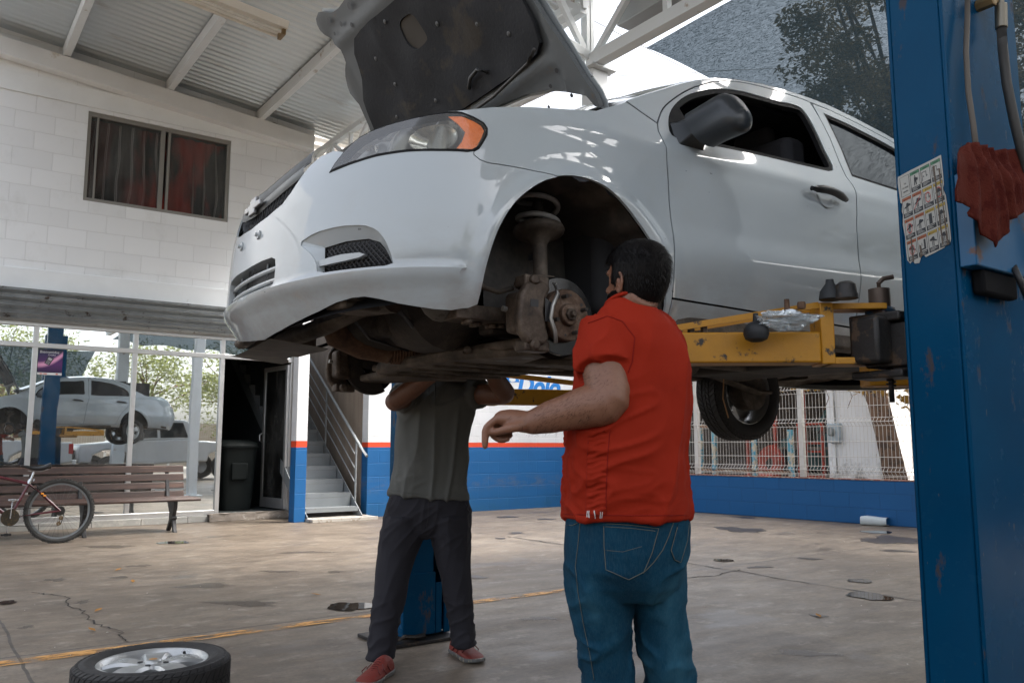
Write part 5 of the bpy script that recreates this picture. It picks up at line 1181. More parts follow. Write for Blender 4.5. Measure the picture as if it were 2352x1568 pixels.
# subframe, control arms
g = MB(); pl = [(-.16, -.30), (-.02, -.62), (.07, -.60), (.14, -.36), (.30, -.40), (.42, -.40), (.42, .40), (.30, .40), (.14, .36), (.07, .60), (-.02, .62), (-.16, .30)]
g.prism(pl, LW(0, 0, 1.350), LW(1, 0, 0) - LW(0, 0, 0), LW(0, 1, 0) - LW(0, 0, 0), (0, 0, .045)); g.build('subframe', M_UNDER2, car, bevel=.014)
g = MB()
for x, y in ((0, .45), (.03, .52), (.0, .36), (.06, .30), (.25, .3), (.25, -.3), (.2, 0), (.03, -.52), (0, -.4), (.33, .12), (.33, -.15)):
    g.disc(LW(x, y, 1.3485), (0, 0, -1), .022 if x < .1 else .03, 18)
g.build('subframe_holes', M_BLACK, car, fix=False)
g = MB()
for y in (-.26, -.12, .05, .2): g.tube([LW(-.12, y, 1.352), LW(.1, y + .02, 1.346), LW(.38, y, 1.352)], .012, 6)
g.tube([LW(-.14, -.40, 1.38), LW(-.05, -.2, 1.362), LW(-.05, .3, 1.362), LW(-.12, .42, 1.38)], .014, 8)
g.build('subframe_ribs', M_UNDER2, car, smooth=0)
for sd in (-1, 1):
    g = MB(); g.prism([(-.10, .34), (-.06, .30), (.30, .34), (.34, .42), (.20, .46), (.08, .72), (-.02, .75), (-.08, .66)], LW(0, 0, 1.372 if sd < 0 else 1.340), LW(1, 0, 0) - LW(0, 0, 0), (LW(0, sd, 0) - LW(0, 0, 0)), (0, 0, .03)); g.build('control_arm', M_UNDER2, car, bevel=.010)
    g = MB(); g.cyl(LW(.01, sd * .70, 1.37), LW(.01, sd * .70, 1.47), .020, .014, 12); g.build('ball_joint', M_UNDER, car, smooth=40)
    g = MB(); g.tube([LW(0, sd * .25, 1.55), LW(0, sd * .42, 1.51), LW(.0, sd * .66, 1.462)], .013, 10); g.lathe([(.018, 0), (.045, .02), (.034, .045), (.044, .06), (.030, .085), (.036, .10), (.016, .12)], LW(0, sd * .58, 1.475), LW(0, -sd, .18) - LW(0, 0, 0), 18); g.build('drive_shaft', M_BLACK if False else M_UNDER, car, smooth=40)
    g = MB(); g.tube([LW(.14, sd * .3, 1.50), LW(.13, sd * .5, 1.48), LW(.12, sd * .68, 1.46)], .010, 8); g.build('track_rod', M_UNDER, car, smooth=0)
# engine sump, gearbox
g = MB(); g.ball(LW(-.22, .12, 1.52), (.19, .22, .11), 18, 10); lbox(g, -.34, -.04, -.12, .30, 1.45, 1.62); g.build('sump', M_UNDER, car, bevel=.03, smooth=50)
g = MB(); g.lathe([(.02, -.30), (.13, -.28), (.17, -.1), (.18, .1), (.12, .16), (.08, .24)], LW(-.16, -.22, 1.56), LW(0, -1, 0) - LW(0, 0, 0), 22); g.build('gearbox', M_UNDER, car, smooth=40)
g = MB(); rnd = random.Random(2)
lbox(g, -.30, -.06, -.60, -.50, 1.452, 1.50)
for i in range(7):
    a = i * .9; c = LW(-.18 + .075 * math.cos(a), -.56 + .03 * math.sin(a * 1.7), 1.452); g.cyl(c, c - Vector((0, 0, .014)), .016, n=6)
g.build('bolted_cover', M_CASTAL, car, bevel=.004)
g = MB(); g.ball(LW(-.30, -.50, 1.60), (.09, .10, .15), 16, 10); g.build('washer_bottle', mat('grimy_translucent_plastic', (.10, .095, .085), .55, vs=8, c2=(.04, .035, .03)), car, smooth=50)
# exhaust
g = MB(); g.tube([LW(-.40, .10, 1.60), LW(-.43, .12, 1.53), LW(-.40, .12, 1.475), LW(-.31, .11, 1.430), LW(-.20, .10, 1.408)], [.045, .062, .062, .05, .04], 16); ex_ = g.build('exhaust_manifold', M_RUST, car, smooth=60)
g = MB(); pts = [LW(-.20 + .22 * i / 40, .10 - .06 * i / 40, 1.405) for i in range(41)]; g.tube(pts, [.036 + .004 * (i % 2) for i in range(41)], 16); g.build('flex_pipe', M_RUST, car, smooth=60)
g = MB(); g.tube([LW(.02, .04, 1.405), LW(.10, .01, 1.42), LW(.22, -.02, 1.455), LW(.5, -.02, 1.47), LW(1.1, 0, 1.46), LW(1.7, .02, 1.455), LW(2.2, .1, 1.46)], [.032, .03, .028, .028, .028, .028, .028], 14)
g.lathe([(.02, -.28), (.07, -.25), (.085, -.1), (.085, .15), (.07, .25), (.02, .28)], LW(1.1, 0, 1.455), LW(1, 0, 0) - LW(0, 0, 0), 18); g.build('exhaust_pipe', M_UNDER2, car, smooth=50)
g = MB(); g.tube([LW(.10, .30, 1.41), LW(.02, .2, 1.385), LW(.0, -.05, 1.387), LW(.06, -.24, 1.40), LW(.16, -.30, 1.42)], .010, 8); g.build('anti_roll_bar', M_UNDER2, car, smooth=0)
# front cross member, radiator bottom and the loose splash shield
g = MB(); g.tube([LW(-.62, -.58, 1.50), LW(-.70, -.25, 1.475), LW(-.71, .1, 1.46), LW(-.66, .5, 1.455)], .030, 10, flat=.7); g.tube([LW(-.50, -.56, 1.485), LW(-.57, -.2, 1.455), LW(-.58, .2, 1.445), LW(-.54, .5, 1.44)], .038, 10, flat=.8); g.build('front_cross_member', M_UNDER2, car, smooth=60)
for b_ in ((-.66, -.52, -.54, -.40, 1.46, 1.54), (-.60, -.40, .35, .55, 1.42, 1.52)):
    g = MB(); lbox(g, *b_); g.build('bracket', M_UNDER2, car, bevel=.015)
g = MB()
def shield(u, v):
    y = -.20 + .62 * u; x = -.775 + .10 * (y / .6) ** 2 + .20 * v; return LW(x + .02 * math.sin(u * 9) * v, y, 1.395 - .020 * math.sin(u * math.pi) * (1 - v) - .020 * v)
g.grid(shield, 24, 8); g.build('splash_shield', mat('black_splash_shield', (.022, .02, .019), .6, vs=5, var=.4, c2=(.06, .05, .04)), car, smooth=0)
rnd = random.Random(9)
for i, (pts, r_) in enumerate((([(-.45, -.45, 1.50), (-.3, -.3, 1.46), (-.1, -.1, 1.43), (.1, .05, 1.42), (.2, .3, 1.44)], .009), ([(-.5, -.2, 1.50), (-.35, -.05, 1.44), (-.15, .05, 1.42), (.05, .1, 1.43)], .006), ([(-.62, .5, 1.43), (-.5, .56, 1.405), (-.40, .50, 1.44), (-.25, .48, 1.50)], .007), ([(.35, -.5, 1.46), (1.0, -.42, 1.465), (1.9, -.40, 1.47)], .005), ([(.35, -.47, 1.462), (1.0, -.39, 1.465), (1.9, -.37, 1.47)], .005))):
    g = MB(); g.tube([LW(*p) for p in pts], r_, 8); g.build('underbody_hose', M_BLACK if i < 3 else M_UNDER2, car, smooth=0)
# fuel tank, rear axle
g = MB(); lbox(g, 1.75, 2.25, -.52, .50, 1.43, 1.52); g.build('fuel_tank', M_UNDER, car, bevel=.03, seg=3)
g = MB(); g.tube([LW(2.28, -.60, 1.46), LW(2.28, .60, 1.46)], .035, 12); g.build('rear_beam', M_UNDER2, car, smooth=50)
for sd in (-1, 1):
    g = MB(); g.tube([LW(1.95, sd * .52, 1.47), LW(2.25, sd * .55, 1.43), LW(2.50, sd * .57, 1.38), LW(2.62, sd * .56, 1.38)], [.03, .035, .035, .02], 10, flat=.6); g.build('trailing_arm', M_UNDER2, car, smooth=50)
g = MB(); g.tube([LW(2.05, .42, 1.44), LW(2.06, .44, 1.32), LW(2.10, .44, 1.21)], .004, 6); g.build('hanging_cable', mat('orange_cable', (.45, .26, .12), .6), car)
# ---- wheel: tyre with tread, rim with spokes
def wheel(name, c, axis, parent, label=None, cat=None, R=.296, W=.185, rr=.198):
    c = Vector(c); ax = Vector(axis).normalized(); h = W / 2
    if parent is None: T = thing(name, c, label, cat)
    else:
        T = bpy.data.objects.new(name, None); COL.objects.link(T); T.location = c; T.parent = parent; T.matrix_parent_inverse = world_of(parent).inverted()
    prof = [(rr + .002, -h * .78), (rr + .012, -h * .92), (rr + .035, -h * 1.0), (R - .040, -h * 1.03), (R - .020, -h * .97), (R - .006, -h * .84), (R, -h * .62), (R + .001, 0), (R, h * .62), (R - .006, h * .84), (R - .020, h * .97), (R - .040, h * 1.03), (R - .043, h * 1.045), (R - .048, h * 1.03), (rr + .035, h * 1.0), (rr + .012, h * .92), (rr + .002, h * .78)]
    m = MB(); m.lathe(prof, c, ax, 72); t = m.build('tyre', M_RUBBER, T, smooth=45)
    # tread blocks: raised lugs with grooves between
    sx, sy, d = frame_of(ax); m = MB(); nb_ = 56
    def P3(a, r, y): return c + (sx * math.cos(a) + sy * math.sin(a)) * r + d * y
    for row, (ya, yb, sk) in enumerate(((-h * .80, -h * .34, -.05), (-h * .26, -h * .03, .03), (h * .03, h * .26, -.03), (h * .34, h * .80, .05), (-h * .985, -h * .84, -.07), (h * .84, h * .985, .07))):
        r0, r1 = (R - .002, R + .006) if row < 4 else (R - .022, R - .003)
        for i in range(nb_):
            a0 = 2 * math.pi * (i + (.5 if row % 2 else 0)) / nb_; a1 = a0 + 2 * math.pi / nb_ * .80
            if row < 4: q = [P3(a0 + sk, r0, ya), P3(a1 + sk, r0, ya), P3(a1 - sk, r0, yb), P3(a0 - sk, r0, yb), P3(a0 + sk, r1, ya), P3(a1 + sk, r1, ya), P3(a1 - sk, r1, yb), P3(a0 - sk, r1, yb)]
            else:
                rA, rB = (R - .016, R - .003) if row == 4 else (R - .003, R - .016)
                q = [P3(a0 + sk, rA - .006, ya), P3(a1 + sk, rA - .006, ya), P3(a1, rB - .006, yb), P3(a0, rB - .006, yb), P3(a0 + sk, rA + .003, ya), P3(a1 + sk, rA + .003, ya), P3(a1, rB + .004, yb), P3(a0, rB + .004, yb)]
            m.add(q, [(0, 3, 2, 1), (4, 5, 6, 7), (0, 1, 5, 4), (1, 2, 6, 5), (2, 3, 7, 6), (3, 0, 4, 7)])
    m.build('tread', M_RUBBER, t)
    M_RIM = mat('silver_alloy_paint', (.44, .45, .45), .30, .55, vs=4, var=.08, c2=(.34, .28, .2), cut=.68)
    m = MB(); m.lathe([(rr + .010, -h * .80), (rr, -h * .84), (rr - .008, -h * .70), (rr - .030, -h * .2), (rr - .032, h * .5), (rr - .012, h * .72), (rr - .004, h * .86), (rr + .006, h * .90), (rr + .011, h * .84)], c, ax, 64); r_ = m.build('rim', M_RIM, T, smooth=40)
    yo = h * .80
    for k_ in range(5):
        a = 2 * math.pi * k_ / 5 + .3; er = sx * math.cos(a) + sy * math.sin(a); et = d.cross(er); rs = []
        for t_ in range(7):
            u = t_ / 6; r = .040 + (rr - .058) * u; w_ = .030 + .030 * u ** .8; y = yo - .004 + .018 * math.sin(u * 2.6) - .012 * u
            rs.append([c + er * r + et * x + d * yy_ for x, yy_ in ((-w_, y - .038), (-w_ * 1.05, y - .012), (-w_ * .80, y), (w_ * .80, y), (w_ * 1.05, y - .012), (w_, y - .038))])
        m = MB(); m.rings(rs); m.build('spoke', M_RIM, r_, smooth=35)
    m = MB(); m.lathe([(.066, yo - .045), (.066, yo - .012), (.055, yo - .002), (.036, yo + .001), (.034, yo + .008), (.028, yo + .012), (.001, yo + .013)], c, ax, 32); m.build('hub_cap', M_RIM, r_, smooth=30)
    m = MB()
    for k_ in range(4): a = math.pi / 2 * k_ + .6; p = c + (sx * math.cos(a) + sy * math.sin(a)) * .052 + d * (yo + .0); m.cyl(p - d * .004, p + d * .0025, .0105, n=14)
    m.build('bolt_holes', M_BLACK, r_)
    m = MB(); m.disc(c + d * (yo + .0138), d, .016, 16); m.build('badge', mat('orange_badge', (.5, .25, .08), .4), r_)
    a = 1.0; p = c + (sx * math.cos(a) + sy * math.sin(a)) * (rr - .02); m = MB(); m.cyl(p + d * h * .45, p + d * h * .85 - (sx * math.cos(a) + sy * math.sin(a)) * .012, .006, n=8); m.build('valve', M_BLACK, r_)
    return T
for sd in (-1, 1):
    c = LW(2.52, sd * .725, 1.385); wheel('rear_wheel', c, LW(0, sd, 0) - LW(0, 0, 0), car)
    g = MB(); g.cyl(LW(2.52, sd * .60, 1.385), LW(2.52, sd * .70, 1.385), .115, n=28); g.build('brake_drum', M_UNDER2, car, smooth=40)
# ---- front brakes and struts
def front_corner(sd):
    hz = 1.462 if sd < 0 else 1.418; A = LW(0, sd, 0) - LW(0, 0, 0); xh = .0
    H = lambda x, y, z: LW(x, sd * y, z)
    m = MB(); m.lathe([(.085, .755), (.124, .755), (.126, .753), (.126, .746), (.124, .744), (.08, .744)], LW(xh, 0, hz), A, 56); m.lathe([(.085, .733), (.124, .733), (.126, .731), (.126, .724), (.124, .722), (.06, .722)], LW(xh, 0, hz), A, 56); m.lathe([(.118, .722), (.118, .755)], LW(xh, 0, hz), A, 40)
    dsc = m.build('brake_disc', M_DISC, car, smooth=30)
    m = MB(); m.lathe([(.088, .748), (.086, .752), (.084, .782), (.080, .787), (.036, .787), (.034, .800), (.031, .803), (.020, .803)], LW(xh, 0, hz), A, 48); m.build('disc_hat', M_HUBF, dsc, smooth=30)
    m = MB(); m.cyl(H(xh, .795, hz), H(xh, .812, hz), .021, n=6); m.cyl(H(xh, .81, hz), H(xh, .826, hz), .010, n=12); m.build('hub_nut', M_CASTAL, dsc, bevel=.002)
    for k_ in range(4):
        a = rad(20 + 90 * k_); px_, pz = .060 * math.cos(a), .060 * math.sin(a); m = MB(); m.cyl(H(xh + px_, .785, hz + pz), H(xh + px_, .812, hz + pz), .0062, n=10); m.build('wheel_stud', M_UNDER, dsc, smooth=40)
    m = MB()
    for k_ in range(8):
        a = rad(-10 + 45 * k_); m.disc(H(xh + .066 * math.cos(a), .7885, hz + .066 * math.sin(a)), A, .0055 if k_ % 2 else .004, 12)
    m.build('disc_holes', M_BLACK, dsc, fix=False)
    m = MB(); m.lathe([(.05, .700), (.130, .700), (.135, .712), (.130, .704), (.05, .706)], LW(xh, 0, hz), A, 40, rad(30), rad(300)); m.build('dust_shield', M_UNDER, car, smooth=30)
    # caliper forward of the disc
    m = MB()
    prof = [(-.175, -.075), (-.185, -.02), (-.175, .055), (-.150, .095), (-.085, .105), (-.060, .085), (-.080, .04), (-.088, 0), (-.080, -.045), (-.066, -.090), (-.090, -.110), (-.150, -.108)]
    ex, ey = LW(1, 0, 0) - LW(0, 0, 0), Vector((0, 0, 1))
    m.prism([(x - .012, z * .94) for x, z in prof], H(0, .765, hz), ex, ey, A * .035); ca = m.build('brake_caliper', M_CASTAL, car, bevel=.012, seg=3)
    m = MB(); m.prism([(-.178, -.06), (-.18, .06), (-.12, .08), (-.11, -.07)], H(0, .690, hz), ex, ey, A * .074); m.build('caliper_body', M_CASTAL, ca, bevel=.014, seg=3)
    m = MB(); m.prism([(-.155, .012), (-.155, .035), (-.125, .035), (-.125, .012)], H(0, .801, hz), ex, ey, A * .001); m.prism([(-.10, -.03), (-.082, -.03), (-.075, .03), (-.10, .045)], H(0, .8012, hz), ex, ey, A * .001); m.build('caliper_slots', M_BLACK, ca)
    for zz in (.098, -.104):
        m = MB(); m.cyl(H(-.135, .700, hz + zz * 1.0), H(-.135, .805, hz + zz), .017, n=12); m.prism([(-.165, zz - .018), (-.165, zz + .018), (-.072, zz + .016), (-.072, zz - .02)], H(0, .728, hz), ex, ey, A * .060)
        m.build('caliper_bracket', M_CASTAL, ca, bevel=.006)
    m = MB(); m.tube([H(-.070, .806, hz + .095), H(-.058, .812, hz + .06), H(-.078, .812, hz + .02), H(-.086, .812, hz - .02), H(-.070, .812, hz - .06), H(-.062, .806, hz - .095)], .0065, 8); m.build('caliper_spring', mat('bare_steel', (.35, .34, .32), .4, .7), ca, smooth=0)
    m = MB(); m.cyl(H(-.19, .72, hz + .01), H(-.205, .72, hz + .012), .009, n=8); m.build('bleed_nipple', MATS['bare_steel'], ca)
    # upright and strut
    m = MB(); m.tube([H(.0, .70, hz), H(-.01, .67, hz + .06), H(-.010, .655, hz + .13)], [.05, .04, .03], 12); m.build('steering_knuckle', M_UNDER, car, smooth=60)
    m = MB(); m.cyl(H(-.010, .655, hz + .10), H(-.002, .635, hz + .300), .0245, n=24); st_ = m.build('strut', M_UNDER2, car, smooth=40)
    m = MB(); m.box(H(-.010, .66, hz + .125), (.075, .05, .045), rz=-YAW); m.cyl(H(-.045, .682, hz + .13), H(.022, .684, hz + .13), .010, n=6); m.build('strut_bracket', M_UNDER2, st_, bevel=.005)
    up = (H(.004, .615, hz + .45) - H(-.002, .635, hz + .30)).normalized(); cpt = H(-.002, .634, hz + .292)
    m = MB(); m.lathe([(.024, -.04), (.030, -.028), (.042, -.014), (.070, -.004), (.084, .004), (.088, .016), (.084, .026), (.076, .022), (.07, .014), (.03, .010), (.012, .010)], cpt, up, 32); m.build('spring_seat', M_UNDER2, st_, smooth=50)
    m = MB(); sx, sy, _ = frame_of(up); pts = []
    for i in range(90):
        t = i / 89; a = t * 2 * math.pi * 2.7 + 2.2; r = .070 - .003 * t; pts.append(cpt + up * (.030 + .185 * t) + (sx * math.cos(a) + sy * math.sin(a)) * r)
    m.tube(pts, .0095, 8); m.build('coil_spring', mat('dusty_grey_spring', (.30, .29, .28), .7, vs=20, var=.3), st_, smooth=0)
    m = MB(); m.cyl(cpt, cpt + up * .21, .0095, n=12); m.lathe([(.012, .02), (.02, .03), (.016, .06), (.021, .09), (.016, .12), (.02, .15)], cpt, up, 16); m.build('damper_rod', M_UNDER, st_, smooth=50)
    # brake hose
    m = MB(); m.tube([H(-.235, .600, hz + .205), H(-.240, .600, hz + .165), H(-.238, .61, hz + .12), H(-.215, .63, hz + .09), H(-.18, .66, hz + .075), H(-.15, .70, hz + .085)], .0085, 10); m.build('brake_hose', M_BLACK if False else M_UNDER2, car, smooth=0)
    m = MB(); m.tube([H(-.235, .600, hz + .215), H(-.236, .595, hz + .26), H(-.250, .592, hz + .278), H(-.268, .592, hz + .25), H(-.278, .592, hz + .18), H(-.262, .595, hz + .155)], .0035, 8); m.build('brake_pipe', M_UNDER2, car, smooth=0)
    m = MB(); m.box(H(-.232, .605, hz + .207), (.05, .02, .006)); m.cyl(H(-.235, .60, hz + .20), H(-.235, .60, hz + .228), .009, n=6); m.build('hose_bracket', M_RUST, car)
    m = MB(); m.cyl(H(.03, .458, hz + .15), H(.03, .461, hz + .15), .006, n=10); m.box(H(.0, .60, hz + .22), (.03, .02, .02)); m.build('apron_clip', M_BLACK, car)
front_corner(-1); front_corner(1)
# ============================================================ TWO-POST LIFT
def m_bluepaint():
    k = N('scuffed_blue_enamel'); c = k.mix(k.noise(1.6, 5), (.0005, .034, .088), (.001, .072, .165))
    ch = k.ramp(k.noise(5, 9, .72, vec=k.map((1.4, 1.4, .5))), [(.60, 0), (.645, 1)]); c = k.mix(k.math('MULTIPLY', ch, .8), c, (.075, .055, .045))
    sc = k.ramp(k.noise(60, 2, .5, vec=k.map((1, 1, .25), (2, 2, 2))), [(.74, 0), (.76, 1)]); c = k.mix(k.math('MULTIPLY', sc, .6), c, (.18, .14, .1))
    r = k.math('ADD', k.math('MULTIPLY_ADD', k.noise(7, 5), .22, .14), k.math('MULTIPLY', ch, .35))
    return k.done(k.pbr(c, r, 0, Specular_IOR_Level=.09, Normal=k.bump(k.math('ADD', k.noise(75, 3), k.math('MULTIPLY', k.noise(4, 2), 1.5)), .10, .0035)))
M_LIFT = m_bluepaint()
M_YEL = mat('chipped_yellow_enamel', (.44, .20, .006), .5, vs=13, var=.25, c2=(.03, .024, .018), cut=.585, bump=.2, bs=60)
M_YELD = M_YEL
M_STEELD = mat('greasy_dark_steel', (.030, .028, .027), .5, .5, vs=9, var=.5, bump=.4, bs=50, c2=(.09, .06, .04))
lift = thing('lift_post', (2.75, 1.28, 0), 'big scuffed blue lift post in the right foreground, with warning sheet', 'lift post', 'posts of the car lift')
def cpost(T, x0, x1, ya, yb, s):
    """C-section post, open slot towards the car (s=+1: slot faces +Y)"""
    g = MB(); yo, yi = (ya, yb) if s > 0 else (yb, ya)
    g.bb(x0, x1, *sorted((yo, yo + s * .012)), .025, 3.75)
    for xa, xb in ((x0, x0 + .012), (x1 - .012, x1)): g.bb(xa, xb, *sorted((yo + s * .0125, yi - s * .0125)), .025, 3.75)
    for xa, xb in ((x0, x0 + .16), (x1 - .16, x1)): g.bb(xa, xb, *sorted((yi - s * .012, yi)), .025, 3.75)
    return g.build('column', M_LIFT, T, bevel=.005)
cpost(lift, 2.50, 3.01, 1.19, 1.37, 1)
g = MB(); g.bb(2.42, 3.10, 1.08, 1.48, 0, .022); g.build('base_plate', M_STEELD, lift, bevel=.004)
# carriage with arm pivots
g = MB(); g.bb(2.56, 2.95, 1.24, 1.365, 1.20, 2.05); g.build('carriage', M_STEELD, lift)
g = MB(); g.bb(2.50, 2.63, 1.385, 1.56, 1.445, 1.475); g.bb(2.50, 2.63, 1.385, 1.56, 1.265, 1.29); g.bb(2.52, 2.64, 1.376, 1.52, 1.30, 1.44); cb = g.build('arm_bracket', M_STEELD, lift, bevel=.006)
g = MB(); g.box((2.575, 1.49, 1.42), (.075, .075, .17)); g.build('pivot_block', mat('worn_blue_block', (.004, .05, .11), .5, c2=(.06, .035, .025), cut=.45), cb, bevel=.01)
g = MB(); g.cyl((2.575, 1.49, 1.505), (2.575, 1.49, 1.565), .034, n=20); g.tube([(2.575, 1.49, 1.56), (2.575, 1.49, 1.585), (2.585, 1.478, 1.60), (2.605, 1.455, 1.605)], .008, 8); g.build('pivot_pin', mat('rubbed_brown_steel', (.09, .065, .05), .5, .5, vs=12), cb, smooth=40)
g = MB(); g.cyl((2.582, 1.47, 1.335), (2.582, 1.47, 1.19), .0085, n=10)
sp = [(2.582 + .014 * math.cos(i * .9), 1.47 + .014 * math.sin(i * .9), 1.325 - i * .0017) for i in range(50)]; g.tube(sp, .003, 5); g.build('lock_spring', M_STEELD, cb, smooth=0)
g = MB(); g.box((2.49, 1.475, 1.385), (.10, .10, .15)); g.build('arm_lock', M_STEELD, cb, bevel=.012)
def arm(T, a, b, z0, z1, w, gus=True, pads=(), nm='arm'):
    a, b = Vector((a[0], a[1], 0)), Vector((b[0], b[1], 0)); d = (b - a).normalized(); L = (b - a).length; n_ = Vector((-d.y, d.x, 0)); rz = math.atan2(d.y, d.x)
    g = MB(); s0 = .20 if gus else 0
    g.box(a + d * ((L + s0) / 2) + Vector((0, 0, (z0 + z1) / 2)), (L - s0, w, z1 - z0), rz=rz); A_ = g.build(nm, M_YEL, T, bevel=.006)
    if gus:
        g = MB(); g.box(a + d * (s0 - .022) + Vector((0, 0, (z0 + z1 + .10) / 2 - .005)), (.044, w * 1.02, z1 - z0 + .10), rz=rz); g.build('arm_upright', M_YEL, A_, bevel=.004)
        g = MB(); g.box(a + d * (s0 / 2 - .02) + Vector((0, 0, z0 + .006)), (s0 - .0, w, .022), rz=rz); g.build('arm_fork', M_YEL, A_, bevel=.003); g = MB(); g.box(a + d * (s0 / 2 - .02) + Vector((0, 0, z1 + .085)), (s0, w * .8, .020), rz=rz); g.build('arm_fork', M_YEL, A_, bevel=.003)
        g = MB(); g.bar(a + d * s0 + n_ * (-w * .40) + Vector((0, 0, z1 + .088)), a + d * L * .98 + n_ * (-w * .40) + Vector((0, 0, z1 + .006)), .010, .020); g.bar(a + d * s0 + n_ * (w * .40) + Vector((0, 0, z1 + .088)), a + d * L * .98 + n_ * (w * .40) + Vector((0, 0, z1 + .006)), .010, .020); g.build('arm_brace', M_YEL, A_)
    return A_, a, d, n_, L
A1, a, d, n_, L = arm(lift, (2.55, 1.49), (1.97, 1.945), 1.315, 1.415, .11)
g = MB()
for t in (.60, .645): g.cyl(a + d * L * t * 1.28 + n_ * .02 + Vector((0, 0, 1.415)), a + d * L * t * 1.28 + n_ * .02 + Vector((0, 0, 1.44)), .012, n=6)
g.build('arm_bolts', M_CASTAL, A1)
def on_arm(px, py, Y): return at_y(px, py, Y)
def padstack(name, px, py, dist, prof, m, label, cat, smooth=40):
    c = at(px, py, dist); o = MB().lathe(prof, c, (0, 0, 1), 24).build(name, m, None, smooth=smooth); return tag(o, label, cat)
padstack('rubber_cone', 1908, 690, 2.66, [(.001, .068), (.012, .068), (.014, .055), (.032, .030), (.036, .004), (.03, 0), (.001, 0)], mat('matt_black_rubber', (.012, .014, .016), .6), 'small black rubber cone standing on the yellow arm', 'rubber cone')
padstack('lift_pad', 1944, 686, 2.63, [(.001, .056), (.020, .054), (.030, .045), (.033, .02), (.036, .012), (.036, 0), (.001, 0)], M_STEELD, 'round dark steel pad beside the rubber cone on the yellow arm', 'lift pad')
ball = padstack('lift_pad', 1737, 763, 2.62, [(.001, .062), (.008, .060), (.010, .034), (.026, .028), (.038, .012), (.040, -.006), (.034, -.022), (.018, -.030), (.001, -.032)], mat('matt_black_rubber', (.012, .014, .016)), 'black rubber capped pad screw on the front face of the yellow arm', 'lift pad')
padstack('steel_bolt', 1808, 712, 2.66, [(.001, .035), (.008, .035), (.009, .0), (.012, -.002), (.012, -.012), (.001, -.012)], M_RUST, 'rusty upright bolt on the brace of the yellow arm', 'bolt')
padstack('steel_nut', 1841, 702, 2.66, [(.001, .012), (.012, .012), (.014, .0), (.012, -.01), (.001, -.01)], M_RUST, 'short rusty nut right of the upright bolt on the arm', 'bolt')
# swivel pad under the sill
g = MB(); c = a + d * (L - .04); g.cyl((c.x, c.y, 1.416), (c.x, c.y, 1.452), .05, n=24); g.build('arm_pad', mat('matt_black_rubber', (.012, .014, .016)), A1, bevel=.004)
A2, *_ = arm(lift, (3.30, 1.52), (2.975, 1.80), 1.275, 1.375, .12, gus=False)
g = MB(); g.box((2.93, 1.46, 1.33), (.4, .12, .09), rz=0); g.build('rear_arm_bracket', M_STEELD, A2)
# control cover, hoses, fittings on the outer face
g = MB(); g.bb(2.497, 2.90, 1.138, 1.188, 1.575, 1.86); g.build('control_cover', mat('rust_streaked_blue', (.004, .085, .20), .4, vs=6, c2=(.10, .045, .03), cut=.585), lift, bevel=.004)
g = MB(); g.bb(2.56, 2.78, 1.15, 1.188, 1.50, 1.574); g.build('cover_shadow_box', mat('dull_black', (.008, .008, .009), .9, Specular_IOR_Level=.1), lift, bevel=.01)  # black box standing in for the dark shadow and rubber below the cover
g = MB(); g.tube([at_y(x, y, yy) for x, y, yy in ((2223, -60, 1.17), (2222, 40, 1.165), (2219, 120, 1.16), (2224, 210, 1.155), (2236, 290, 1.15), (2243, 350, 1.14))], .0085, 10); g.build('thin_hose', mat('dusty_grey_hose', (.10, .085, .07), .65), lift, smooth=0)
g = MB(); g.tube([at_y(x, y, yy) for x, y, yy in ((2300, 62, 1.14), (2303, 110, 1.13), (2312, 190, 1.12), (2330, 280, 1.11), (2352, 370, 1.11), (2372, 470, 1.11), (2390, 600, 1.11))], .0145, 12); g.build('thick_hose', mat('black_hydraulic_hose', (.035, .033, .030), .55, var=.3), lift, smooth=0)
g = MB(); g.cyl(at_y(2299, 12, 1.14), at_y(2300, 66, 1.14), .0185, n=18); g.cyl(at_y(2298, -30, 1.14), at_y(2299, 14, 1.14), .010, n=12); g.build('hose_fitting', mat('zinc_fitting', (.22, .20, .16), .45, .7), lift, bevel=.002)
g = MB(); g.cyl((2.735, 1.19, 2.475), (2.735, 1.135, 2.475), .020, n=6); g.cyl((2.735, 1.15, 2.475), (2.775, 1.15, 2.49), .013, n=10); g.build('brass_elbow', mat('dull_brass', (.25, .17, .08), .5, .6), lift, bevel=.002)
g = MB(); g.tube([at_y(x, y, yy) for x, y, yy in ((2322, 596, 1.16), (2332, 620, 1.13), (2346, 650, 1.12), (2365, 700, 1.12))], .010, 8); g.build('lower_hose', M_BLACK, lift, smooth=0)
g = MB(); g.tube([at_y(x, y, yy) for x, y, yy in ((2290, 596, 1.17), (2287, 612, 1.165))], .008, 8); g.build('cable_gland', M_BLACK, lift)
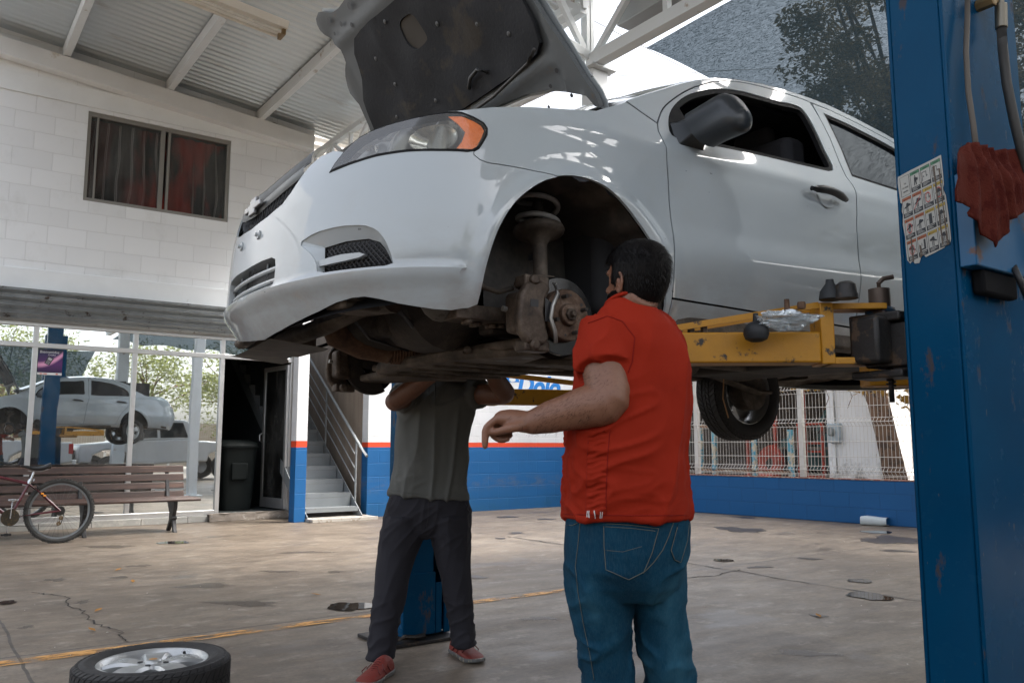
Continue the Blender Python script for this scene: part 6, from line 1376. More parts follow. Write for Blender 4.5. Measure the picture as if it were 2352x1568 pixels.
# warning sheet glued to the post: tilted, torn, gridded
ws = thing('warning_sheet', (2.498, 1.28, 1.77), 'torn white sheet of lift warning pictograms glued to the blue post', 'warning sheet')
O0 = Vector((2.4985, 1.346, 1.615)); EX = Vector((0, -.139, .033)); EY = Vector((0, .015, .284))
def SP(u, v, o=0): return O0 + EX * u + EY * v + Vector((-o, 0, 0))
def sq(name, cells, m, o, par=ws):
    g = MB()
    for poly in cells: n = len(poly); g.add([SP(u, v, o) for u, v in poly] + [SP(u, v, o - .0003) for u, v in poly], [tuple(range(n)), tuple(reversed(range(n, 2 * n)))] + [(i, (i + 1) % n, n + (i + 1) % n, n + i) for i in range(n)])
    return g.build(name, m, par)
R4 = lambda a, b, c, d_: [(a, c), (b, c), (b, d_), (a, d_)]
rnd = random.Random(4)
edge = [(0, .02 + .02)] + [(.06, -.01), (.12, .015), (.16, -.03), (.26, -.045), (.30, -.01), (.33, .03), (.38, .02), (.42, -.01), (.62, -.005), (.84, .005), (.93, .055), (.97, .03), (1.0, .07), (1.01, .3), (1.0, .55), (.96, .63), (.99, .67), (1.0, .8), (1.005, 1.0), (.7, 1.0), (.3, 1.005), (0, 1.0), (-.02, .93), (-.005, .7), (.03, .68), (.0, .6), (.02, .56), (-.01, .45), (.012, .3), (.0, .2)]
sq('paper', [edge], mat('aged_paper', (.40, .395, .36), .55, vs=40, c2=(.30, .24, .17), cut=.62), .0004)
BK = mat('print_black', (.03, .032, .035), .6); GR = mat('print_green', (.07, .20, .11), .6); OR = mat('print_orange', (.40, .12, .05), .6); YE = mat('print_yellow', (.45, .32, .06), .6); RD = mat('print_red', (.5, .04, .03), .6); WT = mat('aged_paper', (.5, .49, .44))
lines, caps, hd = [], [], {0: [], 1: [], 2: []}
pic = []; redp = []
for r in range(4):
    for c in range(4):
        u0, u1 = .035 + c * .24, .035 + c * .24 + .215; v1 = .975 - r * .245; v0 = v1 - .225
        for q in (R4(u0, u1, v0, v0 + .003), R4(u0, u1, v1 - .003, v1), R4(u0, u0 + .008, v0, v1), R4(u1 - .008, u1, v0, v1)): lines.append(q)
        if r == 0 and c == 0: continue
        k_ = 0 if r == 0 else (1 if c < (2 if r != 1 else 2) else 2)
        hd[k_].append(R4(u0 + .009, u1 - .009, v1 - .036, v1 - .004)); caps.append(R4(u0 + .009, u1 - .009, v0 + .004, v0 + .050))
        um, vm = (u0 + u1) / 2, (v0 + v1) / 2
        if r and not (r == 1 and c == 2): hdx = u0 + .03; pic.append([(hdx, v1 - .032), (hdx + .03, v1 - .032), (hdx + .015, v1 - .010)])
        if r == 0 and c == 1: pic += [[(um - .03, vm - .05), (um - .015, vm - .05), (um, vm), (um + .015, vm - .05), (um + .03, vm - .05), (um + .02, vm + .04), (um - .02, vm + .04)], [(um - .012, vm + .045), (um + .012, vm + .045), (um + .012, vm + .062), (um - .012, vm + .062)], R4(um + .02, um + .06, vm + .0, vm + .03)]
        elif (r, c) in ((0, 2), (0, 3), (1, 2)): pic += [R4(um - .08, um - .072, vm - .05, vm + .05), R4(um - .08, um + .02, vm + .046, vm + .052), R4(um + .012, um + .02, vm - .01, vm + .05), [(um - .06, vm), (um - .03, vm + .012), (um - .04, vm), (um - .03, vm - .012)], [(um + .05, vm), (um + .02, vm + .012), (um + .03, vm), (um + .02, vm - .012)]]
        elif r == 2 and c == 2: pic += [R4(um - .035, um + .035, vm - .055, vm + .06), R4(um - .075, um - .05, vm + .0, vm + .01), R4(um + .05, um + .075, vm + .0, vm + .01)]
        elif r == 3 and c == 1: pic += [R4(um + .03, um + .07, vm - .05, vm + .06), R4(um - .05, um + .03, vm - .05, vm - .035), R4(um - .02, um - .01, vm, vm + .03)]
        else:
            t = rnd.uniform(-.02, .02); pic += [[(um - .08, vm + .0 + t), (um - .06, vm + .018 + t), (um - .03, vm + .022 + t), (um - .015, vm + .045), (um + .025, vm + .045), (um + .04, vm + .02 - t), (um + .075, vm + .015 - t), (um + .08, vm - .002 - t)], R4(um - .025, um - .012, vm - .055, vm - .004), R4(um + .004, um + .017, vm - .055, vm - .004)]
        if (r, c) in ((1, 2), (3, 0), (1, 3), (2, 0)):
            for i in range(14):
                a0, a1 = i * 2 * math.pi / 14, (i + 1) * 2 * math.pi / 14; redp.append([(um + .05 * math.cos(a0), vm + .05 * math.sin(a0)), (um + .05 * math.cos(a1), vm + .05 * math.sin(a1)), (um + .058 * math.cos(a1), vm + .058 * math.sin(a1)), (um + .058 * math.cos(a0), vm + .058 * math.sin(a0))])
        if (r, c) == (1, 1): redp.append([(u0 + .01, v0 + .05), (u0 + .018, v0 + .048), (u1 - .01, v1 - .04), (u1 - .018, v1 - .038)])
sq('grid_lines', lines, BK, .0008); sq('captions', caps, BK, .0009); sq('green_headers', hd[0], GR, .0009); sq('orange_headers', hd[1], OR, .0009); sq('yellow_headers', hd[2], YE, .0009); sq('pictograms', pic, BK, .0012); sq('red_marks', redp, RD, .0014)
exn, eyn = EX.normalized(), EY.normalized()
for i, t in enumerate(('Lea', 'con mucha', 'atención')): text_obj(t, .0085, SP(.145, .88 - i * .045, .0012), exn, Vector((0, .012, 1)), BK, ws, 'warning_text', ext=.0001, align='CENTER', sx=.55)
for r in range(4):
    for c in range(4):
        if (r, c) == (0, 0): continue
        u0 = .035 + c * .24; v1 = .975 - r * .245
        text_obj('PRECAUCION' if (r > 0 and c > 1) else ('ADVERTENCIA' if r else 'SEGURIDAD'), .0055, SP(u0 + .055, v1 - .029, .0013), exn, Vector((0, .012, 1)), BK, ws, 'header_text', ext=.0001, sx=.55)
sq('caption_text', [R4(.035 + c * .24 + .03, .035 + c * .24 + .185 - .03 * ((r + c + j) % 3), .975 - r * .245 - .225 + .012 + j * .012, .975 - r * .245 - .225 + .017 + j * .012) for r in range(4) for c in range(4) if (r, c) != (0, 0) for j in range(3)], WT, .0011)
sq('scrape_marks', [[(.80, .03), (.83, .03), (.835, .5), (.84, .92), (.80, .93), (.805, .5)], [(.90, .02), (.945, .02), (.93, .45), (.95, .86), (.915, .87), (.91, .4)], [(.12, -.01), (.155, .0), (.16, .28), (.13, .27)], [(.30, .0), (.36, .02), (.35, .13), (.31, .15)]], mat('scraped_brown', (.10, .075, .055), .7, c2=(.25, .23, .2), vs=60), .0016)
# far post
far = thing('lift_post', (2.36, 4.2, 0), 'blue lift post behind the man in the grey polo shirt', 'lift post', 'posts of the car lift')
g = MB(); g.bb(2.235, 2.42, 4.10, 4.112, .025, 3.75); g.bb(2.49, 2.53, 4.10, 4.112, .025, 3.75); g.bb(2.235, 2.247, 4.1125, 4.29, .025, 3.75); g.bb(2.518, 2.53, 4.1125, 4.29, .025, 3.75); g.bb(2.248, 2.517, 4.276, 4.29, .025, 3.75); g.build('column', M_LIFT, far, bevel=.004)
g = MB(); g.bb(2.225, 2.425, 4.085, 4.097, .03, .36); g.bb(2.43, 2.47, 4.09, 4.10, .03, .30); g.build('guard_plate', M_LIFT, far, bevel=.004)
g = MB(); g.bb(2.10, 2.63, 4.00, 4.38, 0, .02); g.build('base_plate', M_STEELD, far, bevel=.004)
g = MB(); g.tube([(2.14, 4.03, .03), (2.2, 4.02, .05), (2.27, 4.04, .035), (2.33, 4.03, .04)], .014, 8); g.cyl((2.58, 4.06, .02), (2.58, 4.06, .05), .018, n=6); g.cyl((2.15, 4.06, .02), (2.15, 4.06, .055), .018, n=6); g.build('anchor_bolts', M_STEELD, far, smooth=40)
g = MB(); g.bb(2.30, 2.62, 3.98, 4.09, 1.28, 1.45); g.build('arm_bracket', M_STEELD, far, bevel=.008)
arm(far, (2.55, 4.02), (3.55, 3.62), 1.285, 1.375, .10); arm(far, (2.36, 4.0), (2.05, 3.58), 1.30, 1.375, .09, gus=False)
arm(far, (3.0, 3.95), (3.6, 3.4), 1.19, 1.27, .08, gus=False) if False else None
# things lying on the arm and the rag
g = MB(); cpt = at(1805, 735, 2.60); rnd = random.Random(8)
def crumple(u, v):
    a = 2 * math.pi * u; th = math.pi * v; r = 1 + .55 * noise.noise((math.cos(a) * 2.2, math.sin(a) * 2.2, th * 2.1)) + .3 * noise.noise((math.cos(a) * 6, math.sin(a) * 6, th * 6)); q = Vector((.085 * math.cos(a) * math.sin(th) * r, .03 * math.sin(a) * math.sin(th) * r, .026 * math.cos(th) * r)); q.rotate(Matrix.Rotation(rad(-38), 3, 'Z')); return cpt + q
g.grid(crumple, 48, 20)
k = N('clear_plastic_film'); gl = k.n('BsdfGlossy', {'Color': (.9, .95, .97, 1), 'Roughness': .12}).outputs[0]; tr = k.n('BsdfTransparent', {'Color': (.9, .92, .93, 1)}).outputs[0]; m_ = k.n('MixShader', {0: .30}); k.t.links.new(tr, m_.inputs[1]); k.t.links.new(gl, m_.inputs[2]); df = k.n('BsdfDiffuse', {'Color': (.55, .6, .62, 1)}).outputs[0]; m2 = k.n('MixShader', {0: .22}); k.t.links.new(m_.outputs[0], m2.inputs[1]); k.t.links.new(df, m2.inputs[2])
tag(g.build('plastic_bag', k.done(m2.outputs[0]), None, smooth=40), 'crumpled clear plastic bag lying on the yellow lift arm', 'plastic bag')
ZS = lambda l: [(2021.25 + .20698 * x, 318.5 + .20698 * y) for x, y in l]
rg = ZS([(1050, 20), (1110, 22), (1160, 42), (1270, 70), (1380, 100), (1500, 92), (1640, 88), (1760, 120), (1760, 760), (1598, 815), (1500, 880), (1412, 915), (1432, 985), (1420, 1012), (1350, 1110), (1300, 1165), (1250, 1212), (1235, 1150), (1150, 1060), (1060, 950), (985, 860), (975, 820), (1000, 770), (955, 730), (940, 715), (870, 700), (848, 690), (850, 560), (880, 440), (865, 330), (880, 235), (930, 150), (990, 70)])
rag_pts = [at_y(x, y, 1.10) for x, y in rg]; ru = [(p.x, p.z) for p in rag_pts]
def ragfn(s, z, o, sd_):
    top_ = ss(1.80, 1.95, z); fx_ = (s - 2.55)
    f = .45 * sum(a_ * math.exp(-((s - (x_ + k_ * (1.93 - z))) / (w_ * (.5 + 1.6 * (1.95 - z)))) ** 2) for x_, k_, w_, a_ in ((2.44, -.12, .020, -.030), (2.47, -.02, .016, .022), (2.495, .10, .016, -.032), (2.52, .05, .014, .020), (2.55, .22, .018, -.034), (2.575, .30, .016, .022), (2.61, .30, .022, -.030), (2.65, .15, .02, .024), (2.69, .3, .025, -.028), (2.74, .1, .03, .020))) + .003 * noise.noise((s * 30, z * 14, 1)) + .012 * noise.noise((s * 9, z * 6, 4))
    return Vector((s, 1.098 + f + .025 * ss(1.84, 1.93, z) - .0 - o, z))
V, fs = cdt(ru, [], .012); g = MB(); n = len(V)
top = [ragfn(v.x, v.y, 0, 1) for v in V]; bot = [p + Vector((0, .004, 0)) for p in top]; cnt = {}
for f in fs:
    for i in range(3): cnt[(f[i], f[(i + 1) % 3])] = 1
g.add(top + bot, [tuple(f) for f in fs] + [tuple(n + i for i in reversed(f)) for f in fs] + [(b, a_, n + a_, n + b) for a_, b in cnt if (b, a_) not in cnt])
M_RAG = mat('rust_red_shop_rag', (.085, .018, .012), .97, vs=9, var=.25, bump=.6, bs=160, Specular_IOR_Level=.1, c2=(.06, .010, .007), cut=.5)
tag(g.build('shop_rag', M_RAG, None, smooth=0), 'rust red cloth rag hung over the control cover of the right post', 'rag')
# ============================================================ TYRE ON THE FLOOR
tp = at_z(352, 1512, .188)
wheel('car_wheel', (tp.x, tp.y, .0985), (0.0, 0, 1), None, 'removed car wheel with silver spoked rim lying flat on the concrete', 'wheel', R=.296, W=.190, rr=.205)
# ============================================================ BENCH
M_WOOD = None
def m_wood():
    k = N('weathered_brown_slats'); n_ = k.noise(3, 8, .7, vec=k.map((.35, 6, 6))); c = k.ramp(n_, [(.3, (.014, .009, .008)), (.5, (.040, .020, .015)), (.7, (.10, .050, .034))])
    w_ = k.ramp(k.noise(8, 7, .7, vec=k.map((.4, 3, 3), (1, 2, 3))), [(.58, 0), (.7, .7)]); c = k.mix(k.math('MULTIPLY', w_, .6), c, (.17, .105, .075)); return k.done(k.pbr(c, .5, 0, Normal=k.bump(n_, .4, .004)))
M_WOOD = m_wood(); M_IRON = mat('black_cast_iron', (.022, .022, .024), .45, .4, vs=12, var=.4, bump=.3, bs=50)
bx0, bx1 = -.55, 2.93; by = 11.05
bench = thing('park_bench', (1.2, by, 0), 'long brown slatted bench with cast iron legs in front of the shop glass', 'bench')
for z0, z1, yy in ((.715, .80, by + .30), (.612, .695, by + .275), (.51, .59, by + .25), (.405, .485, by + .225)):
    g = MB(); g.prism([(0, 0), (.028, .004), (.028 + .022, z1 - z0), (.022, z1 - z0)], (bx0, yy, z0), (0, 1, 0), (0, 0, 1), (bx1 - bx0, 0, 0)); g.build('back_slat', M_WOOD, bench, bevel=.006)
for i, yy in enumerate((by - .19, by - .075, by + .04, by + .155)):
    g = MB(); g.bb(bx0 - (.0), bx1 + .09 if i < 3 else bx1 + .05, yy - .05, yy + .05, .372 + .004 * i, .405 + .004 * i); g.build('seat_slat', M_WOOD, bench, bevel=.010)
for x in (-.2, .6, 1.73, 2.73):
    g = MB()
    fl = [(by - .20, .37), (by - .20, .30), (by - .14, .20), (by - .155, .13), (by - .21, .03), (by - .24, 0), (by - .17, 0), (by - .12, .10), (by - .07, .16), (by - .02, .10), (by + .08, 0), (by + .15, 0), (by + .12, .03), (by + .03, .14), (by + .02, .22), (by + .12, .33), (by + .19, .36), (by + .24, .40), (by + .30, .60), (by + .36, .79), (by + .335, .79), (by + .27, .60), (by + .21, .43), (by + .17, .372)]
    g.prism(fl, (x - .022, 0, 0), (0, 1, 0), (0, 0, 1), (.044, 0, 0)); g.cyl((x - .03, by - .08, .135), (x + .03, by - .08, .135), .028, n=14); g.cyl((x - .03, by - .145, .17), (x + .03, by - .145, .17), .02, n=12); g.build('leg', M_IRON, bench, bevel=.006)
# ============================================================ BICYCLE
BY = 10.42
bk = thing('bicycle', (1.0, BY, 0), 'maroon mountain bike leaning by the bench, cut by the left frame edge', 'bicycle')
M_FRAME = mat('maroon_bike_paint', (.085, .010, .018), .3, vs=6, Coat_Weight=.5, c2=(.03, .008, .01), cut=.62); M_CHROME = mat('scratched_chrome', (.55, .56, .57), .22, .9, vs=14); M_BTYRE = mat('dusty_knobbly_tyre', (.035, .035, .033), .85, vs=20, var=.4)
HZ = .345; BR = Vector((1.405, BY, HZ)); BF = Vector((.36, BY, HZ)); BB = Vector((.935, BY, .295)); ST = Vector((1.10, BY, .655)); HT = Vector((.52, BY, .80)); HTb = Vector((.485, BY, .68))
def bwheel(c, par):
    g = MB(); n = 96; g.rings([[c + Vector((math.cos(a), 0, math.sin(a))) * (.322 + .024 * math.cos(b)) + Vector((0, .024 * math.sin(b), 0)) for b in [k * math.pi / 6 for k in range(12)]] for a in [2 * math.pi * i / n for i in range(n + 1)]], cap=False)
    w_ = g.build('wheel', M_BTYRE, par, smooth=60); g = MB()
    for i in range(72):
        a = 2 * math.pi * i / 72; e = Vector((math.cos(a), 0, math.sin(a))); t = Vector((-math.sin(a), 0, math.cos(a)))
        for dy, r in ((-.014, .343), (.014, .343), (0, .347) if i % 2 else (-.022, .334), (.022, .334)):
            g.box(c + e * r + Vector((0, dy, 0)), (.0, 0, 0), M=Matrix.Identity(3)) if False else g.add([c + e * (r + q) + t * s * .008 + Vector((0, dy + z * .0055, 0)) for q in (-.004, .005) for s in (-1, 1) for z in (-1, 1)], [(0, 1, 3, 2), (4, 6, 7, 5), (0, 4, 5, 1), (2, 3, 7, 6), (0, 2, 6, 4), (1, 5, 7, 3)])
    g.build('tread', M_BTYRE, w_)
    g = MB(); g.lathe([(.300, -.012), (.302, .012), (.282, .010), (.280, -.010), (.300, -.012)], c, (0, 1, 0), 72); g.build('rim', mat('grey_bike_rim', (.20, .215, .225), .35, .6), w_, smooth=30)
    g = MB()
    for i in range(32):
        a = 2 * math.pi * i / 32; e = Vector((math.cos(a), 0, math.sin(a))); a2 = a + (.5 if i % 2 else -.5); h_ = Vector((math.cos(a2), 0, math.sin(a2))) * .022 + Vector((0, .03 if i % 4 < 2 else -.03, 0)); g.cyl(c + h_, c + e * .285, .0011, n=4, cap=False)
    g.build('spokes', mat('spoke_steel', (.12, .12, .12), .4, .7), w_); g = MB(); g.cyl(c - Vector((0, .04, 0)), c + Vector((0, .04, 0)), .022, n=16); g.build('hub', M_STEELD, w_, smooth=40); return w_
bwheel(BR, bk); bwheel(BF, bk)
g = MB()
for p, q, r in ((BB, ST, .015), (BB, HTb, .019), (ST + Vector((0, 0, -.01)), HT, .017), (HTb, HT, .020)): g.cyl(p, q, r, n=14)
for s in (-1, 1):
    g.tube([BB + Vector((.02, s * .03, 0)), BB.lerp(BR, .5) + Vector((0, s * .048, 0)), BR + Vector((0, s * .062, 0))], .010, 10); g.tube([ST + Vector((0, s * .02, -.02)), ST.lerp(BR, .35) + Vector((0, s * .045, 0)), BR + Vector((0, s * .062, 0))], .0105, 10)
g.cyl(BB - Vector((0, .035, 0)), BB + Vector((0, .035, 0)), .024, n=16); g.build('frame', M_FRAME, bk, smooth=40)
g = MB(); g.tube([HTb, Vector((.44, BY - .0, .60)), ], .018, 10)
for s in (-1, 1): g.tube([Vector((.445, BY + s * .02, .62)), Vector((.43, BY + s * .055, .56)), BF + Vector((0, s * .055, 0))], .013, 10)
g.build('fork', M_FRAME, bk, smooth=40)
g = MB(); g.cyl(ST, Vector((1.135, BY, .77)), .0125, n=12); g.cyl(ST + Vector((-.01, 0, -.01)), ST + Vector((.01, 0, .035)), .021, n=14); g.tube([ST + Vector((.01, -.02, .02)), ST + Vector((.035, -.035, .015)), ST + Vector((.04, -.03, .04))], .006, 8); g.build('seat_post', M_CHROME, bk, smooth=40)
g = MB(); rs = []
for i in range(11):
    t = i / 10; x = 1.005 + .285 * t; w_ = .014 + .062 * ss(.35, .9, t) * (1 if t < .95 else .85); z = .822 + .012 * math.cos(t * 5.5) + .010 * ss(.7, 1, t); rs.append([(x, BY + w_ * math.cos(a), z + (.012 + .014 * t) * math.sin(a) - (.012 * t if math.sin(a) < 0 else 0)) for a in [k * math.pi / 8 for k in range(16)]])
g.rings(rs); g.build('saddle', mat('black_vinyl_saddle', (.014, .014, .015), .3), bk, smooth=60)
g = MB(); g.tube([(1.02, BY, .81), (1.10, BY - .02, .775), (1.20, BY - .02, .775), (1.27, BY - .02, .80)], .004, 6); g.tube([(1.02, BY, .81), (1.10, BY + .02, .775), (1.20, BY + .02, .775), (1.27, BY + .02, .80)], .004, 6); g.build('saddle_rail', M_CHROME, bk, smooth=0)
g = MB(); 
for r, y in ((.085, -.045), (.068, -.040), (.050, -.036)):
    n = 40; g.prism([(math.cos(i * math.pi / n) * (r + (.004 if i % 2 else 0)), math.sin(i * math.pi / n) * (r + (.004 if i % 2 else 0))) for i in range(2 * n)], BB + Vector((0, y, 0)), (1, 0, 0), (0, 0, 1), (0, .002, 0))
g.build('chainring', mat('oily_chainring', (.05, .042, .03), .45, .6, vs=30, var=.5, c2=(.16, .10, .04), cut=.55), bk)
for nm, dz, dx, yy in (('crank', 1, .012, -.062), ('crank', -1, -.012, .062)):
    g = MB(); e = BB + Vector((dx, yy, dz * .17)); g.bar(BB + Vector((0, yy, -dz * .012)), e, .012, .026, up=(0, 1, 0)); cr_ = g.build('crank', M_CHROME, bk, bevel=.004)
    g = MB(); g.box(e + Vector((0, yy * .9, dz * .012)), (.095, .06, .020)); g.box(e + Vector((0, yy * .9, dz * .012)), (.035, .075, .028)); g.build('pedal', M_CHROME if dz > 0 else M_BLACK, cr_, bevel=.004)
g = MB(); n = 30
for r, y in ((.05, -.035), (.042, -.030), (.034, -.025), (.028, -.02)): g.lathe([(.01, 0), (r, 0), (r, .003), (.01, .003)], BR + Vector((0, y, 0)), (0, -1, 0), 26)
g.build('cassette', M_STEELD, bk, smooth=30)
g = MB(); c1, c2 = BR + Vector((.01, -.05, -.075)), BR + Vector((-.01, -.05, -.135)); g.lathe([(.006, -.004), (.022, -.004), (.022, .004), (.006, .004)], c1, (0, -1, 0), 14); g.lathe([(.006, -.004), (.022, -.004), (.022, .004), (.006, .004)], c2, (0, -1, 0), 14); g.bar(c1, c2, .006, .022, up=(0, 1, 0)); g.build('derailleur', mat('rusty_derailleur', (.15, .10, .05), .5, .5, vs=30), bk)
g = MB(); g.tube([BB + Vector((.0, -.043, -.086)), c2 + Vector((-.01, 0, -.022)), c2 + Vector((.02, 0, -.01)), c1 + Vector((.02, 0, .0)), BR + Vector((.045, -.033, .01)), BR + Vector((0, -.033, .045)), BB + Vector((0, -.043, .088))], .0045, 6); g.build('chain', M_STEELD, bk, smooth=0)
g = MB(); 
for t in (.40, .475): g.box(ST.lerp(BR, t) + Vector((.0, -.05, .005)), (.030, .018, .020))
g.build('reflector', mat('orange_reflector', (.85, .32, .01), .35), bk, bevel=.005)
g = MB(); g.tube([ST + Vector((.03, 0, -.03)), ST + Vector((.06, -.03, -.02)), ST + Vector((.10, -.05, -.08))], .007, 8); g.build('brake_arm', M_STEELD, bk, smooth=0)
g = MB(); g.tube([HT + Vector((.005, 0, .02)), Vector((.50, BY, .86)), Vector((.44, BY, .88))], .014, 10); g.tube([(.44, BY - .28, .90), (.44, BY, .88), (.44, BY + .28, .90)], .011, 10); g.build('handlebar', M_CHROME, bk, smooth=0)
bk.rotation_euler = (rad(-2.5), 0, 0)
# ============================================================ POSTER, BIN, WHITE BOTTLE, LITTER
Z4 = lambda x, y: (.41015 * x, 643.1 + .41015 * y)
ps = thing('poster', (1.40, 12.148, 2.13), 'small purple poster of a hand-held card terminal on the shop glass', 'poster')
PX0, PX1, PZ0, PZ1 = 1.275, 1.555, 1.955, 2.285; PY = 12.148
def m_poster():
    k = N('purple_poster_print'); s = k.n('SeparateXYZ', {'Vector': k.tc}); u = k.math('MULTIPLY_ADD', s.outputs[0], 1 / .28, -PX0 / .28); v = k.math('MULTIPLY_ADD', s.outputs[2], 1 / .33, -PZ0 / .33)
    c = k.ramp(v, [(.10, (.03, .01, .06)), (.45, (.10, .02, .14)), (.8, (.03, .02, .09)), (1, (.008, .008, .02))])
    sw = k.math('ABSOLUTE', k.math('ADD', v, k.math('MULTIPLY_ADD', k.math('MULTIPLY', u, u), -.45, -.38))); c = k.mix(k.ramp(sw, [(.03, 1), (.14, 0)]), c, (.75, .35, .55)); return k.done(k.pbr(c, .3))
g = MB(); g.bb(PX0, PX1, PY - .001, PY, PZ0 + .03, PZ1); g.build('print', m_poster(), ps); WP = mat('poster_white', (.7, .7, .7), .5)
g = MB(); g.bb(PX0, PX1, PY - .0012, PY, PZ0, PZ0 + .0295); g.build('footer', WP, ps); g = MB()
g.bb(PX0 + .03, PX0 + .06, PY - .0018, PY - .0012, PZ0 + .008, PZ0 + .02); g.bb(PX0 + .07, PX0 + .11, PY - .0018, PY - .0012, PZ0 + .008, PZ0 + .02); g.bb(PX0 + .21, PX0 + .235, PY - .0018, PY - .0012, PZ0 + .008, PZ0 + .022); g.build('footer_marks', mat('poster_red', (.6, .08, .04), .5), ps)
g = MB(); ex, ez = Vector((math.cos(.45), 0, -math.sin(.45))), Vector((math.sin(.45), 0, math.cos(.45))); g.prism([(-.032, -.055), (.032, -.055), (.036, .05), (-.036, .05)], (1.40, PY - .0014, 2.14), ex, ez, (0, -.001, 0)); g.build('terminal', mat('poster_dark', (.03, .03, .035), .4), ps, bevel=.004)
g = MB(); g.prism([(-.022, .005), (.022, .005), (.024, .038), (-.024, .038)], (1.40, PY - .0026, 2.14), ex, ez, (0, -.0006, 0))
for i in range(3):
    for j in range(4): g.prism([(-.020 + i * .015, -.048 + j * .012), (-.010 + i * .015, -.048 + j * .012), (-.010 + i * .015, -.041 + j * .012), (-.020 + i * .015, -.041 + j * .012)], (1.40, PY - .0026, 2.14), ex, ez, (0, -.0006, 0))
g.build('screen_and_keys', mat('poster_grey', (.42, .42, .44), .4), ps)
text_obj('Bienvenidas', .047, (1.29, PY - .0015, 2.235), (1, 0, 0), (0, 0, 1), WP, ps, ext=.0003); text_obj('Crédito', .028, (1.385, PY - .0015, 2.205), (1, 0, 0), (0, 0, 1), WP, ps, ext=.0003)
# dark wheelie bin / equipment cabinet inside the doorway
bn = thing('wheelie_bin', (4.0, 12.75, .1), 'tall dark bin standing in the open doorway', 'bin'); MBIN = mat('dark_green_black_plastic', (.006, .009, .009), .6, Specular_IOR_Level=.2)
g = MB(); rs = []
for z, w_, d_ in ((.11, .25, .27), (.25, .26, .28), (.95, .30, .31), (1.02, .31, .32)): rs.append([(4.02 + w_ * math.copysign(abs(math.cos(a)) ** .5, math.cos(a)), 12.80 + d_ * math.copysign(abs(math.sin(a)) ** .5, math.sin(a)), z) for a in [k * math.pi / 10 for k in range(20)]])
g.rings(rs); g.build('body', MBIN, bn, smooth=40)
g = MB(); rs = []
for z, q in ((1.022, 1.04), (1.05, 1.05), (1.10, .95), (1.14, .6)): rs.append([(4.02 + .31 * q * math.copysign(abs(math.cos(a)) ** .5, math.cos(a)), 12.80 + .33 * q * math.copysign(abs(math.sin(a)) ** .5, math.sin(a)), z) for a in [k * math.pi / 10 for k in range(20)]])
g.rings(rs); g.build('lid', MBIN, bn, smooth=40); g = MB(); g.bb(3.90, 4.14, 12.47, 12.50, .55, .80); g.build('front_panel', MBIN, bn, bevel=.02)
# empty white bottle by the foot of the blue wall
bt = thing('plastic_container', (10.3, 6.35, .05), 'squashed white plastic container lying at the foot of the blue wall', 'container'); g = MB(); c = at_z(2009, 1199, .04); dr_ = Vector((.25, -.97, 0)).normalized(); sx_ = Vector((.97, .25, 0)); rs = []
for t, w_, h_ in ((-.17, .055, .045), (-.165, .075, .058), (-.1, .082, .062), (.0, .075, .06), (.1, .085, .055), (.17, .088, .05)): rs.append([c + dr_ * t + sx_ * w_ * math.copysign(abs(math.cos(a)) ** .6, math.cos(a)) + Vector((0, 0, h_ * math.copysign(abs(math.sin(a)) ** .6, math.sin(a)) + .018 + .006 * math.sin(t * 40))) for a in [k * math.pi / 10 for k in range(20)]])
g.rings(rs, cap=False); g.build('shell', mat('white_bottle_plastic', (.60, .66, .68), .35), bt, smooth=60)
g = MB(); g.rings([rs[0], [c + dr_ * -.16 + (p - c - dr_ * -.17) * .3 for p in rs[0]]]); g.build('base', MATS['white_bottle_plastic'], bt, smooth=60)
ml = mat('dry_orange_leaf', (.32, .15, .03), .8); mw = mat('paper_scrap', (.55, .53, .48), .8)
LEAVES = [(1700 - 112, 1172, 'curled dry leaf nearest the red shirt at the blue wall foot'), (1730, 1374 - 198, 'pair-like dry leaf at the foot of the blue wall'), (2078, 1208, 'dry leaf at the right end of the blue wall foot'), (272, 1308, 'brown dry leaf on the concrete left of the crack'), (226, 1401, 'orange dry leaf beside the ground crack'), (211, 1446, 'orange dry leaf just behind the floor wheel'), (726, 1365, 'tiny orange leaf in front of the staircase step'), (1880, 1414, 'brown leaf on the concrete near the right post'), (1620, 1176, 'yellow dry leaf on the ground under the fence'), (305, 1335, 'small brown leaf beyond the ground crack')]
for i, (x, y, lb_) in enumerate(LEAVES):
    p = at_z(x, y, .006); rnd = random.Random(i); a = rnd.uniform(0, 3.1); e1 = Vector((math.cos(a), math.sin(a), .0)); e2 = Vector((-math.sin(a), math.cos(a), 0)); s = .022 + .012 * (p.length / 10) + .01
    g = MB(); g.add([p - e1 * s, p - e2 * s * .45 + Vector((0, 0, .006)), p + e1 * s + Vector((0, 0, .012)), p + e2 * s * .45 + Vector((0, 0, .008)), p + Vector((0, 0, .002))], [(0, 1, 4), (1, 2, 4), (2, 3, 4), (3, 0, 4)]); tag(g.build('dry_leaf', ml), lb_, 'leaf', 'dry leaves scattered on the concrete')
g = MB(); rnd = random.Random(77)
for i in range(170):
    x, y = rnd.uniform(-.5, 9.8), rnd.uniform(2.2, 10.8); s = rnd.uniform(.003, .010); a = rnd.uniform(0, 3); c_, s_ = math.cos(a) * s, math.sin(a) * s
    g.add([(x - c_, y - s_, .004), (x + s_ * .6, y - c_ * .6, .007), (x + c_, y + s_, .005), (x - s_ * .6, y + c_ * .6, .008)], [(0, 1, 2, 3)])
tag(g.build('litter', mw), 'fine pale grit and paper scraps scattered over the concrete', 'litter', kind='stuff')
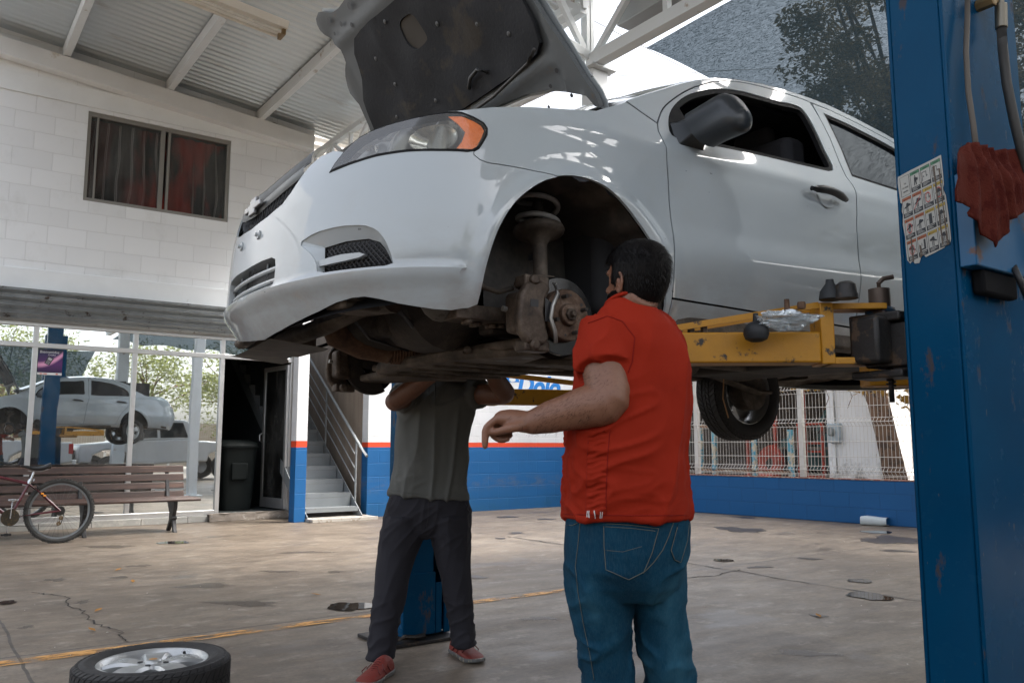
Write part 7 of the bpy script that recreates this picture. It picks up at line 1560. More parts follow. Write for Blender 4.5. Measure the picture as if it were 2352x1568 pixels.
# ============================================================ PEOPLE
from mathutils.bvhtree import BVHTree
def ell(c, ex, ey, rx, ry, n=24, p=1.0):
    return [c + ex * (rx * math.copysign(abs(math.cos(a)) ** p, math.cos(a))) + ey * (ry * math.copysign(abs(math.sin(a)) ** p, math.sin(a))) for a in [2 * math.pi * k / n for k in range(n)]]
def limb(g, pts, rs, n=16, flat=1.0, up=(0, 0, 1), sub=4):
    """smooth tapering limb through the joints, round ends"""
    P_ = [Vector(p) for p in pts]; out, rr = [], []
    for i in range(len(P_) - 1):
        a, b, c, d = P_[max(i - 1, 0)], P_[i], P_[i + 1], P_[min(i + 2, len(P_) - 1)]
        for k in range(sub):
            t = k / sub; out.append(.5 * ((2 * b) + (-a + c) * t + (2 * a - 5 * b + 4 * c - d) * t * t + (-a + 3 * b - 3 * c + d) * t ** 3)); rr.append(rs[i] + (rs[i + 1] - rs[i]) * (t * t * (3 - 2 * t)))
    out.append(P_[-1]); rr.append(rs[-1])
    d0 = (out[0] - out[1]).normalized(); d1 = (out[-1] - out[-2]).normalized()
    out = [out[0] + d0 * rr[0] * .8, out[0] + d0 * rr[0] * .45] + out + [out[-1] + d1 * rr[-1] * .45, out[-1] + d1 * rr[-1] * .8]; rr = [rr[0] * .4, rr[0] * .85] + rr + [rr[-1] * .85, rr[-1] * .4]
    g.tube(out, rr, n, flat=flat, up=up)
def fuse(g, name, m, parent, vox=.006, smooth=6, disp=None, fac=.5):
    o = g.build(name, m, parent)
    md = o.modifiers.new('r', 'REMESH'); md.mode = 'VOXEL'; md.voxel_size = vox; md.use_smooth_shade = True
    if smooth: s_ = o.modifiers.new('s', 'SMOOTH'); s_.iterations = smooth; s_.factor = fac
    bpy.context.view_layer.update(); bake(o)
    if disp:
        me = o.data; me.update(); nr = [v.normal.copy() for v in me.vertices]
        for v, n_ in zip(me.vertices, nr): v.co = v.co + n_ * disp(v.co, n_)
    if not o.data.materials: o.data.materials.append(m)
    o.data.shade_smooth(); o.data.update(); return o
def drape(o, name, m, parent, px, off=.002, st=4.0, thick=0, fn=None):
    """patch of cloth lying on a garment: traced in the picture, dropped on to the garment's own surface"""
    me = o.data; bv = BVHTree.FromPolygons([v.co for v in me.vertices], [tuple(p.vertices) for p in me.polygons]); V, fs = cdt(px, [], st); vs = []; ok = []
    for v in V:
        r = ray(v.x, v.y).normalized(); h = bv.ray_cast(CAMP, r)
        ok.append(h[0] is not None); vs.append(h[0] + h[1] * (off + (fn(v.x, v.y) if fn else 0)) if h[0] is not None else Vector((0, 0, 0)))
    g = MB(); g.add(vs, [tuple(f) for f in fs if all(ok[i] for i in f)]); return g.build(name, m, parent, smooth=0, fix=False)
def seam(o, name, m, parent, px, r=.0012, off=.001):
    me = o.data; bv = BVHTree.FromPolygons([v.co for v in me.vertices], [tuple(p.vertices) for p in me.polygons]); pts = []
    for a, b in zip(px[:-1], px[1:]):
        k_ = max(2, int(math.dist(a, b) / 6))
        for i in range(k_): t = i / k_; h = bv.ray_cast(CAMP, ray(a[0] + (b[0] - a[0]) * t, a[1] + (b[1] - a[1]) * t).normalized()); pts += [h[0] + h[1] * off] if h[0] is not None else []
    g = MB(); 
    if len(pts) > 2: g.tube(pts, r, 5)
    return g.build(name, m, parent, smooth=0)
def folds(co, ax, f, a, seed=0, stretch=.25):
    """wrinkles running along the direction ax"""
    ax = ax.normalized(); l = co.dot(ax); q = co - ax * l; p = q * f + ax * (l * f * stretch); n_ = noise.noise(p + Vector((seed, seed * 1.7, 0)))
    r = 1 - abs(n_) * 2.6; return a * (r * r if r > 0 else 0)
def cloth_mat(name, c, rough=.85, weave=700, var=.1, c2=None, cut=.55, vs=5, worn=None):
    k = N(name); col = k.mix(k.noise(vs, 5, .6), tuple(x * (1 - var) for x in c), tuple(x * (1 + var) for x in c))
    if c2: col = k.mix(k.ramp(k.noise(vs * .8, 7, .7, vec=k.map(loc=(3, 1, 7))), [(cut, 0), (cut + .18, .8)]), col, c2)
    h = k.math('ADD', k.math('MULTIPLY', k.noise(weave, 2), .5), k.noise(28, 4)); 
    return k.done(k.pbr(col, rough, 0, Normal=k.bump(h, .35, .003), Specular_IOR_Level=.15))
def skin_mat(name, c):
    k = N(name); col = k.mix(k.noise(12, 5, .6), tuple(x * .80 for x in c), tuple(x * 1.15 for x in c)); col = k.mix(k.ramp(k.noise(90, 3, .7), [(.5, 0), (.75, .35)]), col, (c[0] * .45, c[1] * .38, c[2] * .36))
    return k.done(k.pbr(col, .48, 0, Subsurface_Weight=.06, Subsurface_Radius=(.012, .004, .002), Normal=k.bump(k.noise(160, 3), .15, .002)))
E1, E2, EZ = Vector((math.cos(HEAD), -math.sin(HEAD), 0)), Vector((math.sin(HEAD), math.cos(HEAD), 0)), Vector((0, 0, 1))
def finger(g, base, d, curl_ax, lens, r, bends):
    p = base; pts = [p]; d = d.normalized()
    for L_, b_ in zip(lens, bends): d = Matrix.Rotation(b_, 3, curl_ax) @ d; p = p + d * L_; pts.append(p)
    limb(g, pts, [r, r * .97, r * .92, r * .80][:len(pts)], 10, sub=3)
def head_parts(T, c, f, up, skin, hairm, S=1.0, beard=None, hair_len=.02, browm=None):
    """head, neck top and face in the head's own frame; returns a builder for the skin"""
    f, up = f.normalized(), up.normalized(); l = up.cross(f).normalized(); up = f.cross(l).normalized()
    Q = lambda a, b, z: c + f * a * S + l * b * S + up * z * S
    g = MB()
    rs = [[Q(a0 + math.cos(t) * ra, math.sin(t) * rb, z) for t in [k * 2 * math.pi / 28 for k in range(28)]] for z, a0, ra, rb in
          ((-.118, .048, .022, .020), (-.110, .046, .040, .036), (-.095, .038, .056, .050), (-.070, .022, .074, .060), (-.040, .008, .088, .067), (-.01, .002, .095, .072), (.02, -.002, .098, .075), (.05, -.004, .097, .076), (.08, -.006, .086, .068), (.102, -.008, .066, .053), (.116, -.01, .040, .032), (.121, -.01, .012, .010))]
    g.rings(rs)
    limb(g, [Q(.088, 0, .018), Q(.100, 0, -.006), Q(.113, 0, -.024)], [.008, .010, .013], 10)      # nose
    g.ball(Q(.103, .012, -.027), .0085 * S, 10, 6); g.ball(Q(.103, -.012, -.027), .0085 * S, 10, 6)
    limb(g, [Q(.085, -.04, .030), Q(.096, -.012, .028), Q(.096, .012, .028), Q(.085, .04, .030)], [.007, .009, .009, .007], 8)  # brow
    for z in (-.054, -.064): limb(g, [Q(.084, -.024, z), Q(.094, 0, z), Q(.084, .024, z)], [.003, .0075, .003], 8)             # lips
    g.ball(Q(.082, 0, -.094), (.020 * S,) * 3, 12, 8)
    for s in (1, -1):
        e = [Q(.002 + .017 * math.cos(t), s * (.076 + .010 * (1 - math.cos(t)) * .6), -.004 + .031 * math.sin(t)) for t in [k * 2 * math.pi / 14 for k in range(14)]]
        g.tube(e, .0052 * S, 8, closed=True); g.ball(Q(.004, s * .077, -.004), (.012 * S, .012 * S, .022 * S), 10, 8); g.ball(Q(.004, s * .082, -.030), .007 * S, 8, 6)
    return g, Q, l, up
def face_parts(T, Q, S, par):
    ew = mat('eye_white', (.55, .53, .5), .15); ei = mat('dark_iris', (.02, .012, .008), .1); br = mat('black_hair', (.012, .010, .010), .45)
    for s in (1, -1):
        g = MB(); g.ball(Q(.074, s * .031, .008), .0115 * S, 14, 10); e_ = g.build('eye', ew, par, smooth=0); g = MB(); g.ball(Q(.0820, s * .031, .008), .0050 * S, 10, 8); g.build('iris', ei, e_, smooth=0)
        g = MB(); limb(g, [Q(.094, s * .012, .030), Q(.098, s * .028, .036), Q(.086, s * .046, .032)], [.003, .0035, .002], 6); g.build('eyebrow', br, par, smooth=0)
def hair_cap(name, Q, S, m, par, test, seed=1, n=2600, L_=.024, thick=.010):
    rnd = random.Random(seed); g = MB()
    def cran(t, z):
        zs = (-.118, -.07, -.04, -.01, .02, .05, .08, .102, .116, .121); ra = (.022, .074, .088, .095, .098, .097, .086, .066, .040, .012); rb = (.020, .060, .067, .072, .075, .076, .068, .053, .032, .010); a0 = (.048, .022, .008, .002, -.002, -.004, -.006, -.008, -.01, -.01)
        i = lambda tb: look(z, zs, tb); return Vector((i(a0) + math.cos(t) * i(ra), math.sin(t) * i(rb), z))
    g.grid(lambda u, v: (lambda t, z: (lambda p: Q(*(p + Vector((p.x, p.y, p.z * .8)).normalized() * (thick * (1 if test(t, z) else -.6) * (1 + .10 * noise.noise(p * 40))))))(cran(t, z)))(2 * math.pi * u, -.085 + .2055 * v), 72, 34)
    o = g.build(name, m, par, smooth=0); g = MB(); k_ = 0
    while k_ < n:
        t, z = rnd.uniform(0, 2 * math.pi), rnd.uniform(-.08, .120) if rnd.random() < .6 else rnd.uniform(.06, .1205)
        if not test(t, z): continue
        k_ += 1; p = cran(t, z); nn = Vector((p.x, p.y, p.z * .8)).normalized(); flow = Vector((rnd.gauss(-.3, .35) if z > .05 else rnd.gauss(-.1, .3), rnd.gauss(0, .35), -1.0 + rnd.gauss(0, .25))); flow = (flow - nn * flow.dot(nn)).normalized(); sd_ = nn.cross(flow) * .0007
        a = p + nn * thick * .8; b = a + flow * L_ * .5 + nn * .0035; cc = a + flow * L_ * rnd.uniform(.8, 1.2) + nn * rnd.uniform(-.002, .006)
        g.add([Q(*(a - sd_)), Q(*(a + sd_)), Q(*(b - sd_)), Q(*(b + sd_)), Q(*cc)], [(0, 1, 3, 2), (2, 3, 4)])
    g.build('hair_strands', m, o, fix=False); return o
M_HAIR = mat('short_black_hair', (.006, .005, .005), .42, vs=60, var=.4, Specular_IOR_Level=.12)
def shoe(name, heel, toe, m, sole, par, w=.048, h=.075, roll=0):
    heel, toe = Vector(heel), Vector(toe); d = (toe - heel); L_ = d.length; d.normalize(); s = d.cross(EZ).normalized(); u = s.cross(d)
    if u.z < 0: u = -u
    g = MB(); rs = []
    for t, ww, hh in ((0, .026, .060), (.04, .034, .078), (.15, .038, .090), (.30, .038, .088), (.45, .041, .066), (.62, .046, .052), (.80, .046, .042), (.92, .038, .032), (1.0, .020, .022)):
        rs.append([heel + d * L_ * t + s * ww * (w / .046) * math.cos(a) + u * (.022 + (hh - .022) * max(math.sin(a), 0) ** .8 if math.sin(a) > 0 else .018) for a in [2 * math.pi * k / 18 for k in range(18)]])
    g.rings(rs); sh_ = fuse(g, name, m, par, .004, 3)
    g = MB(); rs = []
    for t, ww in ((-.02, .022), (.02, .036), (.15, .041), (.4, .039), (.62, .050), (.80, .050), (.94, .038), (1.02, .018)): rs.append([heel + d * L_ * t + s * ww * (w / .046) * q + u * z for q, z in ((-1, .002 + .010 * ss(.85, 1, t)), (-1.03, .022 + .006 * ss(.85, 1, t)), (1.03, .022 + .006 * ss(.85, 1, t)), (1, .002 + .010 * ss(.85, 1, t)))])
    g.rings(rs); g.build('sole', sole, sh_, bevel=.004)
    g = MB()
    for i in range(6): t = .34 + i * .055; g.tube([heel + d * L_ * t + s * .022 * q + u * (.078 - (t - .34) * .11 + .004 - .010 * q * q) for q in (-1, -.5, 0, .5, 1)], .0022, 5)
    for q in (-1, 1):
        for t0 in (.25, .42, .6): g.tube([heel + d * L_ * t0 + s * q * .041 * (w / .046) + u * .028, heel + d * L_ * (t0 + .08) + s * q * .038 * (w / .046) + u * .050, heel + d * L_ * (t0 + .02) + s * q * .026 + u * .068], .0025, 5)
    g.build('laces', mat('shoe_trim_dark', (.12, .012, .010), .6), sh_, smooth=0); return sh_

# ---------------- man in the red shirt, seen from behind
K = 2.30
base = at(1440, 1300, K); base.z = 0
rman = thing('person', base, 'man seen from behind in a red T-shirt and blue jeans, pointing with his left arm', 'person')
M_SK1 = skin_mat('tan_skin', (.20, .090, .052)); M_RED = cloth_mat('red_sport_jersey', (.27, .017, .005), .8, c2=(.20, .012, .004), var=.06); M_JEAN = None
def tr(xl, xr, y, dep, k=K, dk=0, p=.92, tilt=0): c = at((xl + xr) / 2, y, k + dk); r = (xr - xl) / 2 * k / FPX; return ell(c, (E1 + EZ * tilt).normalized(), E2, r, dep, 40, p)
# body: neck, head, arms, hand as one continuous skin
hc = at(1464, 648, 2.30); hf = (E1 * -.66 + E2 * .74 + EZ * .10)
g, Q, hl_, hu_ = head_parts(rman, hc, hf, EZ + E2 * -.12, M_SK1, M_HAIR, .90)
nk = at(1452, 712, 2.30); limb(g, [hc - EZ * .05 + E2 * -.015, nk, nk - EZ * .06], [.058, .060, .075], 20)
shL, elL, wrL = at(1392, 775, 2.27), at(1396, 918, 2.18), at(1222, 970, 2.22)
limb(g, [shL, shL.lerp(elL, .45) + E1 * -.004, elL, elL.lerp(wrL, .28) - EZ * .002, elL.lerp(wrL, .68), wrL], [.062, .064, .058, .056, .045, .033], 22)
shR, elR, wrR = at(1520, 795, 2.40), at(1528, 885, 2.52), at(1480, 905, 2.64)
limb(g, [shR, elR, wrR], [.050, .042, .030], 16)
# left hand: back of the hand up, fingers half curled, index reaching down
hd_ = (at(1150, 965, 2.235) - wrL).normalized(); palm = wrL + hd_ * .040; side_ = hd_.cross(EZ).normalized() * -1; dn = -EZ
side_ = hd_.cross(EZ).normalized()
if side_.dot(E2) > 0: side_ = -side_
g.rings([ell(wrL + hd_ * t + EZ * dz, side_, EZ, a, b, 20) for t, a, b, dz in ((-.02, .029, .028, 0), (.01, .033, .030, 0), (.035, .040, .030, .002), (.060, .044, .028, .004), (.085, .044, .023, .004), (.098, .037, .016, .002))])
kn = wrL + hd_ * .086 + EZ * .005; cax = side_
sgn = 1 if (Matrix.Rotation(.5, 3, cax) @ hd_).z < 0 else -1
for i, (o_, ls_, bd) in enumerate(((.033, (.040, .028, .022), (.75, .75, .15)), (.011, (.043, .028, .021), (1.15, 1.35, .8)), (-.011, (.040, .026, .020), (1.25, 1.4, .9)), (-.031, (.034, .021, .018), (1.30, 1.4, .9)))):
    finger(g, kn + side_ * o_, hd_, cax, ls_, .0108 - (.0014 if i == 3 else 0), [b * sgn for b in bd])
limb(g, [wrL + hd_ * .022 + side_ * .026 - EZ * .010, wrL + hd_ * .052 + side_ * .046 - EZ * .020, wrL + hd_ * .082 + side_ * .040 - EZ * .030, wrL + hd_ * .104 + side_ * .030 - EZ * .034], [.016, .013, .011, .009], 10)
# right hand (hidden in front of the body, complete all the same)
hr = (wrR - elR).normalized(); g.rings([ell(wrR + hr * t, EZ, hr.cross(EZ).normalized(), a, b, 16) for t, a, b in ((-.02, .026, .024), (.03, .036, .02), (.085, .040, .015))])
for i in range(4): finger(g, wrR + hr * .085 + EZ * (.028 - .019 * i), hr, EZ, (.036, .024, .018), .0092, (-.3, -.5, -.4))
limb(g, [wrR + hr * .02 + EZ * .03, wrR + hr * .06 + EZ * .052, wrR + hr * .09 + EZ * .055], [.015, .012, .009], 10)
body = fuse(g, 'body', M_SK1, rman, .0042, 4)
face_parts(rman, Q, .90, body)
hair = hair_cap('hair', Q, 1.0, M_HAIR, body, lambda t, z: (z > .040 + .02 * math.cos(t)) if math.cos(t) > .35 else (z > -.030 + .05 * max(math.cos(t) + .1, 0) - .045 * max(-math.cos(t), 0)) , 3, 3200, .026, .011)
beard = hair_cap('beard', Q, 1.0, M_HAIR, body, lambda t, z: math.cos(t) > -.02 and (-.085 < z < -.040 + .02 * (1 - math.cos(t))), 5, 1200, .009, .006)
# forearm hair
bv = BVHTree.FromPolygons([v.co for v in body.data.vertices], [tuple(p.vertices) for p in body.data.polygons]); rnd = random.Random(6); g = MB()
for i in range(1500):
    t = rnd.random(); p = elL.lerp(wrL, t); d_ = Vector((rnd.gauss(0, 1), rnd.gauss(0, 1), rnd.gauss(.3, 1))).normalized(); h = bv.find_nearest(p + d_ * .08)
    if h[0] is None or abs((h[0] - p).length) > .09: continue
    fl = ((wrL - elL).normalized() * .7 - EZ * .5 + Vector((rnd.gauss(0, .3), rnd.gauss(0, .3), rnd.gauss(0, .3)))).normalized(); s_ = fl.cross(h[1]).normalized() * .00028; a = h[0]; g.add([a - s_, a + s_, a + fl * .012 + h[1] * .003], [(0, 1, 2)])
g.build('arm_hair', M_HAIR, body, fix=False)
# T-shirt
g = MB()
g.rings([tr(1392, 1496, 693, .060), tr(1386, 1504, 704, .072), tr(1368, 1524, 722, .090), tr(1345, 1548, 752, .112, p=.9), tr(1334, 1566, 800, .124), tr(1322, 1578, 860, .132), tr(1308, 1583, 920, .138), tr(1299, 1577, 985, .146), tr(1296, 1571, 1040, .150), tr(1296, 1576, 1110, .152), tr(1294, 1584, 1178, .150), tr(1293, 1585, 1190, .150)])
# sleeves
g.tube([at(1425, 742, 2.30), shL + EZ * .012, shL.lerp(elL, .28) + E1 * -.004, shL.lerp(elL, .56) + E1 * -.004 - E2 * .006], [.075, .083, .081, .082], 28); limb(g, [at(1490, 770, 2.32), shR, shR.lerp(elR, .7)], [.074, .064, .056], 20)
def shirt_disp(co, n_):
    pj = (co - at(1440, 1000, K)); x = pj.dot(E1); z = co.z; d_ = 0
    low = ss(1.28, 1.05, z) if False else (1 - ss(1.05, 1.30, z))
    d_ += folds(co, (E1 * 1.0 + EZ * .35), 17, .0100, 3, .22) * low * (1 - ss(0, .14, x))                       # creases pulling from the left side
    d_ += folds(co, (E1 * .6 - EZ * .8), 10, .011, 9, .2) * ss(1.10, 1.3, z) * (1 - ss(1.40, 1.5, z))
    d_ += folds(co, EZ + E1 * .25, 9, .011, 5, .18) * ss(-.02, .1, x) * (1 - ss(1.30, 1.42, z))
    d_ += .0028 * noise.noise(co * 14) + folds(co, E1 + EZ * .1, 26, .003, 2, .3) * (1 - ss(.95, 1.15, z))
    return d_ - .002
shirt = fuse(g, 'shirt', M_RED, rman, .0062, 5, shirt_disp)
M_REDD = cloth_mat('dark_red_stitching', (.20, .008, .006), .7); M_WSTR = mat('white_shirt_print', (.55, .50, .48), .6)
seam(shirt, 'hem_stitch', M_REDD, shirt, [(1297, 1180), (1360, 1182), (1440, 1183), (1520, 1183), (1580, 1182)], .0010)
seam(shirt, 'side_seam', M_REDD, shirt, [(1401, 985), (1396, 1040), (1393, 1100), (1391, 1186)], .0012)
seam(shirt, 'side_seam', M_REDD, shirt, [(1352, 1000), (1349, 1060), (1347, 1120), (1346, 1186)], .0010)
seam(shirt, 'shoulder_seam', M_REDD, shirt, [(1352, 742), (1395, 726), (1430, 738), (1458, 775), (1452, 830), (1440, 862)], .0011)
seam(shirt, 'sleeve_hem', M_REDD, shirt, [(1330, 846), (1365, 850), (1400, 855), (1432, 862)], .0010)
drape(shirt, 'side_panel', M_RED, shirt, [(1352, 1000), (1401, 985), (1396, 1040), (1393, 1100), (1391, 1180), (1347, 1180), (1347, 1120), (1349, 1060)], .002, 3.5, fn=lambda x, y: .0035 * math.sin(y * .36 + 1.5 * math.sin(x * .11) + x * .05) * math.sin(y * .13 + 1) * ss(1346, 1356, x) * (1 - ss(1388, 1396, x)))
for x in (1350, 1354, 1366, 1378, 1382): drape(shirt, 'hem_mark', M_WSTR, shirt, [(x, 1173 + .3), (x + 2, 1173), (x + 2, 1188), (x, 1188)], .0045, 3)
g = MB(); n_ = 40
nkc = at(1446, 697, 2.30); g.tube(ell(nkc, (E1 + EZ * .10).normalized(), (E2 + EZ * -.35).normalized(), .066, .064, n_), .0062, 8, closed=True); g.build('collar', M_RED, shirt, smooth=0)
# jeans
def m_denim():
    k = N('blue_denim'); s = k.n('SeparateXYZ', {'Vector': k.tc}); big = k.noise(3.0, 6, .6, vec=k.map((1.3, 1.3, .6))); c = k.ramp(big, [(.3, (.002, .020, .045)), (.52, (.003, .044, .085)), (.70, (.032, .120, .185))])
    c = k.mix(k.math('MULTIPLY', k.ramp(k.noise(300, 2, .6, vec=k.map((1, 1, .2))), [(.4, 0), (.7, 1)]), .12), c, (.10, .17, .20)); h = k.math('ADD', k.noise(500, 2), k.math('MULTIPLY', k.noise(40, 4), .8)); return k.done(k.pbr(c, .85, 0, Specular_IOR_Level=.15, Normal=k.bump(h, .4, .003)))
M_JEAN = m_denim(); g = MB(); KJ = 2.31
g.rings([tr(1300, 1580, 1172, .138, KJ), tr(1297, 1584, 1215, .142, KJ), tr(1295, 1582, 1260, .145, KJ), tr(1296, 1573, 1300, .140, KJ), tr(1300, 1564, 1340, .120, KJ), tr(1330, 1540, 1372, .09, KJ)])
def leg(px): g.rings([ell(at(x, y, k), E1, (E2 + EZ * .0), r * k / FPX, r * k / FPX * q, 26) for x, y, k, r, q in px])
leg([(1374, 1250, 2.31, 74, 1.3), (1378, 1342, 2.31, 80, 1.12), (1382, 1410, 2.32, 70, 1.1), (1386, 1488, 2.33, 60, 1.1), (1399, 1564, 2.34, 57, 1.1), (1408, 1660, 2.36, 55, 1.1), (1410, 1770, 2.38, 48, 1.12), (1412, 1835, 2.39, 47, 1.15)])
leg([(1500, 1250, 2.33, 74, 1.3), (1506, 1342, 2.34, 66, 1.25), (1516, 1410, 2.35, 60, 1.2), (1525, 1488, 2.36, 58, 1.1), (1541, 1564, 2.37, 56, 1.1), (1556, 1660, 2.39, 54, 1.1), (1562, 1770, 2.40, 48, 1.12), (1564, 1828, 2.41, 47, 1.15)])
def jean_disp(co, n_):
    z = co.z; d_ = .003 * noise.noise(co * 9); x = (co - at(1440, 1300, K)).dot(E1)
    d_ += folds(co, (E1 * .9 + EZ * .45), 15, .0095, 4, .25) * (1 - ss(.50, .62, z)) * ss(.30, .42, z) + folds(co, (E1 * .9 - EZ * .5), 12, .007, 8, .22) * ss(.55, .62, z) * (1 - ss(.74, .80, z)) + folds(co, E1 + EZ * .1, 16, .010, 6, .3) * (1 - ss(.32, .44, z)); return d_
jeans = fuse(g, 'jeans', M_JEAN, rman, .0062, 4, jean_disp); M_THR = cloth_mat('denim_seam_thread', (.12, .13, .115), .8)
M_JEAN2 = M_JEAN
pk = [(1387, 1201), (1450, 1205), (1512, 1213), (1497, 1268), (1478, 1312), (1444, 1329), (1392, 1307), (1388, 1255)]
drape(jeans, 'back_pocket', M_JEAN2, jeans, pk, .0028, 5); seam(jeans, 'pocket_stitch', M_THR, jeans, pk + [pk[0]], .0011, .003); seam(jeans, 'pocket_stitch', M_THR, jeans, [(1386, 1208), (1450, 1212), (1510, 1219)], .0009, .0035); seam(jeans, 'pocket_stitch', M_THR, jeans, [(1389, 1262), (1430, 1266), (1480, 1252)], .0007, .0032)
pk2 = [(1556, 1203), (1581, 1200), (1577, 1240), (1562, 1290), (1548, 1284), (1540, 1262)]
drape(jeans, 'back_pocket', M_JEAN2, jeans, pk2, .0028, 5); seam(jeans, 'pocket_stitch', M_THR, jeans, pk2[1:] + [pk2[0]], .0011, .003)
seam(jeans, 'centre_seam', M_THR, jeans, [(1548, 1195), (1536, 1230), (1522, 1262), (1500, 1292), (1472, 1320)], .0012); seam(jeans, 'side_seam', M_THR, jeans, [(1333, 1195), (1328, 1250), (1322, 1300), (1328, 1360), (1340, 1430), (1355, 1500), (1366, 1566)], .0010)
seam(jeans, 'pocket_stitch', M_THR, jeans, [(1297, 1204), (1315, 1206), (1333, 1198)], .0011)
M_SHOEB = mat('black_work_shoe', (.02, .02, .02), .5); M_SOLE = mat('dark_rubber_sole', (.03, .03, .032), .7)
for x, k_ in ((1412, 2.39), (1564, 2.41)):
    p = at(x, 1850, k_); p.z = 0; shoe('shoe', p - E2 * .075 + E1 * -.0, p + E2 * .20 + E1 * -.03, M_SHOEB, M_SOLE, rman, w=.05)

# ---------------- man in the grey polo, arms up under the far wheel
K2 = 4.16
b2 = at_z(975, 1530, 0)
gman = thing('person', (b2.x, b2.y, 0), 'man in grey green polo and red shoes reaching up under the car', 'person')
M_SK2 = skin_mat('brown_skin', (.17, .075, .043)); M_POLO = cloth_mat('grey_green_polo_pique', (.118, .120, .112), .88, var=.12, c2=(.17, .172, .162)); M_TROU = cloth_mat('faded_black_trousers', (.030, .029, .035), .8, var=.2, c2=(.058, .056, .064), cut=.58, vs=4)
def t2(xl, xr, y, dep, k=K2, p=.92, yl=0): c = at((xl + xr) / 2, y, k); r = (xr - xl) / 2 * k / FPX; return ell(c, (E1 + EZ * (-yl * k / FPX / max(r, .01) / 2)).normalized(), E2, r, dep, 36, p)
h2 = at(1018, 822, 4.30); g, Q2, _, _ = head_parts(gman, h2, (E2 * -.72 + EZ * .60 + E1 * .05), (EZ * .8 + E2 * .55), M_SK2, M_HAIR, .97)
limb(g, [h2 - EZ * .05, at(1005, 880, 4.24), at(1000, 920, 4.22)], [.055, .056, .07], 18)
sl, el, wl = at(942, 905, 4.20), at(906, 922, 3.93), at(1022, 838, 3.74)
limb(g, [sl, sl.lerp(el, .5), el, el.lerp(wl, .3), el.lerp(wl, .7), wl], [.058, .052, .045, .047, .037, .028], 20)
sr, er, wr = at(1068, 905, 4.18), at(1160, 905, 4.02), at(1118, 835, 3.80)
limb(g, [sr, sr.lerp(er, .55), er, er.lerp(wr, .35), er.lerp(wr, .75), wr], [.060, .052, .046, .046, .037, .028], 20)
for W_, E_, s_ in ((wl, el, 1), (wr, er, -1)):
    dd = (W_ - E_).normalized(); sd2 = dd.cross(E2).normalized(); g.rings([ell(W_ + dd * t, sd2, dd.cross(sd2).normalized(), a, b, 16) for t, a, b in ((-.02, .026, .024), (.03, .037, .022), (.08, .040, .016), (.09, .034, .012))])
    cx_ = sd2
    for i in range(4): finger(g, W_ + dd * .083 + sd2 * (.029 - .0195 * i), dd, cx_, ((.040, .044, .041, .032)[i], .026, .019), .009, (.5, .7, .4))
    limb(g, [W_ + dd * .02 + sd2 * .026 * s_, W_ + dd * .055 + sd2 * .048 * s_, W_ + dd * .085 + sd2 * .046 * s_ + dd * .0], [.015, .012, .009], 10)
body2 = fuse(g, 'body', M_SK2, gman, .0050, 4); face_parts(gman, Q2, .97, body2)
hair_cap('hair', Q2, .97, M_HAIR, body2, lambda t, z: (z > .045 + .02 * math.cos(t)) if math.cos(t) > .35 else (z > -.035 + .05 * max(math.cos(t) + .1, 0) - .04 * max(-math.cos(t), 0)), 8, 1200, .02, .010)
g = MB()
g.rings([t2(968, 1040, 868, .06), t2(950, 1062, 878, .085), t2(928, 1084, 892, .10), t2(920, 1092, 915, .112), t2(916, 1087, 950, .118), t2(912, 1077, 1000, .118), t2(909, 1072, 1060, .118, yl=6), t2(904, 1072, 1105, .122, yl=12), t2(896, 1078, 1133, .126, yl=14), t2(893, 1080, 1141, .127, yl=15)])
g.tube([at(965, 895, 4.18), sl, sl.lerp(el, .55)], [.07, .072, .068], 22); g.tube([at(1040, 893, 4.18), sr, sr.lerp(er, .40)], [.07, .074, .072], 22)
def polo_disp(co, n_): return .0035 * noise.noise(co * 8) + folds(co, EZ + E1 * .15, 10, .014, 3, .16) * (1 - ss(1.15, 1.3, co.z)) + folds(co, E1 * .7 + EZ * .6, 13, .012, 7, .25) * ss(1.1, 1.25, co.z) + folds(co, E1 + EZ * .2, 17, .004, 1, .25) * (1 - ss(.86, .98, co.z))
polo = fuse(g, 'polo_shirt', M_POLO, gman, .0072, 5, polo_disp)
g = MB(); g.tube(ell(at(1006, 872, 4.20), E1, (E2 + EZ * .3).normalized(), .070, .068, 36), .010, 8, closed=True); g.build('collar', mat('navy_collar', (.02, .026, .035), .9), polo, smooth=0)
seam(polo, 'placket', M_POLO, polo, [(1000, 880), (999, 905), (998, 935)], .0035); seam(polo, 'placket', M_POLO, polo, [(985, 885), (985, 905), (987, 933), (998, 938)], .0012)
seam(polo, 'hem_stitch', M_POLO, polo, [(895, 1123), (940, 1131), (1000, 1139), (1075, 1141)], .0012)
g = MB()
g.rings([t2(903, 1064, 1112, .100, yl=10), t2(899, 1071, 1140, .106, yl=8), t2(890, 1080, 1160, .120, yl=6), t2(884, 1083, 1185, .126), t2(881, 1081, 1212, .112), t2(905, 1052, 1232, .08)])
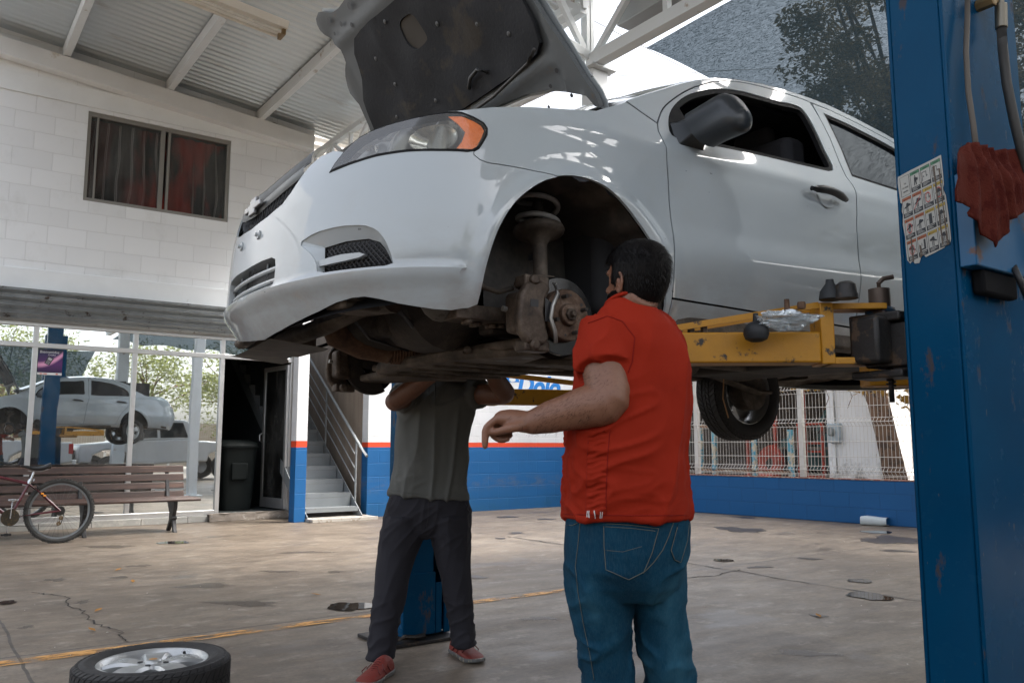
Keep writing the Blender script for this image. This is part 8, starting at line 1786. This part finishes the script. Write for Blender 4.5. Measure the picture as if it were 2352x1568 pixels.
def leg2(px): g.rings([ell(at(x, y, k), E1, E2, r * k / FPX, r * k / FPX * q, 24) for x, y, k, r, q in px])
leg2([(930, 1185, 4.15, 45, 1.25), (923, 1230, 4.13, 49, 1.15), (910, 1280, 4.10, 42, 1.12), (900, 1332, 4.06, 37, 1.1), (891, 1390, 4.03, 35, 1.1), (881, 1450, 4.0, 32, 1.1), (875, 1496, 3.98, 30, 1.15), (872, 1512, 3.98, 31, 1.2)])
leg2([(1032, 1185, 4.15, 47, 1.2), (1036, 1230, 4.14, 44, 1.15), (1041, 1280, 4.13, 40, 1.12), (1048, 1332, 4.11, 35, 1.1), (1054, 1390, 4.10, 31, 1.1), (1061, 1440, 4.09, 28, 1.1), (1064, 1470, 4.08, 28, 1.15), (1066, 1482, 4.08, 29, 1.2)])
def tr_disp(co, n_): return .003 * noise.noise(co * 10) + folds(co, EZ + E1 * .2, 12, .005, 3, .14) * ss(.2, .4, co.z) + folds(co, E1 * .9 + EZ * .4, 18, .008, 6, .25) * (1 - ss(.26, .40, co.z)) + folds(co, E1 * .8 + EZ * .6, 16, .006, 2, .25) * ss(.5, .6, co.z)
trou = fuse(g, 'trousers', M_TROU, gman, .0065, 4, tr_disp)
seam(trou, 'fly_stitch', mat('trouser_thread', (.04, .04, .045), .8), trou, [(984, 1150), (983, 1190), (977, 1222)], .0013); seam(trou, 'pocket_edge', MATS['trouser_thread'], trou, [(898, 1145), (893, 1165), (888, 1182)], .0014); seam(trou, 'pocket_edge', MATS['trouser_thread'], trou, [(1066, 1148), (1074, 1168), (1081, 1180)], .0014)
M_SHR = mat('red_running_shoe', (.20, .022, .014), .6, vs=40, var=.25, bump=.5, bs=220); M_SHS = mat('grey_shoe_sole', (.12, .12, .12), .6, vs=30, c2=(.35, .30, .22))
p = at_z(892, 1543, 0); q = at_z(822, 1586, 0); shoe('shoe', p, p + (q - p).normalized() * .285, M_SHR, M_SHS, gman, w=.050)
p = at_z(1044, 1496, 0); q = at_z(1118, 1534, 0); shoe('shoe', p, p + (q - p).normalized() * .285, M_SHR, M_SHS, gman, w=.050)
